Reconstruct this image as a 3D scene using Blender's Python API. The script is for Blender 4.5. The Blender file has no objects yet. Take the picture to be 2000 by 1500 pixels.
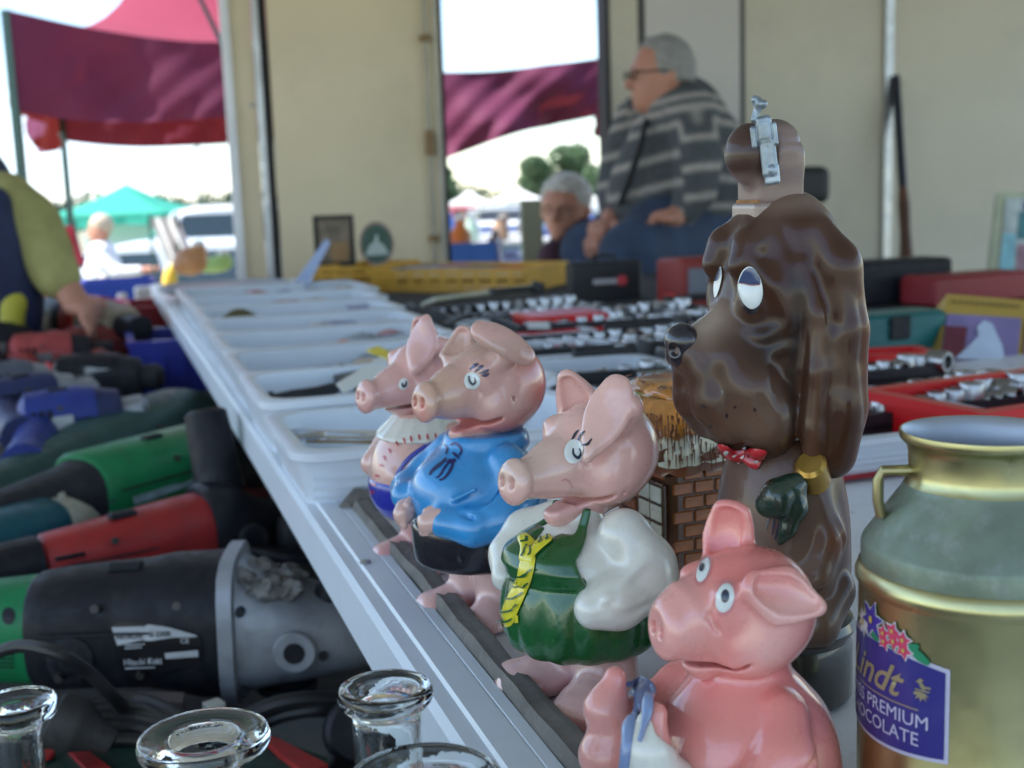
import bpy, math, random
import numpy as np
from mathutils import Vector, Matrix
from mathutils.bvhtree import BVHTree
random.seed(7); np.random.seed(7)
rad = math.radians
scn = bpy.context.scene
C = scn.collection
# ---------------------------------------------------------------- camera
FPX, CX, CY = 2350.0, 1000.0, 750.0          # lens in pixels of the 2000 px wide photograph
PITCH, ROLL, EYE = math.atan(365 / FPX), rad(2.0), 1.5
_f = Vector((0, math.cos(PITCH), -math.sin(PITCH))); _r = Vector((1, 0, 0)); _u = _r.cross(_f)
_R = _r * math.cos(ROLL) - _u * math.sin(ROLL); _U = _u * math.cos(ROLL) + _r * math.sin(ROLL)
cam = bpy.data.cameras.new('camera'); camo = bpy.data.objects.new('camera', cam); C.objects.link(camo)
camo.matrix_world = Matrix(((_R.x, _U.x, -_f.x, 0), (_R.y, _U.y, -_f.y, 0), (_R.z, _U.z, -_f.z, EYE), (0, 0, 0, 1)))
cam.sensor_width = 36; cam.lens = 36 * FPX / 2000; cam.clip_start = .02; cam.clip_end = 3000
cam.dof.use_dof = True; cam.dof.focus_distance = 0.575; cam.dof.aperture_fstop = 11.0
scn.camera = camo
# ---------------------------------------------------------------- world, sun, exposure
SUN_EL, SUN_AZ = rad(52), rad(-105)            # azimuth measured from +Y towards +X
w = bpy.data.worlds.new('World'); scn.world = w; w.use_nodes = True
nt = w.node_tree; bg = nt.nodes['Background']
sky = nt.nodes.new('ShaderNodeTexSky'); sky.sky_type = 'NISHITA'; sky.sun_disc = False
sky.sun_elevation = SUN_EL; sky.sun_rotation = SUN_AZ; sky.altitude = 50; sky.air_density = 1.0; sky.dust_density = .3; sky.ozone_density = 1.8
tcw = nt.nodes.new('ShaderNodeTexCoord'); mpw = nt.nodes.new('ShaderNodeMapping'); mpw.inputs['Scale'].default_value = (1.2, 1.2, 5)
nzw = nt.nodes.new('ShaderNodeTexNoise'); nzw.inputs['Scale'].default_value = 2.3; nzw.inputs['Detail'].default_value = 7
rpw = nt.nodes.new('ShaderNodeValToRGB'); rpw.color_ramp.elements[0].position = .48; rpw.color_ramp.elements[1].position = .85
mxw = nt.nodes.new('ShaderNodeMix'); mxw.data_type = 'RGBA'; mxw.inputs[7].default_value = (5.5, 7.0, 8.8, 1)
nt.links.new(tcw.outputs['Generated'], mpw.inputs[0]); nt.links.new(mpw.outputs[0], nzw.inputs['Vector']); nt.links.new(nzw.outputs['Fac'], rpw.inputs[0])
nt.links.new(rpw.outputs[0], mxw.inputs[0]); nt.links.new(sky.outputs[0], mxw.inputs[6]); nt.links.new(mxw.outputs[2], bg.inputs[0])
bg.inputs[1].default_value = 0.12
sl = bpy.data.lights.new('sun', 'SUN'); sl.energy = 4.0; sl.angle = rad(.6); sl.color = (1, .95, .86)
so = bpy.data.objects.new('sun', sl); C.objects.link(so)
sd = Vector((math.sin(SUN_AZ) * math.cos(SUN_EL), math.cos(SUN_AZ) * math.cos(SUN_EL), math.sin(SUN_EL)))
so.rotation_euler = sd.to_track_quat('Z', 'Y').to_euler(); so.location = sd * 30
vs = scn.view_settings; vs.view_transform = 'Standard'; vs.look = 'None'; vs.gamma = 1; vs.use_curve_mapping = False
vs.exposure = 1.5
scn.cycles.max_bounces = 10; scn.cycles.transparent_max_bounces = 12; scn.cycles.use_denoising = True
# ---------------------------------------------------------------- measuring the photograph
def at(px, py, z):
    """the point of height z seen at a pixel"""
    d = _f + _R * ((px - CX) / FPX) - _U * ((py - CY) / FPX); t = (z - EYE) / d.z
    return Vector((0, 0, EYE)) + d * t
def atd(px, py, dist):
    return Vector((0, 0, EYE)) + (_f + _R * ((px - CX) / FPX) - _U * ((py - CY) / FPX)) * dist
def aty(px, py, y):
    d = _f + _R * ((px - CX) / FPX) - _U * ((py - CY) / FPX); return Vector((0, 0, EYE)) + d * (y / d.y)
T = 1.25                                      # height of the white counter
EA = Vector((-.313, .9497, 0)); NA = Vector((.9497, .313, 0))    # along the counter, across it
EANG = math.atan2(NA.y, NA.x)
# ---------------------------------------------------------------- materials
def mat(name, col, rough=.5, metal=0.0, coat=0.0, var=.12, vscale=8.0, bump=0.0, bscale=60.0, vcol=False, trans=0.0, ior=1.5, spec=.5, dirt=0.0, dirtcol=(.12, .1, .08), sss=0.0, emit=None, rvar=0.0, coatr=.04, tex='Object'):
    m = bpy.data.materials.new(name); m.use_nodes = True; n = m.node_tree.nodes; L = m.node_tree.links
    b = n['Principled BSDF']; b.inputs['Roughness'].default_value = rough; b.inputs['Metallic'].default_value = metal
    b.inputs['Coat Weight'].default_value = coat; b.inputs['Coat Roughness'].default_value = coatr
    b.inputs['Transmission Weight'].default_value = trans; b.inputs['IOR'].default_value = ior; b.inputs['Specular IOR Level'].default_value = spec
    if sss: b.inputs['Subsurface Weight'].default_value = sss; b.inputs['Subsurface Radius'].default_value = (1, .5, .3); b.inputs['Subsurface Scale'].default_value = .003
    tc = n.new('ShaderNodeTexCoord')
    nz = n.new('ShaderNodeTexNoise'); nz.inputs['Scale'].default_value = vscale; nz.inputs['Detail'].default_value = 5; L.new(tc.outputs[tex], nz.inputs['Vector'])
    hs = n.new('ShaderNodeHueSaturation')
    mr = n.new('ShaderNodeMapRange'); mr.inputs[1].default_value = .3; mr.inputs[2].default_value = .7; mr.inputs[3].default_value = 1 - var; mr.inputs[4].default_value = 1 + var
    L.new(nz.outputs['Fac'], mr.inputs[0]); L.new(mr.outputs[0], hs.inputs['Value'])
    if vcol:
        a = n.new('ShaderNodeAttribute'); a.attribute_name = 'Col'; L.new(a.outputs['Color'], hs.inputs['Color'])
    else: hs.inputs['Color'].default_value = (*col, 1)
    out = hs.outputs[0]
    if dirt:
        n2 = n.new('ShaderNodeTexNoise'); n2.inputs['Scale'].default_value = vscale * 1.7; n2.inputs['Detail'].default_value = 9; n2.inputs['Roughness'].default_value = .7; L.new(tc.outputs[tex], n2.inputs['Vector'])
        r2 = n.new('ShaderNodeMapRange'); r2.inputs[1].default_value = .5; r2.inputs[2].default_value = .75; r2.inputs[4].default_value = dirt; L.new(n2.outputs['Fac'], r2.inputs[0])
        mx = n.new('ShaderNodeMix'); mx.data_type = 'RGBA'; L.new(r2.outputs[0], mx.inputs[0]); L.new(out, mx.inputs[6]); mx.inputs[7].default_value = (*dirtcol, 1); out = mx.outputs[2]
    L.new(out, b.inputs['Base Color'])
    if rvar:
        r3 = n.new('ShaderNodeMapRange'); r3.inputs[1].default_value = .3; r3.inputs[2].default_value = .7; r3.inputs[3].default_value = max(0, rough - rvar); r3.inputs[4].default_value = rough + rvar
        n3 = n.new('ShaderNodeTexNoise'); n3.inputs['Scale'].default_value = vscale * 3; n3.inputs['Detail'].default_value = 6; L.new(tc.outputs[tex], n3.inputs['Vector']); L.new(n3.outputs['Fac'], r3.inputs[0]); L.new(r3.outputs[0], b.inputs['Roughness'])
    if bump:
        nb = n.new('ShaderNodeTexNoise'); nb.inputs['Scale'].default_value = bscale; nb.inputs['Detail'].default_value = 4; L.new(tc.outputs[tex], nb.inputs['Vector'])
        bp = n.new('ShaderNodeBump'); bp.inputs['Strength'].default_value = bump; bp.inputs['Distance'].default_value = .3 / bscale; L.new(nb.outputs['Fac'], bp.inputs['Height']); L.new(bp.outputs[0], b.inputs['Normal'])
    if emit: b.inputs['Emission Color'].default_value = (*emit, 1); b.inputs['Emission Strength'].default_value = 1
    return m
_mc = {}
def M(key, *a, **k):
    if key not in _mc: _mc[key] = bpy.data.materials.get(key) or mat(key, *a, **k)
    return _mc[key]
# ---------------------------------------------------------------- objects
def tag(o, label=None, cat=None, group=None, kind=None):
    if label: o['label'] = label
    if cat: o['category'] = cat
    if group: o['group'] = group
    if kind: o['kind'] = kind
    return o
def thing(name, label, cat, loc=(0, 0, 0), rz=0.0, group=None, rot=None):
    o = bpy.data.objects.new(name, None); C.objects.link(o); o.empty_display_size = .02
    o.location = loc; o.rotation_euler = rot if rot else (0, 0, rz)
    return tag(o, label, cat, group)
def mk(name, verts, faces, m, parent=None, smooth=False, cols=None, mats=None, fmat=None, autos=None):
    me = bpy.data.meshes.new(name); me.from_pydata([tuple(map(float, v)) for v in verts] if not isinstance(verts, np.ndarray) else verts.tolist(), [], faces if isinstance(faces, list) else faces.tolist())
    if mats:
        for q in mats: me.materials.append(q)
        if fmat is not None: me.polygons.foreach_set('material_index', list(fmat))
    elif m: me.materials.append(m)
    if smooth: me.polygons.foreach_set('use_smooth', [True] * len(me.polygons))
    if autos and hasattr(me, 'set_sharp_from_angle'): me.set_sharp_from_angle(angle=rad(autos))
    if cols is not None:
        ca = me.color_attributes.new('Col', 'FLOAT_COLOR', 'POINT')
        c4 = np.ones((len(me.vertices), 4), np.float32); c4[:, :3] = cols; ca.data.foreach_set('color', c4.ravel())
    me.update()
    o = bpy.data.objects.new(name, me); C.objects.link(o)
    if parent: o.parent = parent
    return o
class MB:
    """collects simple shapes for ONE mesh"""
    def __init__(s, tf=None): s.v = []; s.f = []; s.tf = tf; s.fm = []; s.cur = 0
    def add(s, vs, fs, tf=None):
        b = len(s.v)
        for v in vs:
            v = Vector(v)
            if tf is not None: v = tf @ v
            if s.tf is not None: v = s.tf @ v
            s.v.append(v)
        s.f += [[b + i for i in f] for f in fs]; s.fm += [s.cur] * len(fs); return s
    def box(s, c, d, tf=None, bev=0.0):
        x, y, z = d[0] / 2, d[1] / 2, d[2] / 2
        if not bev:
            vs = [(c[0] + i * x, c[1] + j * y, c[2] + k * z) for k in (-1, 1) for j in (-1, 1) for i in (-1, 1)]
            return s.add(vs, [[0, 2, 3, 1], [4, 5, 7, 6], [0, 1, 5, 4], [2, 6, 7, 3], [0, 4, 6, 2], [1, 3, 7, 5]], tf)
        e = bev; rings = []
        for (zz, ii) in ((-z, e), (-z + e, 0), (z - e, 0), (z, e)):
            X, Y = x - ii, y - ii; q = e
            rings.append([(c[0] + a, c[1] + b_, c[2] + zz) for a, b_ in ((X, -Y + q), (X, Y - q), (X - q, Y), (-X + q, Y), (-X, Y - q), (-X, -Y + q), (-X + q, -Y), (X - q, -Y))])
        return s.loft(rings, True, tf=tf)
    def loft(s, rings, caps=True, closed=True, tf=None):
        n = len(rings[0]); vs = [p for r in rings for p in r]; fs = []
        for i in range(len(rings) - 1):
            for j in range(n if closed else n - 1):
                k = (j + 1) % n; fs.append([i * n + j, i * n + k, (i + 1) * n + k, (i + 1) * n + j])
        if caps: fs.append(list(range(n))[::-1]); fs.append([(len(rings) - 1) * n + j for j in range(n)])
        return s.add(vs, fs, tf)
    def lathe(s, prof, n=32, c=(0, 0, 0), tf=None, caps=True):
        rings = [[(c[0] + r * math.cos(2 * math.pi * k / n), c[1] + r * math.sin(2 * math.pi * k / n), c[2] + z) for k in range(n)] for r, z in prof]
        return s.loft(rings, caps, tf=tf)
    def tube(s, pts, r, n=10, caps=True, tf=None, flat=None):
        pts = [Vector(p) for p in pts]; rings = []; up = None
        for i, p in enumerate(pts):
            t = (pts[min(i + 1, len(pts) - 1)] - pts[max(i - 1, 0)]).normalized()
            if up is None:
                up = Vector((0, 0, 1)) if abs(t.z) < .95 else Vector((1, 0, 0))
            a = t.cross(up)
            if a.length < 1e-6: a = t.orthogonal()
            a.normalize(); up = a.cross(t).normalized(); rr = r[i] if hasattr(r, '__len__') else r; fl = flat or 1
            rings.append([p + a * (rr * math.cos(2 * math.pi * k / n)) + up * (rr * fl * math.sin(2 * math.pi * k / n)) for k in range(n)])
        return s.loft(rings, caps, tf=tf)
    def cyl(s, a, b, r, r2=None, n=20, tf=None, bev=0):
        a, b = Vector(a), Vector(b)
        if bev:
            t = (b - a).normalized() * bev; q = r2 or r
            return s.tube([a, a + t * .999, b - t, b], [r - bev, r, q, q - bev], n, True, tf)
        return s.tube([a, b], [r, r if r2 is None else r2], n, True, tf)
    def prism(s, outline, depth, axis=1, tf=None, bev=0, c=0):
        """outline in the plane across axis, extruded +-depth/2"""
        def P3(p, d):
            return {0: (c + d, p[0], p[1]), 1: (p[0], c + d, p[1]), 2: (p[0], p[1], c + d)}[axis]
        h = depth / 2
        if not bev: return s.loft([[P3(p, -h) for p in outline], [P3(p, h) for p in outline]], True, tf=tf)
        cx = sum(p[0] for p in outline) / len(outline); cy = sum(p[1] for p in outline) / len(outline)
        n = len(outline); ins = []
        for i, p in enumerate(outline):
            a = Vector(outline[i - 1]); b = Vector(p); d = Vector(outline[(i + 1) % n]); t = ((b - a).normalized() + (d - b).normalized())
            if t.length < 1e-6: t = d - b
            t.normalize(); nn = Vector((-t.y, t.x))
            if (nn.x * (cx - p[0]) + nn.y * (cy - p[1])) < 0: nn = -nn
            ins.append((p[0] + nn.x * bev, p[1] + nn.y * bev))
        return s.loft([[P3(p, -h) for p in ins], [P3(p, -h + bev) for p in outline], [P3(p, h - bev) for p in outline], [P3(p, h) for p in ins]], True, tf=tf)
    def sheet(s, fn, nu, nv, tf=None):
        vs = [fn(i / nu, j / nv) for j in range(nv + 1) for i in range(nu + 1)]
        fs = [[j * (nu + 1) + i, j * (nu + 1) + i + 1, (j + 1) * (nu + 1) + i + 1, (j + 1) * (nu + 1) + i] for j in range(nv) for i in range(nu)]
        return s.add(vs, fs, tf)
    def build(s, name, m, parent=None, smooth=False, autos=35, mats=None, cols=None):
        return mk(name, s.v, s.f, m, parent, smooth, mats=mats, fmat=s.fm if mats else None, autos=autos if smooth else None, cols=cols)
def copy_tree(o, parent=None):
    c = o.copy(); C.objects.link(c)
    if parent: c.parent = parent
    for ch in list(o.children): copy_tree(ch, c)
    return c
def grid_fn(o, fn):
    """move every vertex of an object's mesh"""
    for v in o.data.vertices: v.co = fn(v.co)
def TR(loc=(0, 0, 0), rz=0, ry=0, rx=0, s=1.0):
    return Matrix.Translation(loc) @ Matrix.Rotation(rz, 4, 'Z') @ Matrix.Rotation(ry, 4, 'Y') @ Matrix.Rotation(rx, 4, 'X') @ Matrix.Scale(s, 4)
def text_mesh(txt, size, m, name, parent=None, bold=0.0, shear=0.0, align='CENTER', ext=0.0, spacing=1.0):
    cu = bpy.data.curves.new('txt', 'FONT'); cu.body = txt; cu.size = size; cu.align_x = align; cu.align_y = 'CENTER'; cu.offset = bold; cu.shear = shear; cu.resolution_u = 3; cu.extrude = ext; cu.space_character = spacing
    t = bpy.data.objects.new('txt', cu); C.objects.link(t)
    bpy.context.view_layer.update()
    me = bpy.data.meshes.new_from_object(t.evaluated_get(bpy.context.evaluated_depsgraph_get())); bpy.data.objects.remove(t); bpy.data.curves.remove(cu)
    me.materials.clear(); me.materials.append(m)
    o = bpy.data.objects.new(name, me); C.objects.link(o)
    if parent: o.parent = parent
    return o
# ---------------------------------------------------------------- sculpting with distance fields
class SDF:
    """a field sampled on a grid (any unit; scaled when meshed)"""
    def __init__(s, lo, hi, h):
        s.lo = np.array(lo, np.float32); s.h = h; s.n = [int(math.ceil((b - a) / h)) + 1 for a, b in zip(lo, hi)]
        s.g = np.full(s.n, 1e3, np.float32); s.ax = [s.lo[i] + h * np.arange(s.n[i], dtype=np.float32) for i in range(3)]
    def sl(s, lo, hi, pad):
        o = []
        for i in range(3):
            a = int(max(0, math.floor((lo[i] - pad - s.lo[i]) / s.h))); b = int(min(s.n[i], math.ceil((hi[i] + pad - s.lo[i]) / s.h) + 1)); o.append(slice(a, max(a, b)))
        return tuple(o)
    def pts(s, q): return np.ix_(*[s.ax[i][q[i]] for i in range(3)])
    def _c(s, q, d, k, op):
        a = s.g[q]
        if a.size == 0: return s
        d = np.broadcast_to(d, a.shape).astype(np.float32)
        if op == 'u':
            if k > 0:
                hh = np.clip(.5 + .5 * (a - d) / k, 0, 1); s.g[q] = a + (d - a) * hh - k * hh * (1 - hh)
            else: s.g[q] = np.minimum(a, d)
        elif op == 's':
            d = -d
            if k > 0:
                hh = np.clip(.5 - .5 * (a - d) / k, 0, 1); s.g[q] = a + (d - a) * hh + k * hh * (1 - hh)
            else: s.g[q] = np.maximum(a, d)
        return s
    def ell(s, c, r, k=0, rot=None, op='u'):
        R = np.eye(3) if rot is None else np.array(rot.to_3x3() if hasattr(rot, 'to_3x3') else rot)
        ext = np.sqrt((R ** 2) @ (np.array(r) ** 2)); q = s.sl(np.array(c) - ext, np.array(c) + ext, k + 3 * s.h)
        X, Y, Z = s.pts(q); X = X - c[0]; Y = Y - c[1]; Z = Z - c[2]
        if rot is None: x, y, z = X, Y, Z
        else:
            x = R[0, 0] * X + R[1, 0] * Y + R[2, 0] * Z; y = R[0, 1] * X + R[1, 1] * Y + R[2, 1] * Z; z = R[0, 2] * X + R[1, 2] * Y + R[2, 2] * Z
        k0 = np.sqrt((x / r[0]) ** 2 + (y / r[1]) ** 2 + (z / r[2]) ** 2); k1 = np.sqrt((x / r[0] ** 2) ** 2 + (y / r[1] ** 2) ** 2 + (z / r[2] ** 2) ** 2) + 1e-9
        return s._c(q, np.where(k0 < 1e-3, -min(r), k0 * (k0 - 1) / k1), k, op)
    def cone(s, a, b, ra, rb, k=0, op='u', sq=None):
        """tapered capsule"""
        a = np.array(a, float); b = np.array(b, float); rm = max(ra, rb)
        q = s.sl(np.minimum(a, b) - rm, np.maximum(a, b) + rm, k + 3 * s.h); X, Y, Z = s.pts(q)
        X = X - a[0]; Y = Y - a[1]; Z = Z - a[2]; d = b - a; L2 = max(float(d @ d), 1e-9)
        t = np.clip((X * d[0] + Y * d[1] + Z * d[2]) / L2, 0, 1)
        D = np.sqrt((X - t * d[0]) ** 2 + (Y - t * d[1]) ** 2 + (Z - t * d[2]) ** 2) - (ra + (rb - ra) * t)
        return s._c(q, D, k, op)
    def chain(s, P, R, k=0, op='u', k0=None):
        for i in range(len(P) - 1): s.cone(P[i], P[i + 1], R[i], R[i + 1], (k0 if (i == 0 and k0 is not None) else k), op)
        return s
    def box(s, c, hd, rr=0, k=0, op='u', rot=None):
        R = np.eye(3) if rot is None else np.array(rot.to_3x3()); ext = np.abs(R) @ np.array(hd)
        q = s.sl(np.array(c) - ext, np.array(c) + ext, k + 3 * s.h); X, Y, Z = s.pts(q); X = X - c[0]; Y = Y - c[1]; Z = Z - c[2]
        x = R[0, 0] * X + R[1, 0] * Y + R[2, 0] * Z; y = R[0, 1] * X + R[1, 1] * Y + R[2, 1] * Z; z = R[0, 2] * X + R[1, 2] * Y + R[2, 2] * Z
        x = np.abs(x) - hd[0] + rr; y = np.abs(y) - hd[1] + rr; z = np.abs(z) - hd[2] + rr
        D = np.sqrt(np.maximum(x, 0) ** 2 + np.maximum(y, 0) ** 2 + np.maximum(z, 0) ** 2) + np.minimum(np.maximum(x, np.maximum(y, z)), 0) - rr
        return s._c(q, D, k, op)
    def prof(s, pts, k=0, op='u', c=(0, 0), sq=1.0, pleat=None):
        """solid of revolution about z through c; pts = (z, radius) list; sq scales y"""
        if len(pts) > 3:                         # round the profile with a spline
            q_ = []
            for i in range(len(pts) - 1):
                p0, p1, p2, p3 = [np.array(pts[max(0, min(len(pts) - 1, j))], float) for j in (i - 1, i, i + 1, i + 2)]
                for u in (0, .2, .4, .6, .8): q_.append(.5 * ((2 * p1) + (p2 - p0) * u + (2 * p0 - 5 * p1 + 4 * p2 - p3) * u * u + (3 * p1 - p0 - 3 * p2 + p3) * u ** 3))
            pts = [tuple(p) for p in q_] + [pts[-1]]
        zz = [p[0] for p in pts]; rr = [p[1] for p in pts]; rm = max(rr)
        q = s.sl((c[0] - rm * 1.2, c[1] - rm * 1.2, zz[0]), (c[0] + rm * 1.2, c[1] + rm * 1.2, zz[-1]), k + 3 * s.h); X, Y, Z = s.pts(q)
        X = X - c[0]; Y = (Y - c[1]) / sq; R = np.interp(Z, zz, rr); rho = np.sqrt(X * X + Y * Y)
        D = rho - R
        if pleat: D = D + pleat(np.arctan2(Y, X), Z, X, Y)
        D = np.maximum(D * .9, np.maximum(zz[0] - Z, Z - zz[-1]))
        return s._c(q, D, k, op)
    def disp(s, fn):
        """add a displacement near the surface"""
        X, Y, Z = np.ix_(*s.ax); s.g = s.g + fn(X, Y, Z).astype(np.float32); return s
    def inter(s, other_g): s.g = np.maximum(s.g, other_g); return s
    def offset(s, o): s.g = s.g + o; return s
    def blur(s, n=1):
        for _ in range(n):
            for ax in range(3):
                a = s.g; b = a.copy(); sla = [slice(None)] * 3; slb = [slice(None)] * 3; slc = [slice(None)] * 3
                sla[ax] = slice(1, -1); slb[ax] = slice(0, -2); slc[ax] = slice(2, None)
                b[tuple(sla)] = .5 * a[tuple(sla)] + .25 * (a[tuple(slb)] + a[tuple(slc)]); s.g = b
        return s
    def mesh(s):
        g = np.clip(s.g, -4 * s.h, 4 * s.h); g = np.pad(g, 1, constant_values=4 * s.h); ins = g < 0; nx, ny, nz = g.shape
        # surface nets
        c = np.zeros((nx - 1, ny - 1, nz - 1), np.int8)
        for i in (0, 1):
            for j in (0, 1):
                for k in (0, 1): c += ins[i:nx - 1 + i, j:ny - 1 + j, k:nz - 1 + k]
        act = np.argwhere((c > 0) & (c < 8)); idx = np.full(c.shape, -1, np.int64); idx[act[:, 0], act[:, 1], act[:, 2]] = np.arange(len(act))
        pos = np.zeros((len(act), 3)); cnt = np.zeros(len(act)); co = [(i, j, k) for i in (0, 1) for j in (0, 1) for k in (0, 1)]
        for A in range(8):
            for B in range(A + 1, 8):
                a, b = np.array(co[A]), np.array(co[B])
                if abs(a - b).sum() != 1: continue
                ga = g[act[:, 0] + a[0], act[:, 1] + a[1], act[:, 2] + a[2]]; gb = g[act[:, 0] + b[0], act[:, 1] + b[1], act[:, 2] + b[2]]
                m = (ga < 0) != (gb < 0); t = np.where(m, ga / np.where(m, ga - gb, 1), 0)
                pos += m[:, None] * (a + t[:, None] * (b - a)); cnt += m
        pos = (act + pos / np.maximum(cnt, 1)[:, None] - 1) * s.h + s.lo
        F = []
        for ax in range(3):
            o1, o2 = (ax + 1) % 3, (ax + 2) % 3; sa = [slice(None)] * 3; sb = [slice(None)] * 3; sa[ax] = slice(0, -1); sb[ax] = slice(1, None)
            A = ins[tuple(sa)]; B = ins[tuple(sb)]; e = np.argwhere(A != B); sgn = A[e[:, 0], e[:, 1], e[:, 2]]
            e1 = e.copy(); e1[:, o1] -= 1; e2 = e.copy(); e2[:, o2] -= 1; e3 = e1.copy(); e3[:, o2] -= 1
            q = np.stack([idx[tuple(x.T)] for x in (e, e1, e3, e2)], 1); q[~sgn] = q[~sgn][:, ::-1]; F.append(q)
        return pos, np.concatenate(F)
    def build(s, name, m, parent=None, scale=.001, col=None, cols=None, relax=1):
        v, f = s.mesh()
        if relax:                                # a light smoothing that keeps the volume
            for lam in (.5, -.5) * relax:
                acc = np.zeros_like(v); n = np.zeros(len(v))
                for i in range(4):
                    a, b = f[:, i], f[:, (i + 1) % 4]
                    for d in range(3): acc[:, d] += np.bincount(a, v[b, d], len(v)) + np.bincount(b, v[a, d], len(v))
                    n += np.bincount(a, minlength=len(v)) + np.bincount(b, minlength=len(v))
                v = v + lam * (acc / np.maximum(n, 1)[:, None] - v)
        cl = cols(v) if cols else None
        o = fast_mesh(name, v * scale, f, m, parent, cl); o['_n'] = 1; del o['_n']
        return o
def fast_mesh(name, v, f, m, parent=None, cols=None, smooth=True):
    me = bpy.data.meshes.new(name); me.vertices.add(len(v)); me.vertices.foreach_set('co', np.asarray(v, np.float32).ravel())
    k = f.shape[1]; me.loops.add(f.size); me.loops.foreach_set('vertex_index', f.astype(np.int32).ravel()); me.polygons.add(len(f)); me.polygons.foreach_set('loop_start', np.arange(0, f.size, k, dtype=np.int32))
    me.update(calc_edges=True); me.polygons.foreach_set('use_smooth', np.full(len(f), smooth)); me.materials.append(m)
    if cols is not None:
        ca = me.color_attributes.new('Col', 'FLOAT_COLOR', 'POINT'); c4 = np.ones((len(v), 4), np.float32); c4[:, :3] = cols; ca.data.foreach_set('color', c4.ravel())
    me.validate(); o = bpy.data.objects.new(name, me); C.objects.link(o)
    if parent: o.parent = parent
    return o
def bvh_of(objs):
    v = []; f = []
    for o in objs:
        b = len(v); v += [x.co.copy() for x in o.data.vertices]; f += [[b + i for i in p.vertices] for p in o.data.polygons]
    return BVHTree.FromPolygons(v, f)
def stroke(bvh, pts, wd, origin, fwd, up, m, name, parent, off=.0003, n=24, scale=.001):
    """a painted ribbon: 2-D points (u right, v up) on the plane at origin, thrown along fwd onto the surface"""
    fwd = Vector(fwd).normalized(); up = Vector(up); rt = fwd.cross(up).normalized(); up = rt.cross(fwd)
    P = [Vector(p) for p in pts]; S = []
    seg = len(P) - 1
    for i in range(n + 1):                        # catmull-rom
        t = i / n * seg; k = min(int(t), seg - 1); u = t - k; p0, p1, p2, p3 = P[max(k - 1, 0)], P[k], P[k + 1], P[min(k + 2, seg)]
        S.append(.5 * ((2 * p1) + (p2 - p0) * u + (2 * p0 - 5 * p1 + 4 * p2 - p3) * u * u + (3 * p1 - p0 - 3 * p2 + p3) * u ** 3))
    vs = []; fs = []
    W = wd if hasattr(wd, '__len__') else [wd] * 2
    for i, p in enumerate(S):
        d = (S[min(i + 1, n)] - S[max(i - 1, 0)]); d = d.normalized() if d.length > 0 else Vector((1, 0)); nn = Vector((-d.y, d.x)); tt = i / n * (len(W) - 1); kk = min(int(tt), len(W) - 2); ww = W[kk] + (W[kk + 1] - W[kk]) * (tt - kk)
        for j in range(5):
            a = (j / 4 - .5) * ww; q = p + nn * a
            o = Vector(origin) + (rt * q.x + up * q.y) * scale
            h, hn, _, _ = bvh.ray_cast(o - fwd * .2, fwd)
            if h is None: h = o; hn = -fwd
            vs.append(h + hn * off - fwd * off * .3)
        if i:
            b = i * 5; fs += [[b - 5 + j, b + j, b + j + 1, b - 4 + j] for j in range(4)]
    return mk(name, vs, fs, m, parent, True)
def decal(bvh, outline, origin, fwd, up, m, name, parent, off=.0003, rings=6, scale=.001, thick=0.0):
    """a painted patch: filled outline thrown onto the surface"""
    fwd = Vector(fwd).normalized(); up = Vector(up); rt = fwd.cross(up).normalized(); up = rt.cross(fwd); n = len(outline); vs = []; fs = []
    cu = sum(p[0] for p in outline) / n; cv = sum(p[1] for p in outline) / n
    for r in range(rings + 1):
        s = r / rings
        for p in outline:
            q = (cu + (p[0] - cu) * s, cv + (p[1] - cv) * s); o = Vector(origin) + (rt * q[0] + up * q[1]) * scale
            h, hn, _, _ = bvh.ray_cast(o - fwd * .2, fwd)
            if h is None: h = o; hn = -fwd
            vs.append(h + hn * (off + thick * math.sqrt(max(0, 1 - s * s))))
            if r == 0: break
        if r == 1: fs += [[0, 1 + i, 1 + (i + 1) % n] for i in range(n)]
        elif r > 1:
            b = 1 + (r - 2) * n; fs += [[b + i, b + n + i, b + n + (i + 1) % n, b + (i + 1) % n] for i in range(n)]
    return mk(name, vs, fs, m, parent, True)
def oval(a, b, n=24, c=(0, 0), rot=0.0):
    return [(c[0] + a * math.cos(t) * math.cos(rot) - b * math.sin(t) * math.sin(rot), c[1] + a * math.cos(t) * math.sin(rot) + b * math.sin(t) * math.cos(rot)) for t in [2 * math.pi * i / n for i in range(n)]]
def ss(x, a, b): t = np.clip((x - a) / (b - a), 0, 1); return t * t * (3 - 2 * t)
def mixc(c, d, t): return c + (np.array(d) - c) * t[:, None]
def RX(a): return Matrix.Rotation(rad(a), 3, 'X')
def RY(a): return Matrix.Rotation(rad(a), 3, 'Y')
def RZ(a): return Matrix.Rotation(rad(a), 3, 'Z')
def ct(e, n, z=0.0): return Vector((EA.x * e + NA.x * n, EA.y * e + NA.y * n, T + z))
def en(p): return (p.dot(EA), p.dot(NA))
CTM = Matrix(((NA.x, EA.x, 0, 0), (NA.y, EA.y, 0, 0), (0, 0, 1, T), (0, 0, 0, 1)))     # local (n, e, z) -> world
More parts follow.
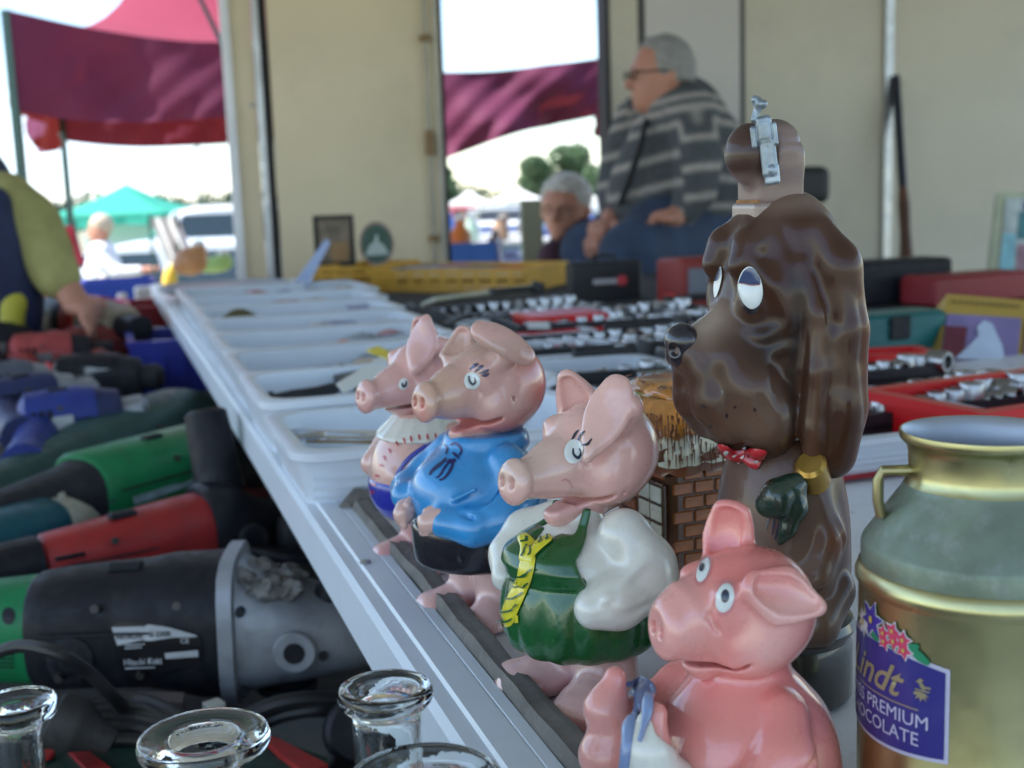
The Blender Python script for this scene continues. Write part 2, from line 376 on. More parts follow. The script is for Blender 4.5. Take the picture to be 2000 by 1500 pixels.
# ---------------------------------------------------------------- ground
g_mat = mat('ground_mat', (.27, .27, .20), .95, var=.25, vscale=.6, bump=.4, bscale=9, dirt=.6, dirtcol=(.12, .16, .06), tex='Object')
gb = MB(); NX = 60
def gz(x, y): return -.02 * max(0, y - 6) * (1 if y < 60 else 60 / y * 1.0) + .06 * math.sin(x * .21 + 1) * math.sin(y * .17)
xs = [(-1 if i < 30 else 1) * (abs(i - 30) / 30) ** 3 * 1500 for i in range(61)]
ys = [-60 + 0 * j if j == 0 else (-60 + 66 * j / 8 if j <= 8 else 6 + ((j - 8) / 52) ** 3 * 1500) for j in range(61)]
gb.v = [Vector((x, y, gz(x, y) if abs(x) < 300 else -1)) for y in ys for x in xs]; gb.f = [[j * 61 + i, j * 61 + i + 1, (j + 1) * 61 + i + 1, (j + 1) * 61 + i] for j in range(60) for i in range(60)]
tag(gb.build('ground', g_mat, smooth=True), kind='structure')
# ---------------------------------------------------------------- stall: counter, edge, walls, roof
m_white = mat('white_counter_mat', (.76, .77, .82), .38, var=.04, vscale=14, dirt=.16, dirtcol=(.35, .34, .32), bump=.03, bscale=220, rvar=.12)
m_alu = mat('white_metal_edge_mat', (.70, .76, .84), .35, var=.03, vscale=9, dirt=.06, dirtcol=(.16, .16, .17), bump=.05, bscale=150)
m_alu2 = mat('aluminium_mat', (.5, .51, .52), .35, metal=.8, var=.1, rvar=.1)
m_strip = mat('rubber_strip_mat', (.15, .14, .13), .8, var=.22, vscale=45, dirt=.5, dirtcol=(.3, .28, .25), bump=.5, bscale=500)
top = thing('market_counter', 'long white market counter with a metal edge, running back from the pottery pigs', 'counter', (0, 0, 0))
b = MB(CTM); b.box((1.02, 1.75, -.012), (1.69, 4.9, .02)); b.build('counter_top', m_white, top)
b = MB(CTM)
prof = [(.130, -.035), (.130, .000), (.134, .0035), (.1425, .0035), (.1440, .0055), (.1585, .0055), (.1592, .0045), (.1600, .0055), (.1665, .0055), (.1672, -.001), (.1735, -.001), (.1735, -.035)]
b.loft([[(p[0] + .012 * math.sin(e * 1.1) * .4, e, p[1]) for p in prof] for e in [-.7 + i * .1 for i in range(50)]], True)
ed = b.build('metal_edge', m_alu, top, True, 20)
for (e, n) in ((.79, .150), (1.3, .150), (.33, .150)):
    b = MB(CTM); b.lathe([(.004, .0056), (.0042, .0066), (.003, .0076), (.0012, .0078)], 14, (n, e, 0)); b.build('screw_head', m_alu2, top, True)
b = MB(CTM); b.box((1.10, 1.8, -.66), (1.3, 4.4, 1.26)); b.build('counter_skirt', M('counter_skirt_mat', (.3, .3, .31), .6), top)
sp = MB(CTM); rs = []
for i in range(80):
    e = -.45 + i * (1.39) / 79; j1 = .0012 * math.sin(i * .9) + .0006 * random.uniform(-1, 1); h = .0115 + .0008 * math.sin(i * 1.7) + .0006 * random.random(); c = .1785 + .0009 * math.sin(i * .31); wd = .0082 + .0006 * math.sin(i * .63)
    rs.append([(c - wd, e, -.001), (c - wd * .96, e, h * .55 + j1 * .3), (c - wd * .62, e, h), (c - wd * .1, e, h * .93), (c + wd * .2, e, h * 1.02), (c + wd * .75, e, h * .96), (c + wd, e, h * .5), (c + wd * 1.02, e, -.001)])
sp.loft(rs, True); o = sp.build('rubber_strip', m_strip, None, True, 40)
tag(o, 'grey rubber strip lying along the counter edge in front of the pig feet', 'rubber strip')
b = MB(CTM); b.tube([(.166, .945, .004), (.178, .957, .008), (.196, .95, .007), (.21, .955, .004)], [.007, .0105, .009, .005], 9); tag(b.build('tape_wad', m_strip, None, True), 'crumpled grey rag end stuck at the far end of the rubber strip', 'rag')
# back wall: a vertical plane running rightwards
WB = aty(480, 500, 4.35); WB.z = 0; WD = Vector((math.cos(rad(14)), math.sin(rad(14)), 0)); WN = Vector((-WD.y, WD.x, 0))
def wallpt(px, py=300):
    d = _f + _R * ((px - CX) / FPX) - _U * ((py - CY) / FPX); t = (WB.dot(WN)) / d.dot(WN); return Vector((0, 0, EYE)) + d * t
def ws(px, py=300): return (wallpt(px, py) - WB).dot(WD)
WM = Matrix(((WD.x, WN.x, 0, WB.x), (WD.y, WN.y, 0, WB.y), (0, 0, 1, 0), (0, 0, 0, 1)))    # local (s, depth, z)
def wslab(name, px0, px1, m, d0=0.0, d1=.04, z0=.25, z1=2.78, parent=None, kind=None, py=300):
    b = MB(WM); s0, s1 = ws(px0, py), ws(px1, py); b.box(((s0 + s1) / 2, (d0 + d1) / 2, (z0 + z1) / 2), (s1 - s0, d1 - d0, z1 - z0)); return b.build(name, m, parent)
m_cream = mat('cream_panel_mat', (.72, .62, .43), .6, var=.05, vscale=2.5, dirt=.22, dirtcol=(.4, .36, .28), bump=.05, bscale=90)
m_wallr = mat('grey_panel_mat', (.57, .52, .42), .6, var=.06, vscale=2, dirt=.35, dirtcol=(.4, .38, .33), bump=.05, bscale=90)
m_pinkish = mat('pale_panel_mat', (.58, .54, .52), .6, var=.04, vscale=2, dirt=.15, dirtcol=(.4, .36, .32))
m_black = M('black_rubber_mat', (.02, .02, .022), .6)
bw = thing('stall_back_wall', 'cream and grey panelled back wall of the market stall with an open doorway', 'wall', (0, 0, 0))
wslab('wall_panel', 466, 507, m_cream, .02, .08, parent=bw); wslab('edge_trim', 448, 465, mat('white_trim_mat', (.75, .77, .8), .4), .0, .09, parent=bw)
wslab('edge_trim', 508, 521, m_alu2, .0, .03, parent=bw); wslab('door_seal', 521.5, 537, m_black, .03, .06, parent=bw)
wslab('wall_panel', 538, 853, m_cream, .0, .05, parent=bw); wslab('door_frame', 853.5, 864, mat('frame_mat', (.55, .51, .42), .5), -.012, .055, parent=bw); wslab('door_seal', 864.5, 873, m_black, -.005, .06, parent=bw)
wslab('door_seal', 1186, 1195, m_black, -.005, .09, parent=bw)
wslab('wall_panel', 1196, 1250, m_wallr, .0, .05, parent=bw); wslab('door_seal', 1251, 1264, M('dark_grey_mat', (.07, .07, .075), .6), .01, .05, parent=bw)
wslab('wall_panel', 1265, 1447, m_pinkish, .0, .05, parent=bw); wslab('door_seal', 1447.5, 1455, M('dark_grey_mat'), -.004, .05, parent=bw)
wslab('wall_panel', 1456, 1722, m_wallr, .0, .05, parent=bw); wslab('edge_trim', 1722.5, 1738, m_alu2, -.02, .05, parent=bw)
wslab('wall_panel', 1738.5, 2600, m_wallr, .0, .05, parent=bw)
# the locking bar on the cream door
rod = thing('door_locking_bar', 'vertical locking bar with rusty brackets on the cream door', 'locking bar', (0, 0, 0))
m_rod = mat('galvanised_mat', (.34, .32, .26), .5, metal=.4, var=.2); m_rust = mat('rusty_mat', (.24, .15, .07), .75, var=.3, vscale=60)
sr = ws(838); b = MB(WM); b.cyl((sr, -.03, 1.0), (sr, -.03, 2.78), .0085, n=12); b.build('bar', m_rod, rod, True)
for py, hh in ((76, .012), (280, .045), (466, .012)):
    z = wallpt(836, py).z; b = MB(WM); b.box((sr, -.022, z), (.036 if hh < .02 else .026, .05, hh * 2), bev=.004); b.build('bracket', m_rust, rod)
rv = None
for sx in (600, 760, 1230, 1290, 1425, 1480, 1700, 1765):
    for k in range(13):
        if rv is None: b = MB(); b.lathe([(.006, 0), (.005, .003), (.001, .004)], 8, tf=TR((0, 0, 0), 0, 0, rad(90))); rv = b.build('rivet', m_cream, bw, True); o = rv
        else: o = rv.copy(); C.objects.link(o)
        p = WB + WD * ws(sx); o.location = (p.x - WN.x * .002, p.y - WN.y * .002, 1.35 + .11 * k); o.rotation_euler = (0, 0, math.atan2(WD.y, WD.x))
# side wall on the right and the roof
WE = WB + WD * ws(2600)
# roof: unseen ribbed canopy, added and tinted to shape the light
rf = thing('stall_shade_roof', 'cream roof of the market stall over the counter', 'roof', (0, 0, 0))
b = MB(); b.box((.6, 1.85, 2.83), (6.6, 7.1, .05)); b.build('roof_panel', mat('roof_mat', (.60, .64, .70), .7), rf)
for k in range(5):
    b = MB(); b.box((.6, -1.5 + k * 1.6, 2.79), (6.6, .05, .03)); b.build('roof_rib', m_alu2, rf)
# ---------------------------------------------------------------- foliage
def leafy(name, blobs, n, size, m, parent=None, seed=1):
    rg = np.random.RandomState(seed); V = []; F = []
    vol = np.array([r[0] * r[1] * r[2] for _, r in blobs]); vol = vol / vol.sum()
    for (c, r), q in zip(blobs, vol):
        k = max(8, int(n * q)); d = rg.normal(size=(k, 3)); d /= np.linalg.norm(d, axis=1)[:, None]; rr = rg.uniform(.45, 1.05, k) ** .6
        p = np.array(c) + d * rr[:, None] * np.array(r); a = rg.normal(size=(k, 3)); a /= np.linalg.norm(a, axis=1)[:, None]; b_ = np.cross(a, rg.normal(size=(k, 3))); b_ /= np.linalg.norm(b_, axis=1)[:, None]
        s = size * rg.uniform(.5, 1.3, (k, 1)); V.append(np.stack([p - a * s, p + b_ * s * .6, p + a * s, p - b_ * s * .6], 1).reshape(-1, 3))
    V = np.concatenate(V); F = np.arange(len(V)).reshape(-1, 4)
    return fast_mesh(name, V, F, m, parent, smooth=False)
def leafmat(name, c, c2):
    m = mat(name, c, .6, var=.45, vscale=.5); n = m.node_tree.nodes; return m
m_leaf = leafmat('tree_leaf_mat', (.08, .14, .065), 0); m_leaf2 = leafmat('hedge_leaf_mat', (.06, .10, .055), 0); m_bark = mat('bark_mat', (.1, .08, .06), .9)  # tree leaf green lightened: distance haze put into the colour
def tree(px, pyb, pyt, y, wpx, label, seed, m=None, nl=5200):
    base = aty(px, pyb, y); top_ = aty(px, pyt, y); gzv = gz(base.x, base.y); hw = wpx / 2 / FPX * y; H = top_.z - gzv; rg = random.Random(seed)
    t = thing('tree', label, 'tree', (base.x, base.y, gzv))
    b = MB(); b.tube([(0, 0, -.2), (hw * .03, 0, H * .3), (0, hw * .03, H * .6)], [H * .035, H * .028, H * .012], 8)
    for k in range(5):
        a = rg.uniform(0, 6.3); b.tube([(0, 0, H * (.25 + .05 * k)), (math.cos(a) * hw * .35, math.sin(a) * hw * .35, H * (.45 + .06 * k)), (math.cos(a) * hw * .6, math.sin(a) * hw * .6, H * (.55 + .06 * k))], [H * .014, H * .01, H * .004], 6)
    b.build('trunk', m_bark, t, True)
    bl = []
    for k in range(14):
        a = rg.uniform(0, 6.3); q = rg.uniform(.05, .72); zz = rg.uniform(.32, .86); q *= (1.15 - zz * .75)
        bl.append(((math.cos(a) * hw * q, math.sin(a) * hw * q, H * zz), (hw * rg.uniform(.36, .55), hw * rg.uniform(.36, .55), H * rg.uniform(.10, .17))))
    leafy('crown', bl, nl, H * .03, m or m_leaf, t, seed); return t
tree(1115, 380, 276, 120, 120, 'round topped green tree right of the middle in the doorway view', 3)
tree(1045, 378, 300, 118, 110, 'lower spreading green tree at the left of the pair beyond the doorway', 5)
tree(1160, 380, 310, 112, 80, 'bushy green tree at the right edge of the doorway view', 8)
tree(872, 372, 322, 110, 60, 'dark green tree just showing past the cream door', 11)
hb = []
for k in range(90):
    x = -90 + k * 1.9 + random.uniform(-.6, .6); hb.append(((x, 170 + random.uniform(-3, 3), random.uniform(-.5, 1.5)), (random.uniform(2.5, 4.5), 3, random.uniform(1.4, 3.1))))
o = leafy('treeline', hb, 16000, .5, m_leaf2, None, 4); tag(o, 'hazy far off line of trees along the horizon', 'treeline', kind='stuff')
hb = [((aty(px, 380, 95).x, 95, -.6 + random.uniform(-.2, .4)), (2.6, 1.5, 2.0)) for px in range(1000, 1200, 22)]
o = leafy('hedge', hb, 3000, .22, m_leaf2, None, 9); tag(o, 'dark clipped hedge beneath the trees beyond the doorway', 'hedge', kind='stuff')
# ---------------------------------------------------------------- glazed pottery
def glaze(name, col=(.7, .5, .45), vcol=False, var=.04, rough=.3, bump=.02, dirt=.05):
    return mat(name, col, rough, coat=.85, var=var, vscale=60, vcol=vcol, bump=bump, bscale=140, sss=.0, dirt=dirt, dirtcol=(.35, .26, .2), coatr=.05, rvar=.05)
g_skin = glaze('pig_skin_glaze', vcol=True); g_white = glaze('cream_white_glaze', (.74, .73, .66)); g_green = glaze('green_glaze', (.006, .10, .022), var=.12)
g_blue = glaze('sky_blue_glaze', (.035, .30, .68), var=.10); g_black = glaze('black_glaze', (.008, .007, .014)); g_royal = glaze('royal_blue_glaze', (.02, .03, .38), var=.1)
p_ink = glaze('ink_paint', (.012, .02, .05), rough=.3); p_eye = glaze('eye_white_paint', (.78, .82, .80)); p_yel = glaze('yellow_paint', (.75, .66, .03), var=.05); p_dgreen = glaze('dark_green_paint', (.01, .10, .03))
p_red = glaze('red_paint', (.55, .02, .03)); p_navy = glaze('navy_paint', (.015, .02, .12)); p_irid = glaze('brow_paint', (.05, .05, .12)); p_pin = glaze('pale_blue_paint', (.20, .28, .48)); p_lip = glaze('mouth_rose_glaze', (.55, .22, .17))
FACE = math.atan2(-NA.y, -NA.x); FACE2 = rad(216)
def R18(x, y, *z): c, s = math.cos(rad(18)), math.sin(rad(18)); return (x * c + y * s, y * c - x * s) + z
def RL(L): return [R18(*p) for p in L]
def local_eye(root):
    bpy.context.view_layer.update(); return root.matrix_world.inverted()
def pxray(inv, px, py):
    o = Vector((0, 0, EYE)); d = _f + _R * ((px - CX) / FPX) - _U * ((py - CY) / FPX)
    return inv @ o, (inv.to_3x3() @ d).normalized()
def throw(bvh, inv, px, py, off):
    o, d = pxray(inv, px, py); h, n, _, _ = bvh.ray_cast(o, d)
    if h is None:
        q = None
        for k in range(1, 13):                  # slide towards the figure until the ray meets it
            c = bvh.find_nearest(o + d * (bvh_c(bvh) - o).dot(d)); q = c[0] if c[0] else None; break
        if q is None: return None
        n = c[1]; h = q
    if n.dot(d) > 0: n = -n
    return h + n * off
_bc = {}
def bvh_c(b): return _bc.get(id(b), Vector((0, 0, .08)))
def paint_line(root, bvh, pts, wd, m, name, off=.0003, n=26, parent=None, thick=0.0):
    inv = local_eye(root); P = [Vector(p) for p in pts]; seg = len(P) - 1; S = []
    for i in range(n + 1):
        t = i / n * seg; k = min(int(t), seg - 1); u = t - k; p0, p1, p2, p3 = P[max(k - 1, 0)], P[k], P[k + 1], P[min(k + 2, seg)]
        S.append(.5 * ((2 * p1) + (p2 - p0) * u + (2 * p0 - 5 * p1 + 4 * p2 - p3) * u * u + (3 * p1 - p0 - 3 * p2 + p3) * u ** 3))
    W = wd if hasattr(wd, '__len__') else [wd] * 2; vs = []; fs = []
    for i, p in enumerate(S):
        d = S[min(i + 1, n)] - S[max(i - 1, 0)]; d = d.normalized() if d.length else Vector((1, 0)); nn = Vector((-d.y, d.x)); tt = i / n * (len(W) - 1); kk = min(int(tt), len(W) - 2); ww = W[kk] + (W[kk + 1] - W[kk]) * (tt - kk)
        for j in range(7):
            a = j / 6 * 2 - 1; q = p + nn * (a * ww / 2); h = throw(bvh, inv, q.x, q.y, off + thick * math.sqrt(max(0, 1 - a * a)))
            vs.append(h)
        if i:
            b = i * 7; fs += [[b - 7 + j, b + j, b + j + 1, b - 6 + j] for j in range(6)]
    return mk(name, vs, fs, m, parent or root, True)
def paint_spot(root, bvh, outline, m, name, off=.0003, rings=7, parent=None, thick=0.0, jit=0):
    inv = local_eye(root); n = len(outline); cu = sum(p[0] for p in outline) / n; cv = sum(p[1] for p in outline) / n; vs = []; fs = []
    for r in range(rings + 1):
        s = r / rings
        for p in outline:
            vs.append(throw(bvh, inv, cu + (p[0] - cu) * s, cv + (p[1] - cv) * s, off + thick * math.sqrt(max(0, 1 - s * s))))
            if r == 0: break
        if r == 1: fs += [[0, 1 + i, 1 + (i + 1) % n] for i in range(n)]
        elif r > 1:
            b = 1 + (r - 2) * n; fs += [[b + i, b + n + i, b + n + (i + 1) % n, b + (i + 1) % n] for i in range(n)]
    return mk(name, vs, fs, m, parent or root, True)
def smooth_out(pts, k=6):
    """closed smooth outline through points"""
    n = len(pts); P = [Vector(p) for p in pts]; o = []
    for i in range(n):
        p0, p1, p2, p3 = P[i - 1], P[i], P[(i + 1) % n], P[(i + 2) % n]
        for j in range(k):
            u = j / k; q = .5 * ((2 * p1) + (p2 - p0) * u + (2 * p0 - 5 * p1 + 4 * p2 - p3) * u * u + (3 * p1 - p0 - 3 * p2 + p3) * u ** 3); o.append((q.x, q.y))
    return o
def eye_px(root, bvh, c, a, b, rot, head, iris=None, ring=None):
    if ring: paint_spot(root, bvh, oval(a * 1.32, b * 1.3, 28, c, rot), ring, 'eye_rim', .0002, parent=head)
    e = paint_spot(root, bvh, oval(a, b, 28, c, rot), p_eye, 'eye', .0004, parent=head, thick=.0005)
    return e
def ear(S, P0, P1, w, th, nrm, curl=0.0, s=1.0, hollow=True, root=None):
    """a pointed leaf-like ear: spine P0 -> P1, half widths w along it, normal nrm"""
    P0, P1, nrm = Vector(P0), Vector(P1), Vector(nrm).normalized(); ax = (P1 - P0); L = ax.length; ax.normalize(); nrm = (nrm - ax * nrm.dot(ax)).normalized(); wd = ax.cross(nrm)
    R = Matrix((nrm, wd, ax)).transposed(); n = 9
    def wat(t): q = t * (len(w) - 1); k = min(int(q), len(w) - 2); return w[k] + (w[k + 1] - w[k]) * (q - k)
    if root: S.cone(root[0], root[1], root[2], root[3], 4)
    for i in range(n):
        t = i / (n - 1); c = P0 + ax * (L * t) + nrm * (curl * (t - .5) ** 2 * 4 - curl * .5); S.ell(tuple(c), (th, wat(t), L / n * 1.5), 3.0 if i else 4.5, rot=R)
    if hollow:
        for i in range(1, n - 1):
            t = i / (n - 1); c = P0 + ax * (L * t) + nrm * (curl * (t - .5) ** 2 * 4 - curl * .5 + th * 1.05); S.ell(tuple(c), (th * .95, wat(t) * .66, L / n * 1.3), 1.5, op='s', rot=R)
def pig_head(hc, s, ears, col, mouth='open', h=.7, snout_dz=-6, fore=(13, 0, 5), snl=1.0, nose_r=10.5, base_r=19):
    x0, y0, z0 = hc
    def q(x, y, z): return (x0 + x * s, y0 + y * s, z0 + z * s)
    S = SDF((x0 - 46 * s, -50 * s + y0, z0 - 44 * s), (x0 + 68 * s, y0 + 50 * s, z0 + 62 * s), h)
    S.ell(q(0, 0, 0), (27 * s, 26.5 * s, 26.5 * s)); S.ell(q(*fore), (17 * s, 18 * s, 16 * s), 8 * s)
    for sd_ in (-1, 1): S.ell(q(9, 12 * sd_, -11), (16 * s, 13 * s, 13 * s), 8 * s)
    tip = 50 * snl
    S.chain([q(7, 0, snout_dz + 6), q(30, 0, snout_dz + 2.5), q(tip - 5, 0, snout_dz)], [base_r * s, base_r * .76 * s, nose_r * .9 * s], 6 * s)
    S.ell(q(tip - .5, 0, snout_dz), (5 * s, nose_r * 1.08 * s, nose_r * 1.08 * s), 3.5 * s, rot=RY(-8))
    S.ell(q(tip + 7.2, 0, snout_dz), (3.0 * s, nose_r * .8 * s, nose_r * .8 * s), 2.0 * s, op='s', rot=RY(-8))
    for sd_ in (-1, 1): S.ell(q(tip + 3.6, 3.8 * sd_, snout_dz + .5), (3.2 * s, 1.9 * s, 2.6 * s), 1.2 * s, op='s')
    if mouth == 'open':
        o = snout_dz + 6; jx = 5 * (snl - 1) * 10 * .6; S.chain([q(-2, 0, -16), q(14, 0, -23 + o), q(28 + jx, 0, -26.3 + o)], [14 * s, 10 * s, 6.2 * s], 4 * s)
        S.ell(q(40 + jx, 0, -21.0 + o), (21 * s, 27 * s, 3.8 * s), 1.2 * s, op='s', rot=RY(6)); S.ell(q(18, 0, -18 + o), (9 * s, 27 * s, 1.9 * s), 1.4 * s, op='s', rot=RY(24))
        for sd_ in (-1, 1):
            pts = [q(9 - 1.2 * i + .5 * i * i * .6, (22.5 + .6 * i) * sd_, -15 + o + 3.0 * i) for i in range(4)]; S.chain(pts, [1.2 * s] * 4, 1.8 * s, 's'); S.ell(q(7, 21 * sd_, -10), (3.5 * s, 3.5 * s, 5.5 * s), 3 * s)
        pass
    else:
        S.cone(q(0, 0, -15), q(24, 0, -17.5), 14 * s, 9.5 * s, 6 * s)
        S.ell(q(30, 0, -17.5), (14 * s, 26 * s, 1.4 * s), 1.6 * s, op='s', rot=RY(3)); S.ell(q(15.5, 0, -15.2), (5.5 * s, 27 * s, 1.2 * s), 1.6 * s, op='s', rot=RY(35))
        for sd_ in (-1, 1): S.ell(q(9, 21 * sd_, -9), (3.5 * s, 3.5 * s, 5.5 * s), 3.5 * s)
    for sd_ in (-1, 1):                         # eye sockets
        S.ell(q(19, 16 * sd_, 8), (7 * s, 4.5 * s, 7.5 * s), 5 * s); S.ell(q(18, 15 * sd_, 14), (7 * s, 5 * s, 3 * s), 6 * s)
        S.chain([q(27, 17.5 * sd_, 12), q(29, 16 * sd_, 6), q(26, 17 * sd_, 0)], [1.0 * s] * 3, 2.0 * s, 's')
    for e in ears: ear(S, *e[:-1], **e[-1])
    S.blur(1)
    return S
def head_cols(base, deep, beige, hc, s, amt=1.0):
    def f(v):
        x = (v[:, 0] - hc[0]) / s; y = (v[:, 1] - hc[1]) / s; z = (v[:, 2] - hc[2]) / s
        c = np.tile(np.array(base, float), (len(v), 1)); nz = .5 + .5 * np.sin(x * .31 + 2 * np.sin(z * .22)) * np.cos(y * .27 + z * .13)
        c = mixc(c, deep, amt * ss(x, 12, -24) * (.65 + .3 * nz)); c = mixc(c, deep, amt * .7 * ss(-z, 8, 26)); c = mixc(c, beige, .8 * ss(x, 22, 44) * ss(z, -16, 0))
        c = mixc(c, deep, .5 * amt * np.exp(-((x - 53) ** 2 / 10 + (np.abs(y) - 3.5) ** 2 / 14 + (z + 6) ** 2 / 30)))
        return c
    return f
def foot_pair(S, feet, z=0, s=1.0):
    for (x, y, yaw) in feet:
        c, q = math.cos(yaw), math.sin(yaw); R = Matrix.Rotation(yaw, 3, 'Z')
        def P(a, b, zz): return (x + (a * c - b * q) * s, y + (a * q + b * c) * s, z + zz * s)
        S.cone(P(-4, 0, 12), P(10, 0, 7), 13 * s, 10 * s, 6 * s); S.ell(P(12, 0, 4), (22 * s, 18 * s, 11 * s), 5 * s, rot=R)
        for b in (-7, 7): S.ell(P(23, b, 2), (12 * s, 11.5 * s, 9.5 * s), 3.0 * s, rot=R)
def flat_floor(S, z=0):
    X, Y, Z = np.ix_(*S.ax); S.g = np.maximum(S.g, (z - Z) + 0 * X + 0 * Y).astype(np.float32)
SK = (.82, .47, .41); SKD = (.72, .30, .27); SKB = (.62, .43, .34)
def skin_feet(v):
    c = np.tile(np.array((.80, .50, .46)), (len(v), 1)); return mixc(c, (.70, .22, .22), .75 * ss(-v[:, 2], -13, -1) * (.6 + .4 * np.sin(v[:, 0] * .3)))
# ======== the pig in the green dress
def green_pig():
    r = thing('piggy_bank', 'pottery pig money box in a green pinafore dress, white blouse and striped yellow tie', 'piggy bank', at(1135, 1352, T), FACE2, 'pottery pig money boxes in a row')
    hc = (-20, 0, 123)
    ears = [(R18(3, 28, 130), R18(-15, 21, 159), [3, 8, 10.5, 10.5, 7], 3.4, R18(.55, .85, .1), dict(curl=3, hollow=False, root=(R18(-16, 17, 142), R18(-20, 22, 149), 8, 7))), ((-17, -14, 139), (-10, -17, 160), [12, 11.5, 9, 4.5], 3.2, (.7, .55, -.2), dict(curl=2))]
    H = pig_head(hc, 1.0, ears, None, 'open', snl=1.16, snout_dz=-7)
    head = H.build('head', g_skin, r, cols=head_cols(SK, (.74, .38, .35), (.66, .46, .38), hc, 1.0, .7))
    # blouse
    B = SDF((-54, -58, 38), (56, 62, 112), .8)
    tz = [(60, 31), (66, 34), (73, 35), (79, 32), (84, 25), (88, 17), (91, 12), (98, 10)]
    B.prof(tz, c=(-3, 0)); tg = B.g.copy()
    B.chain(RL([(-14, 27, 88), (-22, 34, 74), (-22, 36, 66), (-4, 41, 60), (7, 39, 58)]), [13, 13.5, 13, 12, 10], 6)
    B.chain(RL([(0, -26, 83), (14, -36, 76), (24, -34, 66), (30, -24, 58)]), [12, 12, 11, 8], 5)
    for (a, b, rr) in (((-20, 44, 82), (6, 50, 66), 1.4), ((-26, 40, 68), (-8, 50, 58), 1.2)):
        B.cone(R18(*a), R18(*b), rr, rr * .6, 4.5)
    for (a, b, rr) in (((-14, 43, 86), (2, 49, 70), .7), ((-24, 49, 62), (0, 55, 58), .8)):
        B.cone(R18(*a), R18(*b), rr, rr, 3.5, 's')
    # open collar
    B.cone((10, 6, 87), (20, 14, 83), 3, 2.5, 3); B.cone((10, -6, 87), (20, -12, 83), 3, 2.5, 3)
    B.blur(4); bl = B.build('blouse', g_white, r)
    # dress: pleated skirt + bib + straps
    D = SDF((-50, -52, 22), (52, 56, 118), .75)
    def pleat(th, Z, X, Y):
        a = ss(np.cos(th), -.1, .6); return 2.0 * (1 - np.abs(np.sin(th * 7.5 + .3))) * (.35 + .65 * a) * ss(70 - Z, 2, 22)
    D.prof([(27, 34), (29, 37), (34, 40), (45, 41.5), (56, 40), (66, 36.5), (73, 33)], c=(-2, 0), pleat=pleat)
    X, Y, Z = np.ix_(*D.ax)
    # bib: the blouse body a little proud, cut to a shape on the chest
    Xc = X + 3; rho = np.sqrt(Xc * Xc + Y * Y); th = np.arctan2(Y, Xc); R = np.interp(Z, [p[0] for p in tz], [p[1] for p in tz]); body = np.abs(rho - R - 2.6) - 2.6
    arc = th * 33
    topz = 88 - 7 * ss(-np.abs(arc), -12, 0) - 0 * arc
    bust = 2.5 * np.exp(-((np.abs(arc) - 13) / 9) ** 2) * np.exp(-((Z - 79) / 7) ** 2)
    bib = np.maximum(np.abs(arc) - 31 + (Z - 66) * .35, np.maximum(Z - topz, 66 - Z)); g1 = np.maximum(body - bust, bib)
    for sd_ in (-1, 1):
        lx = arc * sd_; cx_ = 22 + (Z - 80) * .8; st = np.maximum((np.abs(lx - cx_) - 5) * .8, np.maximum(76 - Z, Z - 99)); g1 = np.minimum(g1, np.maximum(body + .1, st))
    D._c((slice(None),) * 3, g1 + 0 * D.g, 2.0, 'u')
    for sd_ in (-1, 1): D.chain([(30, 4 * sd_, 73.5), (27, 16 * sd_, 72), (18, 27 * sd_, 72.5)], [.9, 1.0, .8], 1.6, 's')
    D.blur(1); dr = D.build('dress', g_green, r)
    L = SDF((-34, -62, -1), (64, 66, 38), .8); L.cone((-6, 15, 10), (-4, 12, 40), 15, 17, 6); L.cone((-6, -15, 10), (-4, -12, 40), 15, 17, 6)
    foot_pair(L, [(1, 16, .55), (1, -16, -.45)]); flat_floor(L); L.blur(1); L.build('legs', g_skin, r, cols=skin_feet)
    bv = bvh_of([head]); _bc[id(bv)] = Vector((.0, 0, .12))
    e = eye_px(r, bv, (1121, 882), 19, 24, .25, head)
    paint_line(r, bv, [(1131, 876), (1135, 884), (1128, 895), (1119, 888), (1119, 877)], [3, 5, 6, 5, 3], p_ink, 'pupil', .0011, parent=e)
    for pts in ([(1117, 861), (1124, 848), (1131, 840)], [(1128, 866), (1134, 851), (1143, 842)], [(1139, 869), (1148, 868), (1156, 857)]): paint_line(r, bv, pts, [3, 5.5, 2], p_ink, 'eyelash', .0004, 12, head)
    paint_line(r, bv, [(1096, 940), (1104, 936), (1113, 942), (1118, 953)], [2, 4, 4, 2], glaze('cheek_rose_paint', (.62, .33, .30)), 'dimple', .0003, 12, head)
    bb = bvh_of([dr, bl]); _bc[id(bb)] = Vector((.02, .01, .07))
    tie = paint_spot(r, bb, smooth_out([(1024, 1082), (1046, 1086), (1040, 1130), (1018, 1185), (999, 1222), (976, 1216), (986, 1180), (1010, 1130)], 5), p_yel, 'tie', .0007, 8, thick=.0012)
    paint_spot(r, bb, smooth_out([(1012, 1050), (1030, 1044), (1046, 1066), (1062, 1056), (1074, 1046), (1080, 1056), (1060, 1074), (1048, 1086), (1040, 1098), (1018, 1096), (1018, 1070)], 4), p_yel, 'tie_knot', .0012, 8, parent=tie, thick=.0012)
    for (a, b_) in (((1012, 1124), (1044, 1112)), ((1004, 1148), (1038, 1134)), ((994, 1170), (1028, 1158)), ((984, 1196), (1018, 1180)), ((980, 1212), (1006, 1206)), ((1020, 1064), (1030, 1054)), ((1054, 1066), (1060, 1054)), ((1068, 1060), (1072, 1050)), ((1024, 1090), (1028, 1070)), ((1036, 1090), (1040, 1074))):
        m_ = ((a[0] + b_[0]) / 2 + 2, (a[1] + b_[1]) / 2 + 3); paint_line(r, bb, [a, m_, b_], [3, 4, 3], p_dgreen, 'stripe', .0026, 10, tie)
    return r
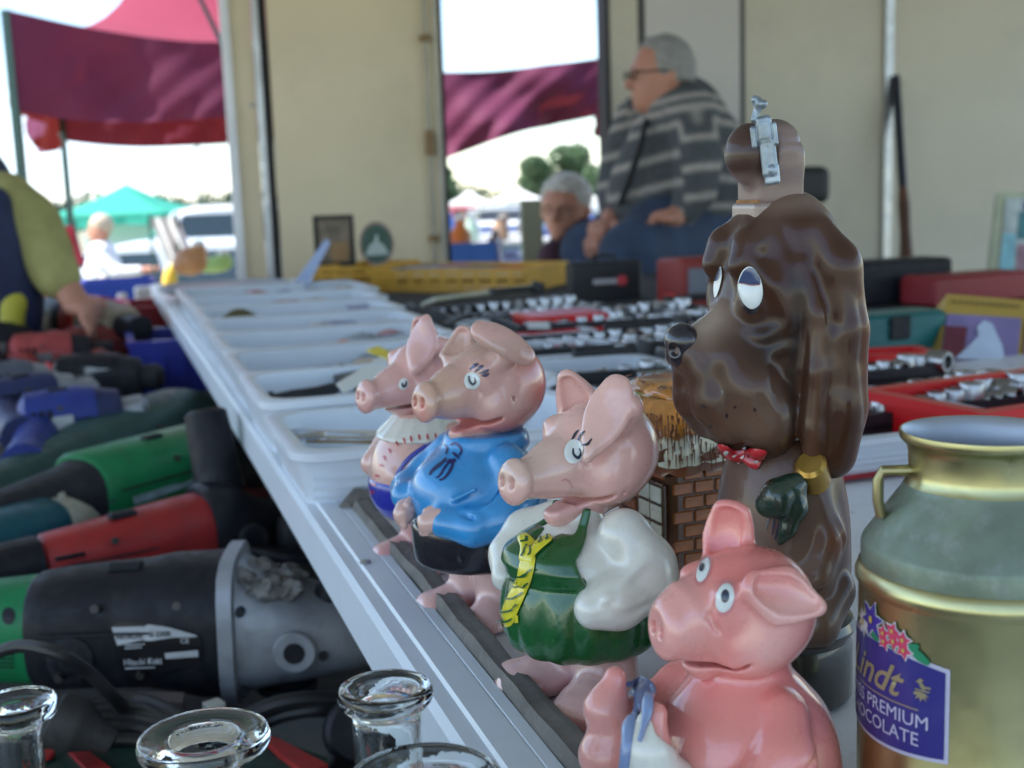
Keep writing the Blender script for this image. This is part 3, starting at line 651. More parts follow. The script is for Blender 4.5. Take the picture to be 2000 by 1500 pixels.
# ======== the pig in the sky-blue jumper
def blue_pig():
    r = thing('piggy_bank', 'pottery pig money box in a sky blue jumper with black trousers and rosy cheeks', 'piggy bank', at(941, 1190, T), FACE2, 'pottery pig money boxes in a row')
    hc = (-19, 0, 138); s = 1.07
    ears = [(R18(0, 20, 175), R18(-27, 24, 158), [7, 9.5, 10, 9, 6.5], 4.2, R18(.25, .6, .8), dict(curl=-2, hollow=False, root=(R18(-12, 17, 156), R18(-20, 22, 162), 7, 6))), ((0, -17, 154), (-9, -20, 170), [11, 10, 8, 5], 3.4, (.7, .4, -.1), dict(curl=2))]
    H = pig_head(hc, s, ears, None, 'open', snout_dz=-4, snl=1.0)
    def fc(v):
        c = head_cols((.74, .42, .36), (.78, .12, .11), (.58, .36, .25), hc, s, 1.0)(v)
        z = v[:, 2] - hc[2]; x = v[:, 0] - hc[0]; c = mixc(c, (.50, .34, .26), .55 * ss(z, 12, 24) * ss(x, -10, 10) * ss(-z, -34, -27)); return mixc(c, (.75, .62, .50), .8 * ss(-z, 22, 29))
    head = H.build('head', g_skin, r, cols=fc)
    B = SDF((-52, -56, 44), (56, 60, 122), .8)
    B.prof([(52, 34), (56, 39), (66, 41), (78, 40), (90, 36), (98, 29), (103, 23), (108, 20)], c=(-2, 0))
    B.chain([(-2, 29, 96), (-2, 40, 80), (10, 43, 68), (26, 34, 64), (37, 20, 66)], [12, 13, 13, 11, 9], 4); B.chain([(0, -27, 96), (10, -38, 82), (26, -36, 74), (36, -24, 74)], [12, 12, 11, 9], 4)
    B.ell((26, 2, 80), (16, 22, 18), 8)
    for (a, b, rr) in (((4, 46, 86), (22, 42, 76), 1.8), ((-10, 50, 72), (10, 53, 62), 2.0), ((14, 44, 62), (30, 38, 60), 1.6), ((24, 34, 86), (34, 26, 80), 1.6)): B.cone(a, b, rr, rr * .6, 4)
    for (a, b, rr) in (((-2, 38, 98), (14, 40, 78), 1.4), ((14, 41, 78), (30, 36, 80), 1.3), ((-16, 50, 78), (2, 55, 66), 1.2), ((30, 40, 70), (38, 28, 78), 1.2)): B.cone(a, b, rr, rr, 3, 's')
    B.prof([(100, 25), (103, 26.5), (108, 26), (111, 24.5)], 2, c=(-8, 0)); B.blur(2); ju = B.build('jumper', g_blue, r)
    Tn = SDF((-48, -48, 30), (48, 48, 62), .8); Tn.prof([(33, 36), (34.5, 39), (37, 40.5), (48, 41.5), (57, 41.5), (60, 39)], c=(-1, 0)); Tn.blur(1); Tn.build('trousers', g_black, r)
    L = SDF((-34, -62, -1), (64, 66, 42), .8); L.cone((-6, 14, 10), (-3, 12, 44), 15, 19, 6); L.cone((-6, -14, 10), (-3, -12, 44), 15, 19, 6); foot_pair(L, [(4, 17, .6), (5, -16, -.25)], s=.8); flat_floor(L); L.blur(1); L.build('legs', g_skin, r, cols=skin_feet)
    for sd_ in (-.62, .62):
        Hd = SDF((18, -46, 44), (62, 50, 92), .7); Hd.chain([(38, 30 * sd_, 68), (44, 22 * sd_, 66)], [7.5, 6.5], 2)
        for k in range(4): Hd.chain([(40, (27 - k * 3.2) * sd_, 72 - k * 1.0), (46, (25 - k * 3) * sd_, 68), (46, (25 - k * 3) * sd_, 61 - k * .4)], [2.6, 2.5, 2.1], 1.0)
        Hd.chain([(38, 22 * sd_, 74), (43, 17 * sd_, 72)], [2.8, 2.3], 1.2); Hd.build('hand', g_skin, r, cols=lambda v: np.tile(np.array((.74, .46, .40)), (len(v), 1)))
    bv = bvh_of([head]); _bc[id(bv)] = Vector((0, 0, .14))
    e = eye_px(r, bv, (922, 744), 16, 17, 0, head)
    paint_line(r, bv, [(928, 737), (930, 746), (922, 751), (916, 744), (917, 735)], [2, 4, 5.5, 5, 3], p_ink, 'pupil', .0011, parent=e)
    for pts in ([(918, 722), (928, 714), (935, 711)], [(927, 727), (938, 718), (944, 714)], [(935, 730), (946, 726), (955, 722)], [(940, 733), (948, 733), (955, 729)]): paint_line(r, bv, pts, [2, 7, 3], p_irid, 'eyelash', .0004, 12, head)
    bb = bvh_of([ju]); _bc[id(bb)] = Vector((.02, .01, .08))
    # cravat pattern at the neck
    for pts, wd in (([(868, 868), (874, 876), (871, 888)], 5), ([(880, 870), (888, 866), (897, 871), (902, 880), (897, 890)], 6), ([(884, 884), (890, 889), (897, 896)], 6), ([(872, 895), (862, 905), (846, 918), (839, 928)], 7), ([(880, 900), (870, 912), (860, 928), (852, 934)], 5), ([(872, 902), (884, 904), (880, 918), (868, 934), (858, 938)], 6), ([(890, 898), (882, 902), (876, 898)], 9)):
        paint_line(r, bb, pts, [wd * .6, wd, wd * .6], p_navy, 'cravat_mark', .0004, 14)
    return r
# ======== the pig in blue rompers
def romper_pig():
    r = thing('piggy_bank', 'pottery pig money box with white stitched collar and royal blue rompers, the farthest pig', 'piggy bank', at(838, 1088, T), FACE2, 'pottery pig money boxes in a row')
    hc = (-11, 0, 130); s = 1.02
    ears = [(R18(9, 25, 139), R18(-1, 20, 169), [4, 9.5, 11, 9, 4], 3.6, R18(.6, .8, .1), dict(curl=3, hollow=False, root=(R18(-9, 16, 146), R18(-9, 21, 152), 8, 7))), ((-16, -17, 146), (-14, -20, 166), [11, 11, 9, 5], 3.4, (.7, .5, -.1), dict(curl=2))]
    H = pig_head(hc, s, ears, None, 'shut', snout_dz=-9, snl=1.08, nose_r=10.5)
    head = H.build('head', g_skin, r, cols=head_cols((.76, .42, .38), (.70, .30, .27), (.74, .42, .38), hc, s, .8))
    B = SDF((-52, -54, 44), (54, 54, 116), .9)
    B.prof([(48, 38), (58, 40.5), (70, 40), (82, 36), (92, 30), (99, 25), (106, 20)], c=(-2, 0)); B.chain([(-8, 26, 88), (-10, 38, 76), (4, 43, 64), (22, 36, 60)], [11, 12, 11, 9], 4); B.chain([(-2, -26, 88), (6, -38, 76), (22, -34, 66)], [11, 11, 9], 4)
    B.ell((33, 14, 66), (4, 6, 6), 3); B.blur(1); bd = B.build('body', g_skin, r, cols=lambda v: np.tile(np.array((.74, .44, .38)), (len(v), 1)))
    Rm = SDF((-50, -50, 26), (50, 52, 68), .9); Rm.prof([(30, 24), (34, 33), (42, 39), (50, 41.5), (58, 42), (62, 40)], c=(-2, 0)); Rm.blur(1); Rm.build('rompers', g_royal, r)
    Cl = SDF((-40, -42, 84), (40, 42, 108), .8); Cl.prof([(88, 33.5), (90, 35.5), (96, 30), (102, 24), (104, 22)], c=(-2, 0), pleat=lambda th, Z, X, Y: .8 * np.abs(np.sin(th * 9))); Cl.blur(1); Cl.build('collar', g_white, r)
    L = SDF((-34, -62, -1), (64, 66, 42), .9); L.cone((-6, 14, 10), (-3, 12, 40), 15, 19, 6); L.cone((-6, -14, 10), (-3, -12, 40), 15, 19, 6); foot_pair(L, [(4, 17, .5), (5, -16, -.25)], s=.8); flat_floor(L); L.blur(1)
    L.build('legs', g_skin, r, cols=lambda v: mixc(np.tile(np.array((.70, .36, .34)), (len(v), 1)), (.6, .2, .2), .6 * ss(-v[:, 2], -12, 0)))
    bv = bvh_of([head]); _bc[id(bv)] = Vector((0, 0, .13)); e = eye_px(r, bv, (788, 750), 9, 12, .3, head)
    paint_line(r, bv, [(793, 745), (792, 752), (787, 755), (785, 749)], [3, 5, 5, 4], p_ink, 'pupil', .0011, parent=e)
    bb = bvh_of([x for x in r.children if x.name.startswith(('body', 'collar', 'rompers'))]); _bc[id(bb)] = Vector((0, 0, .07))
    paint_line(r, bb, [(876, 858), (840, 868), (800, 895), (775, 930), (768, 962)], [9, 9, 9, 8, 8], g_royal, 'strap', .0006, 30, thick=.0008)
    for i, (x, y) in enumerate([(724, 960), (727, 945), (733, 928), (741, 908), (750, 890), (760, 876), (774, 862), (788, 856), (802, 852), (818, 849), (834, 848), (850, 847)]):
        dx, dy = (8, 2) if i < 4 else ((4, 9) if i < 8 else (2, 11)); paint_line(r, bb, [(x, y), (x + dx / 2, y + dy / 2), (x + dx, y + dy)], [3, 4, 3], p_red, 'stitch', .0005, 6)
    return r
# ======== the baby pig with a nappy
def baby_pig():
    r = thing('piggy_bank', 'small all pink pottery baby pig with a nappy and pale blue pin, nearest the corner', 'piggy bank', at(1440, 1582, T), FACE, 'pottery pig money boxes in a row')
    hc = (-8, 0, 89); s = 1.0; r.scale = (.93, .93, .95)
    ears = [((4, 21, 107), (-19, 31, 98), [6, 10, 12, 9, 4], 3.6, (.15, .9, .45), dict(curl=3, root=((-8, 17, 100), (-12, 22, 106), 8, 7))), ((-2, -14, 108), (-7, -15, 129), [9, 11.5, 10.5, 8], 3.8, (.75, .65, 0), dict(curl=2))]
    H = pig_head(hc, s, ears, None, 'shut', snout_dz=-3, snl=.82, nose_r=12, fore=(9, 0, 7), base_r=20)
    pk = (.82, .27, .24)
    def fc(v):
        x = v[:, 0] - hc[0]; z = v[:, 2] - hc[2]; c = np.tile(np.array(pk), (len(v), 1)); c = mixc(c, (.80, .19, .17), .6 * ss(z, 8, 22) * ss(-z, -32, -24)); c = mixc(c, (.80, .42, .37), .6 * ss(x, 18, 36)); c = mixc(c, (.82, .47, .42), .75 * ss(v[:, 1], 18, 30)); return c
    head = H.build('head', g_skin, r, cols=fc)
    B = SDF((-48, -54, -1), (66, 60, 82), .9)
    B.prof([(0, 30), (4, 36), (16, 41), (32, 40), (46, 35), (56, 27), (64, 20), (70, 20)], c=(-4, 0)); B.blur(2)
    B.chain([(-6, 27, 52), (0, 39, 40), (16, 41, 26), (30, 33, 24)], [11, 12, 11, 9], 5); B.chain([(-4, -27, 54), (10, -36, 44), (24, -34, 38), (34, -26, 40)], [10, 10, 9, 7], 5)
    for sd_ in (-1, 1):                         # feet stuck straight out, soles up
        yy = 17 if sd_ > 0 else -24; B.chain([(18, yy, 16), (40, yy, 18), (52, yy, 24)], [17, 15, 12], 6); B.chain([(46, yy, 28), (50, yy - 2, 44), (45, yy - 3, 57)], [12, 9.5, 5], 4); B.cone((50, yy, 22), (53, yy + 2, 12), 9, 8, 4)
    B.ell((-7, 52, 30), (12, 3, 9), 4); B.cone((-14, 47, 44), (8, 54, 36), 1.6, 1.4, 3, 's'); flat_floor(B); B.blur(1)
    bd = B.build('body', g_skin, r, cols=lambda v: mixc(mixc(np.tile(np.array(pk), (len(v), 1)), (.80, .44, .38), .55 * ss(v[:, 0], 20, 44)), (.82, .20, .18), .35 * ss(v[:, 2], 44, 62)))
    bb = bvh_of([bd]); _bc[id(bb)] = Vector((0, 0, .04))
    paint_spot(r, bb, smooth_out([(1236, 1400), (1256, 1392), (1272, 1410), (1284, 1440), (1330, 1476), (1350, 1520), (1280, 1560), (1226, 1540), (1222, 1450)], 5), g_white, 'nappy', .0012, 8, thick=.0012)
    pin = paint_line(r, bb, [(1266, 1340), (1248, 1372), (1236, 1410), (1230, 1460), (1226, 1510)], [30, 36, 22, 16, 14], p_pin, 'nappy_pin', .0022, 30, thick=.002)
    paint_line(r, bb, [(1272, 1352), (1270, 1390), (1260, 1425), (1252, 1452)], [12, 14, 10, 6], p_pin, 'pin_clasp', .0030, 20, parent=pin, thick=.002)
    bv = bvh_of([head]); _bc[id(bv)] = Vector((0, 0, .09))
    rose = glaze('eye_rim_rose_paint', (.70, .24, .24))
    e = eye_px(r, bv, (1416, 1168), 17, 28, .22, head, ring=rose); paint_spot(r, bv, oval(7, 11, 16, (1417, 1165), .15), p_ink, 'pupil', .0013, 3, parent=e)
    e = eye_px(r, bv, (1374, 1114), 11, 25, .35, head, ring=rose); paint_spot(r, bv, oval(4.5, 9, 16, (1373, 1112), .3), p_ink, 'pupil', .0013, 3, parent=e)
    return r
for fn in (green_pig, blue_pig, romper_pig, baby_pig): fn()
# ---------------------------------------------------------------- the hound decanter
g_dog = glaze('brown_hound_glaze', vcol=True, var=.04, rough=.5, bump=.0, dirt=0)
g_dog.node_tree.nodes['Principled BSDF'].inputs['Coat Weight'].default_value = .55; g_dog.node_tree.nodes['Principled BSDF'].inputs['Specular IOR Level'].default_value = .15; g_dog.node_tree.nodes['Principled BSDF'].inputs['Coat Roughness'].default_value = .13
g_gold = mat('gold_paint', (.50, .30, .06), .32, metal=.75, coat=.5, var=.2, vscale=60); g_silver = mat('pewter_paint', (.28, .33, .37), .35, metal=.55, coat=.3, var=.35, vscale=90, bump=.2, bscale=300)
g_bottle = glaze('bottle_green_glaze', (.012, .035, .022), var=.15); g_cork = mat('cork_mat', (.35, .17, .06), .8, var=.3, vscale=150)
def dog():
    r = thing('hound_decanter', 'tall glossy brown pottery hound decanter with drooping ears and a red spotted bow tie', 'decanter', at(1545, 1345, T), math.atan2(-.34, -.94))
    r.scale = (.785, .785, .895); r.location = at(1522, 1345, T)
    # local: x forward, y towards the camera side, z up; millimetres
    def dcol(v):
        x, y, z = v[:, 0], v[:, 1], v[:, 2]; n = .5 + .5 * np.sin(x * .13 + 1.7 * np.sin(z * .07 + y * .1)) * np.cos(y * .12 + z * .05)
        c = np.tile(np.array((.055, .019, .009)), (len(v), 1)); a_ = np.abs(y); e_ = 6 + 2.5 * np.sin(z * .045 + 1)
        c = mixc(c, (.018, .010, .009), .85 * np.exp(-((x - e_ - 6) / 5) ** 2) * ss(z, 140, 165) * ss(-z, -245, -225) * ss(a_, 15, 24)); c = mixc(c, (.12, .055, .03), .7 * np.exp(-((x - e_ + 4) / 4) ** 2) * ss(-z, -235, -200) * ss(a_, 22, 32)); c = mixc(c, (.015, .009, .008), .8 * np.exp(-((x - 26) / 14) ** 2 - ((z - 200) / 13) ** 2) * ss(a_, 12, 20)); c = mixc(c, (.11, .06, .042), .6 * ss(z, 245, 262) * n); c = mixc(c, (.20, .06, .012), .75 * ss(-x, 16, 36) * ss(z, 60, 110) * ss(-z, -262, -240))  # ear grooves and eye pouches darkened: crease shade put into the glaze colour
        mz = np.exp(-((x - 52) / 16) ** 2 - ((z - 208) / 17) ** 2 - (y / 15) ** 2); c = mixc(c, (.36, .27, .21), .85 * np.clip(mz * 1.5, 0, 1))
        lip = np.exp(-((x - 38) / 22) ** 2 - ((z - 160) / 22) ** 2); c = mixc(c, (.20, .125, .085), .6 * lip)
        body = ss(-z, -142, -128); c = mixc(c, (.19, .12, .09), .8 * body * ss(x, -26, 12)); c = mixc(c, (.22, .075, .03), .7 * body * np.exp(-((x + 12) / 9) ** 2 - ((z - 95) / 9) ** 2))
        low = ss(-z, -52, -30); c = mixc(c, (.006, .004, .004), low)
        c = mixc(c, (.30, .2, .15), .5 * ss(z, 262, 272)); return c
    S = SDF((-52, -56, 118), (84, 60, 282), .9)
    hc = (-2, 0, 0)
    S.chain([(-4, 0, 246), (0, 0, 225), (2, 0, 190)], [33, 36, 34], 6)             # skull and cheeks
    S.ell((6, 0, 252), (26, 25, 20), 8)
    for sg in (-1, 1):
        S.chain([(16, 11 * sg, 256), (30, 14 * sg, 250), (37, 15 * sg, 240)], [11, 9.5, 7.5], 4)       # brow pads
        S.chain([(34, 19 * sg, 243), (22, 27 * sg, 230), (12, 31 * sg, 212)], [6, 5, 4.5], 3)
        S.ell((29, 17.5 * sg, 222), (11, 9.5, 17), 2.5)                                # eye ball bed
        S.chain([(36, 17 * sg, 208), (28, 25 * sg, 203), (17, 30 * sg, 208)], [4.2, 4, 3.5], 2.5)      # pouch below the eye
        S.chain([(38, 16 * sg, 200), (28, 25 * sg, 194), (16, 31 * sg, 198)], [3.8, 3.8, 3], 2.5)
        S.chain([(44, 12 * sg, 192), (34, 19 * sg, 176), (22, 22 * sg, 160), (18, 20 * sg, 150)], [15, 17, 17, 12], 7)   # flews
        S.chain([(58, 8 * sg, 186), (54, 11 * sg, 170), (44, 13 * sg, 158)], [11, 12, 12], 4)
    S.cone((22, 0, 208), (60, 0, 197), 19, 11.5, 10)                              # muzzle
    S.ell((63, 0, 196), (12, 13, 11), 4)
    S.chain([(52, 0, 176), (40, 0, 158), (30, 0, 150)], [10, 11, 12], 6)            # chin
    for sg in (-1, 1): S.chain([(66, 1.2 * sg, 184), (64, 5 * sg, 178), (54, 12 * sg, 168), (42, 22 * sg, 150)], [1.2, 1.5, 1.6, 1.2], 2.5, 's')
    for sg in (-1, 1):
        S.chain([(40, 14 * sg, 214), (33, 24 * sg, 210), (22, 31 * sg, 216)], [1.1, 1.2, 1.0], 2, 's'); S.chain([(42, 15 * sg, 204), (33, 26 * sg, 199), (20, 33 * sg, 203)], [1.0, 1.2, 1.0], 2, 's'); S.chain([(44, 10 * sg, 206), (42, 13 * sg, 190), (36, 24 * sg, 180), (24, 34 * sg, 176)], [1.0, 1.6, 1.8, 1.0], 3.5, 's')
        S.chain([(16, 22 * sg, 262), (8, 33 * sg, 244), (4, 38 * sg, 226)], [1.4, 1.6, 1.2], 4, 's')
        # ear: a long folded flap
        S.chain([(-8, 26 * sg, 256), (-18, 34 * sg, 238), (-20, 37 * sg, 205), (-18, 36 * sg, 165), (-16, 33 * sg, 141)], [11, 14, 15, 17, 15], 4)
        S.chain([(4, 30 * sg, 240), (-1, 38 * sg, 215), (1, 40 * sg, 185), (2, 38 * sg, 155), (-3, 35 * sg, 140)], [5, 5.5, 6, 7, 8], 3.5)
        S.chain([(-2, 36 * sg, 238), (-8, 46 * sg, 210), (-6, 50 * sg, 180), (-6, 49 * sg, 158)], [1.8, 2.4, 2.8, 2.5], 4, 's'); S.chain([(9, 33 * sg, 236), (8, 37 * sg, 200), (12, 36 * sg, 160), (8, 32 * sg, 138)], [1.5, 2.2, 2.4, 2.2], 3, 's')
        S.chain([(-22, 45 * sg, 225), (-24, 50 * sg, 190), (-26, 48 * sg, 160)], [1.6, 2, 1.8], 4, 's')
    S.chain([(24, 0, 272), (36, 0, 258), (42, 0, 238), (44, 0, 224)], [2.2, 2.4, 2.2, 1.6], 4, 's')
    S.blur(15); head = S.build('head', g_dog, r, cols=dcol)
    # body
    B = SDF((-52, -50, -1), (52, 56, 150), 1.0)
    B.prof([(38, 33), (46, 39), (58, 42), (80, 42.5), (105, 41), (125, 37), (140, 31), (147, 26)], c=(-2, 0))
    B.chain([(-4, 30, 118), (-10, 38, 96), (0, 41, 76), (18, 34, 70)], [10, 10, 9.5, 8], 5); B.chain([(-4, -30, 118), (-10, -38, 96), (0, -41, 76), (18, -34, 70)], [10, 10, 9.5, 8], 5)
    B.chain([(-20, 34, 64), (0, 42, 50), (24, 34, 44), (40, 22, 44)], [11, 12, 10, 9], 5); B.chain([(-20, -34, 64), (0, -42, 50), (24, -34, 44), (44, -22, 46)], [11, 12, 10, 9], 5)
    for k, zz in enumerate((56, 50, 45)): B.chain([(-34 + k, 10, zz), (-24, 30 + k, zz - 3), (0, 42, zz - 6), (26, 30, zz - 8)], [1.3] * 4, 2.5, 's')
    B.chain([(-30, 20, 120), (-36, 16, 100), (-36, 16, 80)], [1.2, 1.4, 1.2], 3, 's'); B.chain([(-8, 46, 110), (-16, 46, 90), (-8, 50, 74), (14, 44, 66)], [1.2, 1.3, 1.3, 1.2], 3, 's')
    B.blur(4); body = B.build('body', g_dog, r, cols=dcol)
    mb = MB(); mb.lathe([(.0430, 0), (.0445, .002), (.0445, .030), (.0430, .034), (.0455, .038), (.0465, .041), (.0445, .045), (.036, .048)], 56, (-.001, 0, 0)); mb.build('base', glaze('black_brown_glaze', (.006, .004, .004), rough=.5, dirt=0), r, True, 40)
    # eyes
    bv = bvh_of([head]); _bc[id(bv)] = Vector((0, 0, .2))
    e = paint_spot(r, bv, smooth_out([(1464, 520), (1482, 537), (1490, 565), (1484, 592), (1468, 603), (1452, 590), (1443, 562), (1447, 533)], 5), p_eye, 'eye', .0009, 8, parent=head, thick=.0016)
    paint_spot(r, bv, smooth_out([(1464, 521), (1480, 534), (1486, 552), (1466, 557), (1447, 550), (1450, 530)], 5), mat('slate_iris_paint', (.07, .10, .20), .15, coat=1), 'iris', .0028, 5, parent=e, thick=.0006)
    paint_line(r, bv, [(1447, 551), (1466, 558), (1486, 553)], [2, 2.5, 2], mat('iris_rim_paint', (.3, .1, .08), .3), 'iris_rim', .0036, 12, e)
    paint_line(r, bv, [(1442, 556), (1448, 588), (1466, 610), (1484, 598)], [2, 5, 7, 2], g_black, 'eyelid_line', .0006, 16, e)
    e = paint_spot(r, bv, smooth_out([(1408, 520), (1412, 540), (1406, 568), (1398, 582), (1395, 562), (1400, 535)], 5), p_eye, 'eye', .0009, 5, parent=head, thick=.001)
    paint_spot(r, bv, smooth_out([(1408, 521), (1411, 536), (1406, 548), (1399, 545), (1402, 530)], 4), M('slate_iris_paint'), 'iris', .0022, 4, parent=e)
    N = SDF((52, -18, 180), (86, 18, 218), .7); N.ell((67, 0, 202), (10.5, 11.5, 9.5)); N.ell((70, 0, 195), (7, 9, 7), 3)
    for sg in (-1, 1): N.ell((75, 5.5 * sg, 198), (4, 2.4, 2.4), 2, op='s')
    N.cone((78, 0, 201), (76, 0, 190), .7, .7, 1.5, 's'); N.build('nose', g_black, r)
    for (x, y, a) in ((1412, 766, 6), (1373, 792, 4), (1377, 795, 2), (1419, 812, 5), (1388, 833, 3), (1436, 795, 3), (1474, 800, 4), (1405, 770, 2.5)):
        paint_spot(r, bv, smooth_out([(x - a * .6, y), (x, y - a), (x + a * .6, y - .2 * a), (x + a * .3, y + a)], 3), g_black, 'whisker_spot', .0003, 2, parent=head)
    # bow tie
    bb = bvh_of([body, head]); _bc[id(bb)] = Vector((0, 0, .1))
    bt = paint_spot(r, bb, smooth_out([(1404, 862), (1418, 864), (1440, 874), (1470, 870), (1496, 874), (1496, 886), (1484, 914), (1470, 916), (1450, 900), (1436, 892), (1420, 884), (1404, 878)], 5), p_red, 'bow_tie', .002, 8, thick=.0035)
    for (x, y, a) in ((1465, 880, 5), (1459, 897, 4.5), (1452, 880, 2.5), (1434, 872, 3.5), (1418, 866, 3), (1442, 888, 2.5), (1410, 872, 2), (1484, 884, 3)): paint_spot(r, bb, oval(a, a * 1.05, 12, (x, y)), p_eye, 'dot', .0056, 2, parent=bt)
    # the thing it hugs: a gold-capped green bottle
    inv = local_eye(r)
    def P(px, py, d): o, dd = pxray(inv, px, py); return o + dd * d
    def hit(px, py, off):
        h = throw(bb, inv, px, py, off); return h
    bt2 = thing('held_bottle', None, None); bt2.parent = r; del_keys = [k for k in ('label', 'category') if k in bt2]
    a = hit(1594, 920, .004); c = hit(1566, 906, .012); m1 = MB(); ax = (c - a).normalized(); m1.cyl(a - ax * .004, a + ax * .0135, .0098, .0094, 24, bev=.002); m1.build('gold_cap', g_gold, r, True, 40)
    q = [hit(1562, 938, .005), hit(1540, 956, .006), hit(1520, 974, .007), hit(1502, 984, .006)];
    G_ = SDF([min(v[i] for v in q) * 1000 - 26 for i in range(3)], [max(v[i] for v in q) * 1000 + (26 if i < 2 else 14) for i in range(3)], .8); G_.lo[2] -= 60; G_.n = None
    G_ = SDF([min(v[i] for v in q) * 1000 - (26 if i < 2 else 56) for i in range(3)], [max(v[i] for v in q) * 1000 + 24 for i in range(3)], .8); G_.chain([tuple(v * 1000) for v in q], [4.5, 7.5, 10.5, 7], 3)
    q = [hit(1556, 950, .007), hit(1552, 990, .006), hit(1538, 1030, .004), hit(1524, 1056, .003)]; G_.chain([tuple(v * 1000) for v in q], [4, 6, 4.5, 2], 4); G_.build('green_bottle', g_bottle, r)
    bpy.data.objects.remove(bt2)
    for pts in ([(1502, 1000), (1500, 1018), (1496, 1034)], [(1514, 1004), (1512, 1022), (1509, 1044)], [(1524, 1010), (1520, 1030), (1514, 1054)]): paint_line(r, bb, pts, [3, 5, 3], p_ink, 'paw_line', .0006, 10)
    if 0: paint_line(r, bb, [(1485, 1056), (1520, 1046), (1560, 1042), (1604, 1048)], [10, 20, 18, 8], glaze('grey_lilac_paint', (.27, .24, .27)), 'cuff', .0016, 20, thick=.001)
    # neck and stopper
    nk = SDF((-20, -30, 258), (48, 30, 276), .8); nk.box((9, 0, 264), (16, 14, 8), 2.0); nk.build('neck', glaze('taupe_glaze', (.30, .21, .18)), r)
    mb = MB(); mb.box((.009, 0, .2705), (.027, .024, .006)); mb.build('cork', g_cork, r)
    st = SDF((-18, -34, 270), (62, 34, 326), .8)
    X, Y, Z = np.ix_(*st.ax); top = 320 - np.abs(X - 20) ** 2 * .012
    st.box((15, 0, 288), (15.5, 13.5, 14), 2.5); st.box((11, 0, 300), (10.5, 13, 12), 7, 8); st.ell((12, 0, 306), (12.5, 13.5, 12), 6); st.ell((31, 3, 300), (14.5, 15.5, 16), 5)
    st.chain([(24, 8, 284), (22, 14, 296), (20, 14, 308)], [1.6, 2.0, 1.6], 3, 's'); st.blur(1)
    def sc(v):
        c = np.tile(np.array((.26, .18, .155)), (len(v), 1)); c = mixc(c, (.07, .035, .025), ss(v[:, 0], 7, 15) * ss(v[:, 2], 282, 290)); c = mixc(c, (.07, .035, .025), .8 * ss(v[:, 2], 308, 316)); return c
    st.ax = [st.ax[0] - 9, st.ax[1], st.ax[2] - 3]; st.lo = st.lo + np.array([-9, 0, -3], np.float32)
    stp = st.build('stopper', g_dog, r, cols=sc)
    bs = bvh_of([stp]); _bc[id(bs)] = Vector((.015, 0, .3))
    def hs(px, py, off): return throw(bs, inv, px, py, off)
    F = SDF((-40, -4, -50), (40, 16, 50), .55)       # the small pewter figure, modelled flat then laid on the stopper
    # in its own plane: x right, z up, y out (mm)
    F.ell((-1, 4, 34), (4.2, 4.2, 5)); F.ell((-3, 5, 37), (3, 3, 3), 1); F.ell((3, 6, 33), (3.2, 3.2, 3), 1.2); F.chain([(-2, 4, 30), (-5, 4, 24)], [3, 3], 1.5)
    F.box((1.5, 4, 16), (6.2, 4, 9.5), 3.2, 1.2); F.box((-7, 4.5, 12), (2.6, 3, 8), 2.2, .8); F.box((9.3, 4.5, 12), (1.8, 3, 8), 1.6, .8); F.box((2.5, 4, -3), (6.4, 3.6, 13), 2.6, 1.0); F.box((3.5, 3.6, -15), (6.0, 3.4, 7), 2.2, 1.4)
    F.chain([(2.5, 8.2, 4), (2.6, 7.8, -12)], [.5, .6], 1.0, 's'); F.ell((4, 7.5, -12), (2.6, 1.6, 3.6), 1.0); F.chain([(-4, 8.5, 22), (7, 8.5, 22)], [.6, .6], .8, 's'); F.chain([(-3, 8.4, 9), (7, 8.6, 9)], [.5, .5], .8, 's')
    v, f = F.mesh(); sc_ = .74; vs = []
    ux = Vector(inv.to_3x3() @ _R).normalized(); 
    org = hs(1494, 300, 0); up = Vector((0, 0, 1)); out = (Vector(inv @ Vector((0, 0, EYE))) - org); out.z = 0; out.normalize(); right = up.cross(out) ; right = -right if right.dot(ux) < 0 else right
    c_, s_ = math.cos(rad(-7)), math.sin(rad(-7))
    V = [org + right * ((p[0] * c_ - p[2] * s_ * -1) * .001 * sc_) + up * ((p[2] * c_ - p[0] * s_) * .001 * sc_) + out * ((p[1] - 3.2) * .001) for p in v]
    fast_mesh('pewter_figure', np.array([tuple(p) for p in V]), f, g_silver, r)
    return r
dog()
# ---------------------------------------------------------------- the gold churn tin
m_tin = mat('gold_tin_mat', (.50, .47, .24), .32, metal=1, var=.08, vscale=30, rvar=.05, dirt=.05, dirtcol=(.2, .2, .12)); m_tin2 = mat('worn_green_tin_mat', (.20, .25, .19), .48, metal=.7, var=.2, vscale=40, dirt=.7, dirtcol=(.34, .37, .36), rvar=.12)
m_tinin = mat('tin_inside_mat', (.40, .42, .46), .42, metal=.85, var=.08, rvar=.1)
ch = thing('churn_tin', 'gold milk churn shaped chocolate tin with a purple label, beside the hound', 'tin', at(1903, 1590, T), 0); ch.rotation_euler = (0, 0, 0)
K = 45.5e-3                                     # radius of the drum
mb = MB(); mb.lathe([(K * .9, 0), (K, .002), (K * 1.03, .004), (K * 1.03, .007), (K, .009), (K, .095), (K * 1.012, .0965), (K * 1.03, .098), (K * 1.03, .1005), (K * 1.012, .102), (K, .104), (K * .985, .1045)], 96, caps=False); mb.build('drum', m_tin, ch, True, 50)
mb = MB(); mb.lathe([(K * .985, .1043), (K * .985, .1115), (K * .97, .1135), (K * .66, .1335), (K * .635, .136)], 96, caps=False); mb.build('shoulder', m_tin2, ch, True, 40)
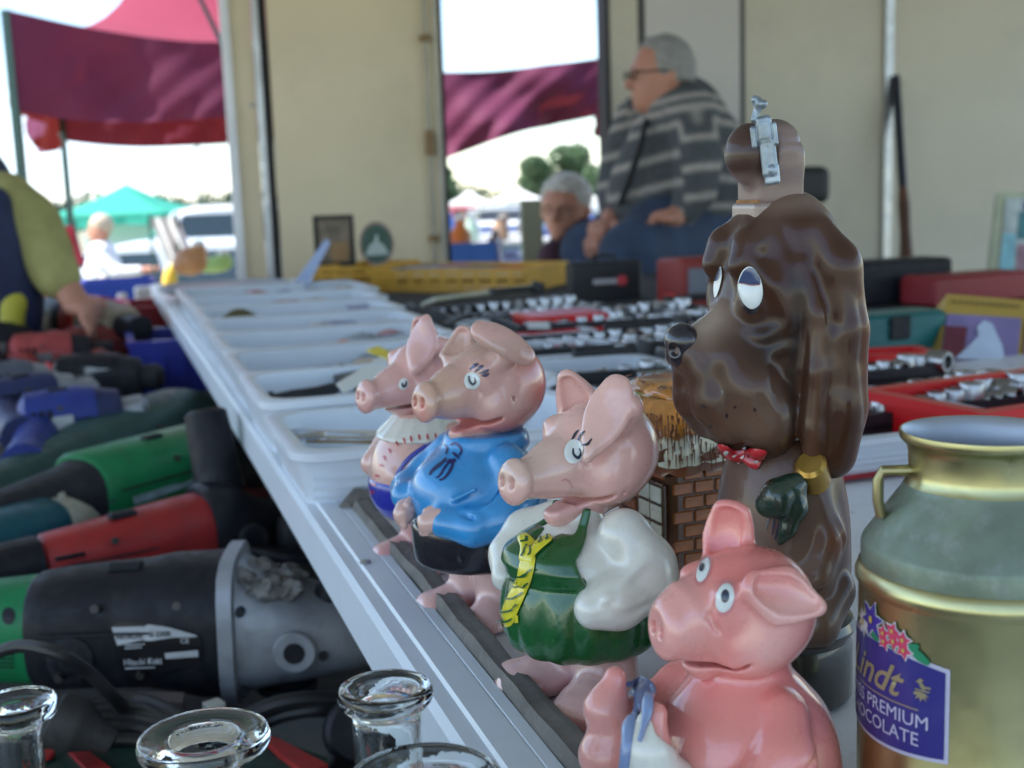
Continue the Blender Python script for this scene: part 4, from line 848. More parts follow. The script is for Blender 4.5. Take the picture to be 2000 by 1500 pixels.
mb = MB(); mb.lathe([(K * .635, .136), (K * .61, .138), (K * .60, .141), (K * .605, .148), (K * .62, .151), (K * .655, .1525), (K * .675, .1535), (K * .68, .155), (K * .675, .1565), (K * .66, .1565)], 96, caps=False); mb.build('neck', m_tin, ch, True, 60)
mb = MB(); mb.lathe([(K * .66, .1565), (K * .64, .1555), (K * .61, .1520), (K * .59, .147), (K * .585, .141), (K * .60, .134), (K * .95, .110), (K * .96, .02), (.001, .012)], 96, caps=False); mb.build('lining', m_tinin, ch, True, 60)
for (px, py, off, hid) in ((1738, 955, 0, 0), (1985, 1075, 0, 1)):
    mb = MB()
    if not hid: a = math.atan2(.05, -1); d = Vector((math.cos(a), math.sin(a), 0)); t_ = Vector((0, 0, 1)); mb.tube([d * K * .84 + t_ * .1235, d * K * .87 + t_ * .130, d * K * .87 + t_ * .138, d * K * .84 + t_ * .1415, d * K * .58 + t_ * .1415], .0021, 10)
    else: a = math.atan2(-.95, .25); d = Vector((math.cos(a), math.sin(a), 0)); t_ = Vector((0, 0, 1)); mb.tube([d * K * 1.0 + t_ * .104, d * K * 1.06 + t_ * .112, d * K * 1.05 + t_ * .124, d * K * .98 + t_ * .127, d * K * .9 + t_ * .122], .0028, 10); mb.cyl(d * K * .97 + t_ * .106, d * K * 1.03 + t_ * .106, .006, n=16)
    mb.build('handle', mat('brass_wire_mat', (.34, .30, .16), .4, metal=1), ch, True)
# the wrapped label: angle runs round the drum
cloc = ch.location; toc = math.atan2(-cloc.y, -cloc.x)
def wrap(o, a0, z0, off=.0004):
    for v in o.data.vertices:
        a = a0 + v.co.x / K; rr = K + off + v.co.z; v.co = Vector((rr * math.cos(a), rr * math.sin(a), z0 + v.co.y))
    o.data.update()
def sub(o, n):
    import bmesh
    bm = bmesh.new(); bm.from_mesh(o.data)
    L = [e for e in bm.edges if e.calc_length() > n]
    for _ in range(5):
        L = [e for e in bm.edges if abs(e.verts[0].co.x - e.verts[1].co.x) > n]
        if not L: break
        bmesh.ops.subdivide_edges(bm, edges=L, cuts=1)
        bmesh.ops.triangulate(bm, faces=bm.faces)
    bm.to_mesh(o.data); bm.free()
m_lab = mat('purple_label_mat', (.035, .03, .21), .3, coat=.3, var=.05); m_labw = mat('label_silver_mat', (.55, .53, .68), .35, coat=.3); m_gold = mat('label_gold_mat', (.42, .36, .20), .35, metal=.4)
LC = toc - .93; W = .066
def lab(o, off, dz=.0): sub(o, .0035); wrap(o, LC, .059 + dz, off); return o
def arc_plate(w, h, sag):
    n = 24; t = [(-w / 2 + w * i / n, h / 2 + sag * math.cos(math.pi * (i / n - .5)) ) for i in range(n + 1)]; b_ = [(w / 2 - w * i / n, -h / 2 + sag * .0 - sag * math.cos(math.pi * (i / n - .5)) * .6) for i in range(n + 1)]
    return t, b_
def plate(w, h, sag, m, name, off):
    t, b_ = arc_plate(w, h, sag); vs = []; fs = []; n = 24
    for i in range(n + 1):
        top_ = t[i]; bot = b_[n - i]; vs += [(top_[0], top_[1] + (bot[1] - top_[1]) * k / 4, 0) for k in range(5)]
        if i: q = (i - 1) * 5; fs += [[q + k, q + 5 + k, q + 6 + k, q + 1 + k] for k in range(4)]
    o = mk(name, vs, fs, m, ch, True); wrap(o, LC, .059, off); return o
plate(W, .036, .0035, m_labw, 'label_border', .0003); plate(W * .955, .0332, .0034, m_lab, 'label', .0006)
o = text_mesh('Lindt', .0165, m_gold, 'lettering', ch, bold=.0002, shear=.45)
for v in o.data.vertices: v.co.x -= .004
lab(o, .0009, .0075)
for k_, (t_, s_, dz) in enumerate((('SWISS PREMIUM', .0074, -.0046), ('CHOCOLATE', .0074, -.0118))): lab(text_mesh(t_, s_, m_labw, 'lettering', ch, bold=0), .0009, dz)
mb = MB(); mb.sheet(lambda u, v: (-.022 + .044 * u, -.0002 + .0005 * v, 0), 16, 1); o = mb.build('rule', m_gold, ch); wrap(o, LC, .059, .0009)
# a small dragon-like flourish beside the name
def poly_wrap(pts, a0, z0, m, name, off, parent=ch):
    o = mk(name, [(p[0], p[1], 0) for p in pts], [list(range(len(pts)))], m, parent); import bmesh; bm = bmesh.new(); bm.from_mesh(o.data); bmesh.ops.triangulate(bm, faces=bm.faces); bm.to_mesh(o.data); bm.free(); wrap(o, a0, z0, off); return o
for pts in ([(0, 5.2), (1.2, 4.6), (.4, 3.6), (1.6, 2.4), (3.2, 2.6), (3.4, 1.8), (1.6, 1.6), (1.4, .8), (.2, 1.6), (-.4, 3.2), (-1.4, 3.4), (-.6, 4.4)], [(-1.6, .8), (3, .9), (3, .3), (-1.6, .2)], [(-1.8, -.4), (0, .0), (1.8, -.4), (3, -1.6), (1.6, -1.4), (2.2, -3.2), (1.0, -2.2), (.2, -3.8), (-.2, -2.2), (-1.6, -3.2), (-.9, -1.6), (-2.2, -1.6)]):
    poly_wrap([(.0225 + p[0] * .0012, .0075 + p[1] * .001) for p in pts], LC, .059, m_gold, 'crest', .0010)
# flowers above the label
def star(cx, cy, r, n, inner, rot=0): return [(cx + (r if i % 2 == 0 else r * inner) * math.sin(rot + math.pi * i / n), cy + (r if i % 2 == 0 else r * inner) * math.cos(rot + math.pi * i / n)) for i in range(2 * n)]
fl = {'w': mat('petal_white_mat', (.7, .7, .75), .35), 'b': mat('petal_violet_mat', (.06, .04, .33), .35), 'p': mat('petal_pink_mat', (.62, .05, .13), .35), 'g': mat('leaf_green_print_mat', (.02, .24, .12), .35), 'y': mat('stamen_mat', (.6, .45, .1), .4), 'n': mat('stem_brown_mat', (.25, .14, .06), .5)}
for (x, y, rx, ry, ro) in ((-3, 22, 3.2, 1.3, .9), (-.5, 21.3, 3, 1.2, -.3), (12.5, 24.5, 2.6, 1.2, 1.2), (16, 22.2, 3.2, 1.3, .5), (18.5, 20.6, 4.4, 1.6, -.5), (9, 20.8, 2.6, 1.2, -.4)):
    poly_wrap([(p[0] * .001, p[1] * .001 - .000) for p in oval(rx * 1.2, ry * 1.2, 10, (x * 1.15, y * 1.12 - 2), ro)], LC, .059, fl['g'], 'printed_leaf', .0007)
for (x, y, r, n, i_, c, ro) in ((-7.5, 23.5, 5.2, 9, .45, 'w', .2), (-1.5, 26.5, 6.6, 6, .5, 'w', .3), (-1.5, 26.5, 6.1, 6, .46, 'b', .3), (5, 24, 3.2, 5, .55, 'w', 0), (9, 26, 3.4, 5, .55, 'w', .3), (13.2, 24.2, 3.4, 5, .55, 'w', .1), (9.6, 22.6, 3.4, 5, .55, 'w', .5), (5.4, 21.2, 3.2, 5, .55, 'w', .2), (13.6, 20.8, 3.4, 5, .55, 'w', .4)):
    o = poly_wrap([(p[0] * .001, p[1] * .001) for p in star(x * 1.15, y * 1.12 - 2, r * 1.25, n, i_, ro)], LC, .059, fl[c], 'printed_flower', .0008 if c == 'w' else .0011)
    if c == 'w' and r < 4: poly_wrap([(p[0] * .001, p[1] * .001) for p in star(x * 1.15, y * 1.12 - 2, r * 1.05, n, .5, ro)], LC, .059, fl['p'], 'printed_flower', .0011)
    if r < 6.5: poly_wrap([(p[0] * .001, p[1] * .001) for p in oval(r * .2, r * .26, 8, (x * 1.15, y * 1.12 - 2))], LC, .059, fl['y'], 'printed_stamen', .0014)
# ---------------------------------------------------------------- glass jars in front
def glassmat(name, c=(.95, .98, .97)):
    m = mat(name, c, .01, trans=1.0, ior=1.5, var=.01, bump=.12, bscale=45); return m
m_glass = glassmat('clear_glass_mat')
def jar(px, py, dist, R, H, neck, label, wide=1.0, lip=.22, seed=0, tilt=0):
    c = atd(px, py, dist); t = thing('glass_jar', label, 'glass jar', (c.x, c.y, c.z - H), group='clear glass jars on the tool table'); t.rotation_euler = (tilt, tilt * .6, 0)
    o_ = [(R * .72, 0), (R * .8, .004), (R * .8, H * .45), (neck, H * .62), (neck, H * .90), (neck * 1.06, H * .935), (R * .93, H * .955), (R, H * .972), (R * .985, H * .988), (R * .93, H)]
    th = .0022; i_ = [(R * (1 - lip), H * .995), (neck * .86 + .0006, H * .975), (neck - th * 1.3, H * .95), (neck - th, H * .90), (neck - th, H * .62), (R * .8 - th, H * .44), (R * .8 - th, .012), (.0004, .008)]
    def sm(p, k=3):
        out = []
        for a in range(len(p) - 1):
            p0, p1, p2, p3 = [Vector(p[max(0, min(len(p) - 1, j))]) for j in (a - 1, a, a + 1, a + 2)]
            for q in range(k):
                u = q / k; v = .5 * ((2 * p1) + (p2 - p0) * u + (2 * p0 - 5 * p1 + 4 * p2 - p3) * u * u + (3 * p1 - p0 - 3 * p2 + p3) * u ** 3); out.append((max(v.x, .0003), v.y))
        out.append(tuple(p[-1])); return out
    mb = MB(); mb.lathe(sm(o_ + i_), 72, caps=False)
    mb.f = [f[::-1] for f in mb.f] if False else mb.f; mb.f.append([k for k in range(72)][::-1]); mb.f.append([len(mb.v) - 72 + k for k in range(72)])
    mb.build('jar_body', m_glass, t, True, 80)
    return t
jar(752, 1340, .47, .0187, .15, .0135, 'glass jar with a rolled rim standing against the white counter edge', lip=.3)
jar(397, 1432, .50, .0273, .15, .0150, 'glass jar with a broad flat flange, in front of the plug', lip=.42)
jar(28, 1368, .47, .0158 * 1.0, .15, .0092, 'glass jar at the left edge, beside the black plug', lip=.25)
jar(826, 1515, .435, .0290, .15, .024, 'wide mouthed glass jar nearest the white counter at the bottom', lip=.12)
# ---------------------------------------------------------------- thatched cottage jar
cj = thing('cottage_jar', 'pottery cottage biscuit jar with a thatched lid and brown brick walls, behind the hound', 'biscuit jar', at(1345, 1162, T), EANG + rad(4))
g_brick = glaze('brown_brick_glaze', (.30, .085, .012), var=.45); g_cream = glaze('pale_thatch_glaze', (.62, .62, .48)); g_lime = glaze('pale_green_glaze', (.62, .66, .26)); g_tan = glaze('thatch_orange_glaze', (.60, .24, .04), var=.5); g_dk = glaze('thatch_brown_glaze', (.17, .055, .02), var=.4)
mb = MB(); mb.box((.006, .0, .046), (.078, .07, .092), bev=.006); mb.build('wall', glaze('mortar_glaze', (.10, .035, .012)), cj, True, 30)
brick0 = None; k = 0
for row in range(10):
    for col in range(5):
        for face in (0, 1):
            w_ = .0142; L_ = .078 if face == 0 else .07; x = -L_ / 2 + w_ * (col + .5 + (.5 if row % 2 else 0)) + .002
            if x > L_ / 2 - .005: continue
            if face == 1 and 3 < row < 9 and x > .002: continue
            if face == 0 and x < -.031: continue
            if brick0 is None: m_ = MB(); m_.box((0, 0, 0), (w_ - .0012, .002, .0074), bev=.0007); o = m_.build('brick', g_brick, cj, True, 40); brick0 = o
            else: o = brick0.copy(); C.objects.link(o)
            if face == 0: o.location = (.006 + x, -.0352, .010 + row * .0086)
            else: o.location = (-.0332, x * -1, .010 + row * .0086); o.rotation_euler = (0, 0, rad(90))
wd = MB(); wd.box((-.0345, -.018, .064), (.003, .030, .036), bev=.001); wf = wd.build('window', glaze('window_brown_glaze', (.08, .04, .02)), cj)
for a in range(2):
    for b_ in range(3): q = MB(); q.box((-.0362, -.0252 + a * .0142, .0525 + b_ * .0112), (.0015, .0125, .0096), bev=.0006); q.build('pane', g_cream, wf)
def thatch(z0, z1, hx0, hy0, hx1, hy1, m, name, jag=0.0, n=64, th=.0):
    """one ragged-edged course of the roof"""
    def ring(hx, hy, z, j):
        o = []
        for i in range(n):
            a = 2 * math.pi * i / n; c, s_ = math.cos(a), math.sin(a); q = (abs(c) ** 5 + abs(s_) ** 5) ** (-1 / 5); rr = 1 + .02 * math.sin(a * 9 + z * 900) + .015 * random.uniform(-1, 1)
            o.append((.006 + c * q * hx * rr, s_ * q * hy * rr, z + (j * random.uniform(-1, 1) if j else 0)))
        return o
    mb = MB(); mb.loft([ring(hx0 * .93, hy0 * .93, z0 + .004, 0), ring(hx0, hy0, z0, jag), ring(hx0 * 1.01, hy0 * 1.01, z0 + (z1 - z0) * .3, 0), ring((hx0 + hx1) / 2 * 1.03, (hy0 + hy1) / 2 * 1.03, (z0 + z1) / 2, .0), ring(hx1, hy1, z1, jag)], True); return mb.build(name, m, cj, True, 60)
thatch(.088, .105, .044, .040, .046, .042, g_dk, 'thatch', .0016); thatch(.094, .115, .0465, .0425, .044, .040, g_cream, 'thatch', .0022)
thatch(.110, .129, .0475, .044, .040, .035, g_tan, 'thatch', .003); thatch(.122, .131, .034, .031, .031, .028, g_lime, 'lid', .0); thatch(.130, .137, .034, .031, .030, .027, g_tan, 'lid', .0)
st_ = MB()
for i in range(700):                            # brushed straw strokes, slightly proud
    face = random.choice((0, 1, 1, 2)); u = random.uniform(-1, 1); lay = random.choice(((.112, .127, .0478, .0445, 1), (.098, .110, .0472, .043, 0), (.112, .127, .0478, .0445, 1)))
    z = random.uniform(lay[0], lay[1]); L_ = random.uniform(.003, .009); hx, hy = lay[2], lay[3]
    if face == 0: p = Vector((.006 + u * hx, -hy - .0003, z)); d = Vector((.0006 * random.uniform(-1, 1), 0, -1))
    elif face == 1: p = Vector((.006 - hx - .0003, u * hy, z)); d = Vector((0, .0006, -1))
    else: p = Vector((.006 + u * hx * .8, random.uniform(-.8, .8) * hy, .1365)); d = Vector((.8, .6, .0))
    st_.tube([p, p + d.normalized() * L_], [.0006, .0002], 4)
so_ = st_.build('straw_strokes', g_dk, cj); so_['kind'] = 'stuff'
# ---------------------------------------------------------------- trays along the counter
m_tray = mat('white_plastic_mat', (.70, .76, .84), .35, var=.03, vscale=12, dirt=.12, dirtcol=(.4, .42, .44), sss=.0, rvar=.08); m_clear = mat('frosted_plastic_mat', (.74, .79, .86), .3, var=.05, trans=.25, ior=1.2)
def tray(e0, e1, n0, n1, h, label, m=None, group='white trays in a row on the counter', rim=.012, flare=.014, name='plastic_tray', z0=0.0, cat='tray', ribs=True, rz=0.0):
    ce, cn = (e0 + e1) / 2, (n0 + n1) / 2; hl, hw = (e1 - e0) / 2, (n1 - n0) / 2; t = thing(name, label, cat, ct(ce, cn, z0 + .001), EANG + rz, group)
    def ring(a, b_, z, r_):
        o = []
        for (sx, sy, st0) in ((1, 1, 0), (-1, 1, 90), (-1, -1, 180), (1, -1, 270)):
            for i in range(6): an = rad(st0 + 18 * i); o.append((sx * (a - r_) + r_ * math.cos(an), sy * (b_ - r_) + r_ * math.sin(an), z))
        return o
    r_ = min(.03, hl * .4); f = flare; th = .002
    rings = [ring(hw - f, hl - f, 0, r_ * .8), ring(hw - f * .5, hl - f * .5, h * .55, r_), ring(hw - f * .32, hl - f * .32, h * .8, r_), ring(hw - .004, hl - .004, h * .82, r_), ring(hw, hl, h * .84, r_), ring(hw, hl, h * .97, r_), ring(hw - .003, hl - .003, h, r_), ring(hw - rim, hl - rim, h, r_), ring(hw - rim - .003, hl - rim - .003, h * .97, r_), ring(hw - rim - f * .4, hl - rim - f * .4, h * .5, r_ * .9), ring(hw - f - rim, hl - f - rim, .003, r_ * .7), ring(.01, .01, .003, .004)]
    mb = MB(); mb.loft(rings, True); mb.build('tray_shell', m or m_tray, t, True, 35)
    if ribs:
        q = MB()
        for i in range(3): q.box((0, -hl + f * (.72 - .16 * i), h * (.2 + .17 * i)), (hw * 1.8, .0016, .0022))
        q.build('rib', m or m_tray, t)
    return t
tray(.955, 1.175, .128, .43, .050, 'nearest white plastic tray, with spoons in it, at the end of the rubber strip')
tray(1.185, 1.415, .130, .45, .058, 'second white plastic tray, holding the tagged black pliers')
T3 = [(1.425, 1.665, .135, .47, .055, 'clear tray behind the tagged pliers, holding pink packets'), (1.675, 1.915, .138, .48, .055, 'clear tray of blue and red packets, fourth from the near end'), (1.925, 2.165, .140, .50, .055, 'clear tray with a brown bag in its near corner, fifth from the near end'), (2.175, 2.44, .145, .52, .055, 'clear tray of papers, sixth from the near end'), (2.45, 2.75, .148, .55, .055, 'pale tray, seventh from the near end, before the round lid'), (2.77, 3.15, .15, .6, .05, 'pale tray at the far end of the row, under the grey round lid')]
for a in T3: tray(*a, m=m_clear)
tray(1.12, 1.42, .47, .64, .045, 'empty clear tray to the right of the rosy pig head', m=m_clear, group='empty clear trays right of the pigs'); tray(1.44, 1.62, .46, .66, .045, 'shallow clear tray just behind the empty one', m=m_clear, group='empty clear trays right of the pigs')
tray(1.72, 2.02, .55, .72, .04, 'clear tray holding one black knife, before the red box', m=m_clear, group='empty clear trays right of the pigs')
tray(.86, 1.10, .56, .78, .035, 'clear lid lying between the hound and the churn tin', m=m_clear, group='empty clear trays right of the pigs', name='tray_lid')
def on(px, py, z): return at(px, py, T + z)
# spoons in the first tray
m_steel = mat('bright_steel_mat', (.62, .62, .63), .2, metal=1, var=.1); m_brass = mat('brass_mat', (.55, .36, .1), .3, metal=1)
for i, (p0, p1, bow) in enumerate(((on(585, 852, .034), on(760, 856, .038), 1), (on(560, 838, .034), on(740, 846, .042), 1), (on(600, 862, .036), on(770, 864, .036), 0), (on(640, 856, .040), on(800, 850, .044), 0))):
    t = thing('spoon', ['steel spoon lowest in the nearest tray', 'steel spoon with a round bowl at the left of the nearest tray', 'thin brass handled spoon along the tray front', 'steel spoon lying across the others in the nearest tray'][i], 'spoon', p0, 0, 'spoons in the nearest tray'); d = p1 - p0; mb = MB(); mb.tube([(0, 0, 0), d * .5, d], [.003, .002, .0045], 8, flat=.5); mb.build('handle', m_brass if i == 2 else m_steel, t, True)
    mb = MB(); u = d.normalized(); w_ = u.cross(Vector((0, 0, 1))); mb.sheet(lambda a, b_: -u * (.03 * a) + w_ * (.026 * (b_ - .5) * math.sin(math.pi * min(1, a * .9 + .08))) + Vector((0, 0, -.006 * math.sin(math.pi * a) * math.sin(math.pi * b_) + .004)), 8, 8); mb.build('bowl', m_steel, t, True)
# the tagged pliers / secateurs
pl = thing('tagged_pliers', 'black handled pliers with a white card tag and yellow sticker, in the second white tray', 'pliers', on(640, 752, .03)); m_hand = mat('black_handle_mat', (.025, .025, .03), .45)
o0 = pl.location
for sgn, pts in ((1, [(523, 772), (560, 756), (600, 746), (650, 742)]), (-1, [(527, 776), (570, 774), (620, 768), (668, 754)])):
    mb = MB(); mb.tube([on(x, y, .034) - o0 for x, y in pts], [.003, .0075, .008, .007], 10); mb.build('handle', m_hand, pl, True)
mb = MB(); a, b_, c_, d_ = [on(x, y, z) - o0 for x, y, z in ((640, 738, .042), (668, 722, .046), (712, 738, .046), (680, 764, .042))]; mb.loft([[a, b_, c_, d_], [p + Vector((0, 0, .008)) for p in (a, b_, c_, d_)]], True); mb.build('head', m_hand, pl)
mb = MB(); P4 = [on(x, y, z) - o0 for x, y, z in ((672, 768, .053), (656, 752, .054), (752, 692, .058), (800, 704, .056))]; mb.loft([P4, [p + Vector((0, 0, .0012)) for p in P4]], True); mb.build('card_tag', mat('card_mat', (.80, .82, .80), .5, var=.04), pl)
mb = MB(); P4 = [on(x, y, z) - o0 for x, y, z in ((716, 686, .058), (738, 678, .059), (782, 698, .058), (768, 708, .057))]; mb.loft([P4, [p + Vector((0, 0, .0018)) for p in P4]], True); mb.build('sticker', mat('yellow_card_mat', (.8, .62, .02), .5), pl)
mb = MB(); mb.tube([on(700, 760, .04) - o0, on(770, 735, .04) - o0, on(840, 700, .045) - o0], [.007, .010, .004], 8, flat=.4); mb.build('blade', M('dark_steel_mat', (.08, .075, .07), .4, metal=.7), pl, True)
# packets and oddments in the clear trays
rg = random.Random(5); pal = [(.55, .25, .3), (.25, .3, .55), (.6, .58, .55), (.5, .12, .1), (.12, .25, .5), (.65, .66, .7), (.6, .5, .4), (.3, .35, .4), (.7, .7, .74), (.45, .4, .5)]
mp = [M('packet_%s_mat' % n_, c, .4, coat=.3, var=.25, vscale=60) for n_, c in zip(('rose', 'violet', 'grey', 'red', 'blue', 'silver', 'tan', 'slate', 'white', 'mauve'), pal)]
cn_ = ['rose pink', 'violet', 'grey', 'dark red', 'blue', 'silver', 'tan', 'slate', 'white', 'mauve']; tw = ['third', 'fourth', 'fifth', 'sixth', 'seventh', 'eighth']
for ti, a in enumerate(T3):
    used_c = rg.sample(range(10), 6)
    for q, ci in enumerate(used_c):
        e = a[0] + (a[1] - a[0]) * rg.uniform(.22, .78); n = a[2] + .05 + (a[3] - a[2] - .1) * (q + .5) / 6; L_, W_ = rg.uniform(.05, .10), rg.uniform(.03, .05); mb = MB(TR(ct(e, n, .030 + .003 * q), rg.uniform(0, 3), rg.uniform(-.15, .15), rg.uniform(-.1, .1)))
        mb.sheet(lambda u, v: ((u - .5) * L_, (v - .5) * W_, .006 * math.sin(math.pi * u) * math.sin(math.pi * v) + .0015 * math.sin(u * 19 + v * 7)), 10, 6); mb.sheet(lambda u, v: ((u - .5) * L_, (.5 - v) * W_, -.003 * math.sin(math.pi * u) * math.sin(math.pi * v)), 10, 6)
        tag(mb.build('packet', mp[ci], None, True), '%s packet lying in the %s tray along the counter' % (cn_[ci], tw[ti]), 'packet', 'packets in the clear trays')
mb = MB(TR(on(672, 690, .035), .3)); mb.sheet(lambda u, v: ((u - .5) * .06, (v - .5) * .035, .02 * math.sin(math.pi * u) * math.sin(math.pi * v)), 8, 6); tag(mb.build('packet', M('orange_packet_mat', (.8, .22, .05), .5), None, True), 'bright orange packet standing up in the third tray', 'packet', 'packets in the clear trays')
mb = MB(TR(on(468, 633, .03), .5)); mb.sheet(lambda u, v: ((u - .5) * .10, (v - .5) * .05, .03 * math.sin(math.pi * u) * math.sin(math.pi * v)), 8, 6); tag(mb.build('cloth_bag', M('olive_bag_mat', (.10, .08, .03), .6), None, True), 'olive brown pouch in the near corner of the fifth tray', 'pouch')
mb = MB(); mb.tube([on(868, 636, .04), on(890, 622, .045), on(918, 612, .045)], [.008, .012, .006], 8, flat=.5); tag(mb.build('knife', m_hand, None, True), 'black handled knife lying across the clear tray before the red box', 'knife')
mb = MB(); mb.tube([on(776, 607, .04), on(800, 602, .045), on(812, 606, .045)], [.006, .012, .006], 8); tag(mb.build('pocket_knife', m_hand, None, True), 'small black pocket knife on the pale tray lid', 'knife')
# round grey lid and folded blue board at the end of the row
mb = MB(); c = on(440, 566, .03); mb.lathe([(.16, 0), (.175, .006), (.172, .016), (.165, .018), (.150, .012), (.001, .014)], 40, tuple(c)); tag(mb.build('round_lid', mat('grey_lid_mat', (.36, .40, .46), .4), None, True), 'grey round lid at the far end of the tray row, beside the cream pillar', 'lid')
mb = MB(); P4 = [atd(568, 562, 3.2), atd(600, 562, 3.1), atd(644, 476, 3.1), atd(634, 470, 3.2)]; mb.loft([P4, [p + Vector((.0, .02, .005)) for p in P4]], True); tag(mb.build('leaning_board', mat('blue_board_mat', (.20, .27, .45), .5), None), 'thin blue-grey board leaning up before the framed picture', 'board')
# ---------------------------------------------------------------- second-hand power tools, lower table on the left
TZ = 1.03
m_tt = mat('tool_table_mat', (.035, .033, .035), .8, var=.3)
b = MB(); P4 = [ct(-.9, -1.9), ct(-.9, .29), ct(4.0, .29), ct(4.0, -1.9)]
b.loft([[Vector((p.x, p.y, TZ - .03)) for p in P4], [Vector((p.x, p.y, TZ)) for p in P4]], True); o = b.build('table_top', m_tt); tt = thing('tool_table', 'low dark table full of second-hand power tools beside the white counter', 'table', (0, 0, 0)); o.parent = tt
for (e, n) in ((-.7, -1.7), (-.7, -.1), (1.6, -.1), (3.8, -.1), (3.8, -1.7), (1.6, -1.7)):
    p = ct(e, n); b = MB(); b.box((p.x, p.y, (TZ - .03) / 2 - .05), (.05, .05, TZ + .07)); b.build('leg', m_alu2, tt)
def frame(A, B, rollv=0.0):
    A, B = Vector(A), Vector(B); x = (B - A).normalized(); z = (Vector((0, 0, 1)) - x * x.z).normalized(); y = z.cross(x); M_ = Matrix(((x.x, y.x, z.x, A.x), (x.y, y.y, z.y, A.y), (x.z, y.z, z.z, A.z), (0, 0, 0, 1))); return M_ @ Matrix.Rotation(rollv, 4, 'X')
def secs(mb, S, n=24, pw=2.6):
    """loft along x: (x, ry, rz, yc, zc)"""
    rings = []
    for s in S:
        x, ry, rz = s[:3]; yc, zc = (s[3], s[4]) if len(s) > 4 else (0, 0); r = []
        for k in range(n):
            a = 2 * math.pi * k / n; c, q = math.cos(a), math.sin(a); d = (abs(c) ** pw + abs(q) ** pw) ** (-1 / pw); r.append((x, yc + ry * c * d, zc + rz * q * d))
        rings.append(r)
    return mb.loft(rings, True)
def tmat(nm, c, rough=.5, **k): return M(nm + '_tool_mat', c, rough, var=.18, vscale=25, dirt=.30, dirtcol=(.07, .06, .055), bump=.15, bscale=180, rvar=.12, spec=.3, **k)
k_blk = tmat('black', (.009, .010, .016)); k_blk2 = tmat('charcoal', (.02, .022, .028), .6); k_grn = tmat('green', (.01, .19, .07), .4); k_red = tmat('red', (.34, .025, .025), .4); k_teal = tmat('teal', (.01, .10, .14), .45); k_dg = tmat('deep_green', (.035, .085, .08), .5); k_blu = tmat('blue', (.03, .05, .26), .45); k_alu = tmat('cast_metal', (.34, .36, .40), .45, metal=.4); k_navy = tmat('navy', (.03, .04, .12), .5)
m_cab = mat('cable_rubber_mat', (.014, .014, .016), .5, bump=.1, bscale=300, dirt=.3, dirtcol=(.06, .055, .05))
def tool(name, label, cat, A, B, segs, roll=0.0, group='second-hand power tools on the low table'):
    M_ = frame(A, B, roll); t = thing(name, label, cat, group=group); t.matrix_world = M_; L = (Vector(B) - Vector(A)).length
    for (nm, m, S) in segs:
        mb = MB(); secs(mb, [(s[0] * L,) + tuple(s[1:]) for s in S]); mb.build(nm, m, t, True, 40)
    return t, L
def details(t, L, x0, x1, ry, rz, seam=True, vents=4, screws=4, sw=True):
    """screws, vents, a mould seam and a switch on the side that faces the buyer"""
    if seam: mb = MB(); mb.tube([(L * x0, -ry * .99, rz * .18), (L * (x0 + x1) / 2, -ry * 1.01, rz * .20), (L * x1, -ry * .99, rz * .18)], .0012, 5); mb.build('mould_seam', k_blk2, t)
    for i in range(screws): x = L * (x0 + (x1 - x0) * (i + .5) / screws); z = rz * (.55 if i % 2 else -.45); mb = MB(); mb.cyl((x, -ry * .86, z), (x, -ry * .97, z * 1.04), .0038, n=10); mb.build('screw', m_chr2, t)
    for i in range(vents): x = L * (x0 + .06 + .035 * i); mb = MB(); mb.box((x, -ry * .985, -rz * .12), (.004, .004, rz * .42), bev=.001); mb.build('vent_slot', k_blk, t)
    if sw: mb = MB(); mb.box((L * (x0 + x1) / 2, -ry * .2, rz * .99), (.030, .014, .008), bev=.002); mb.build('switch', k_blk2, t)
m_chr2 = mat('dull_screw_mat', (.07, .065, .06), .5, metal=.5)
def paint_text(root, bvh, txt, px, py, size, ang, m, name, off=.0006, parent=None, bold=0.0, sx=1.0):
    inv = local_eye(root); o = text_mesh(txt, size, m, name, parent or root, bold=bold); c, s_ = math.cos(ang), math.sin(ang)
    for v in o.data.vertices:
        x, y = v.co.x * sx, v.co.y; v.co = throw(bvh, inv, px + x * c - y * s_ * -1, py + x * s_ * -1 * -1 - y * c, off)
    return o
# the big green and black angle grinder
A = at(-75, 1232, 1.13); B = at(452, 1213, 1.125)
t, L = tool('angle_grinder', 'big black bodied angle grinder with a green rear handle and grey gear head, in front', 'angle grinder', A, B, [
    ('rear_handle', k_grn, [(-.1, .03, .034), (.0, .036, .040), (.12, .040, .045), (.285, .044, .048), (.29, .043, .047)]),
    ('motor_housing', k_blk, [(.286, .0445, .0485), (.30, .0465, .0505), (.36, .049, .053), (.52, .050, .055, 0, .002), (.70, .052, .057, 0, .003), (.80, .056, .061, 0, .003), (.90, .0595, .064), (.985, .060, .065), (.99, .058, .063)])])
mb = MB(); secs(mb, [(L * .99, .058, .063), (L * .992, .063, .068), (L * 1.045, .063, .068), (L * 1.05, .060, .064)], 24, 4); mb.build('gear_flange', k_alu, t, True, 40)
mb = MB(); secs(mb, [(L * 1.05, .056, .060), (L * 1.12, .056, .052, 0, -.004), (L * 1.25, .050, .044, 0, -.008), (L * 1.40, .040, .036, 0, -.012), (L * 1.52, .024, .026, 0, -.018), (L * 1.55, .012, .015, 0, -.02)], 24, 3); mb.build('gear_head', k_alu, t, True, 45)
G = SDF((L * 1050, -60, 20), (L * 1330, 50, 100), 1.2); rg = random.Random(4)
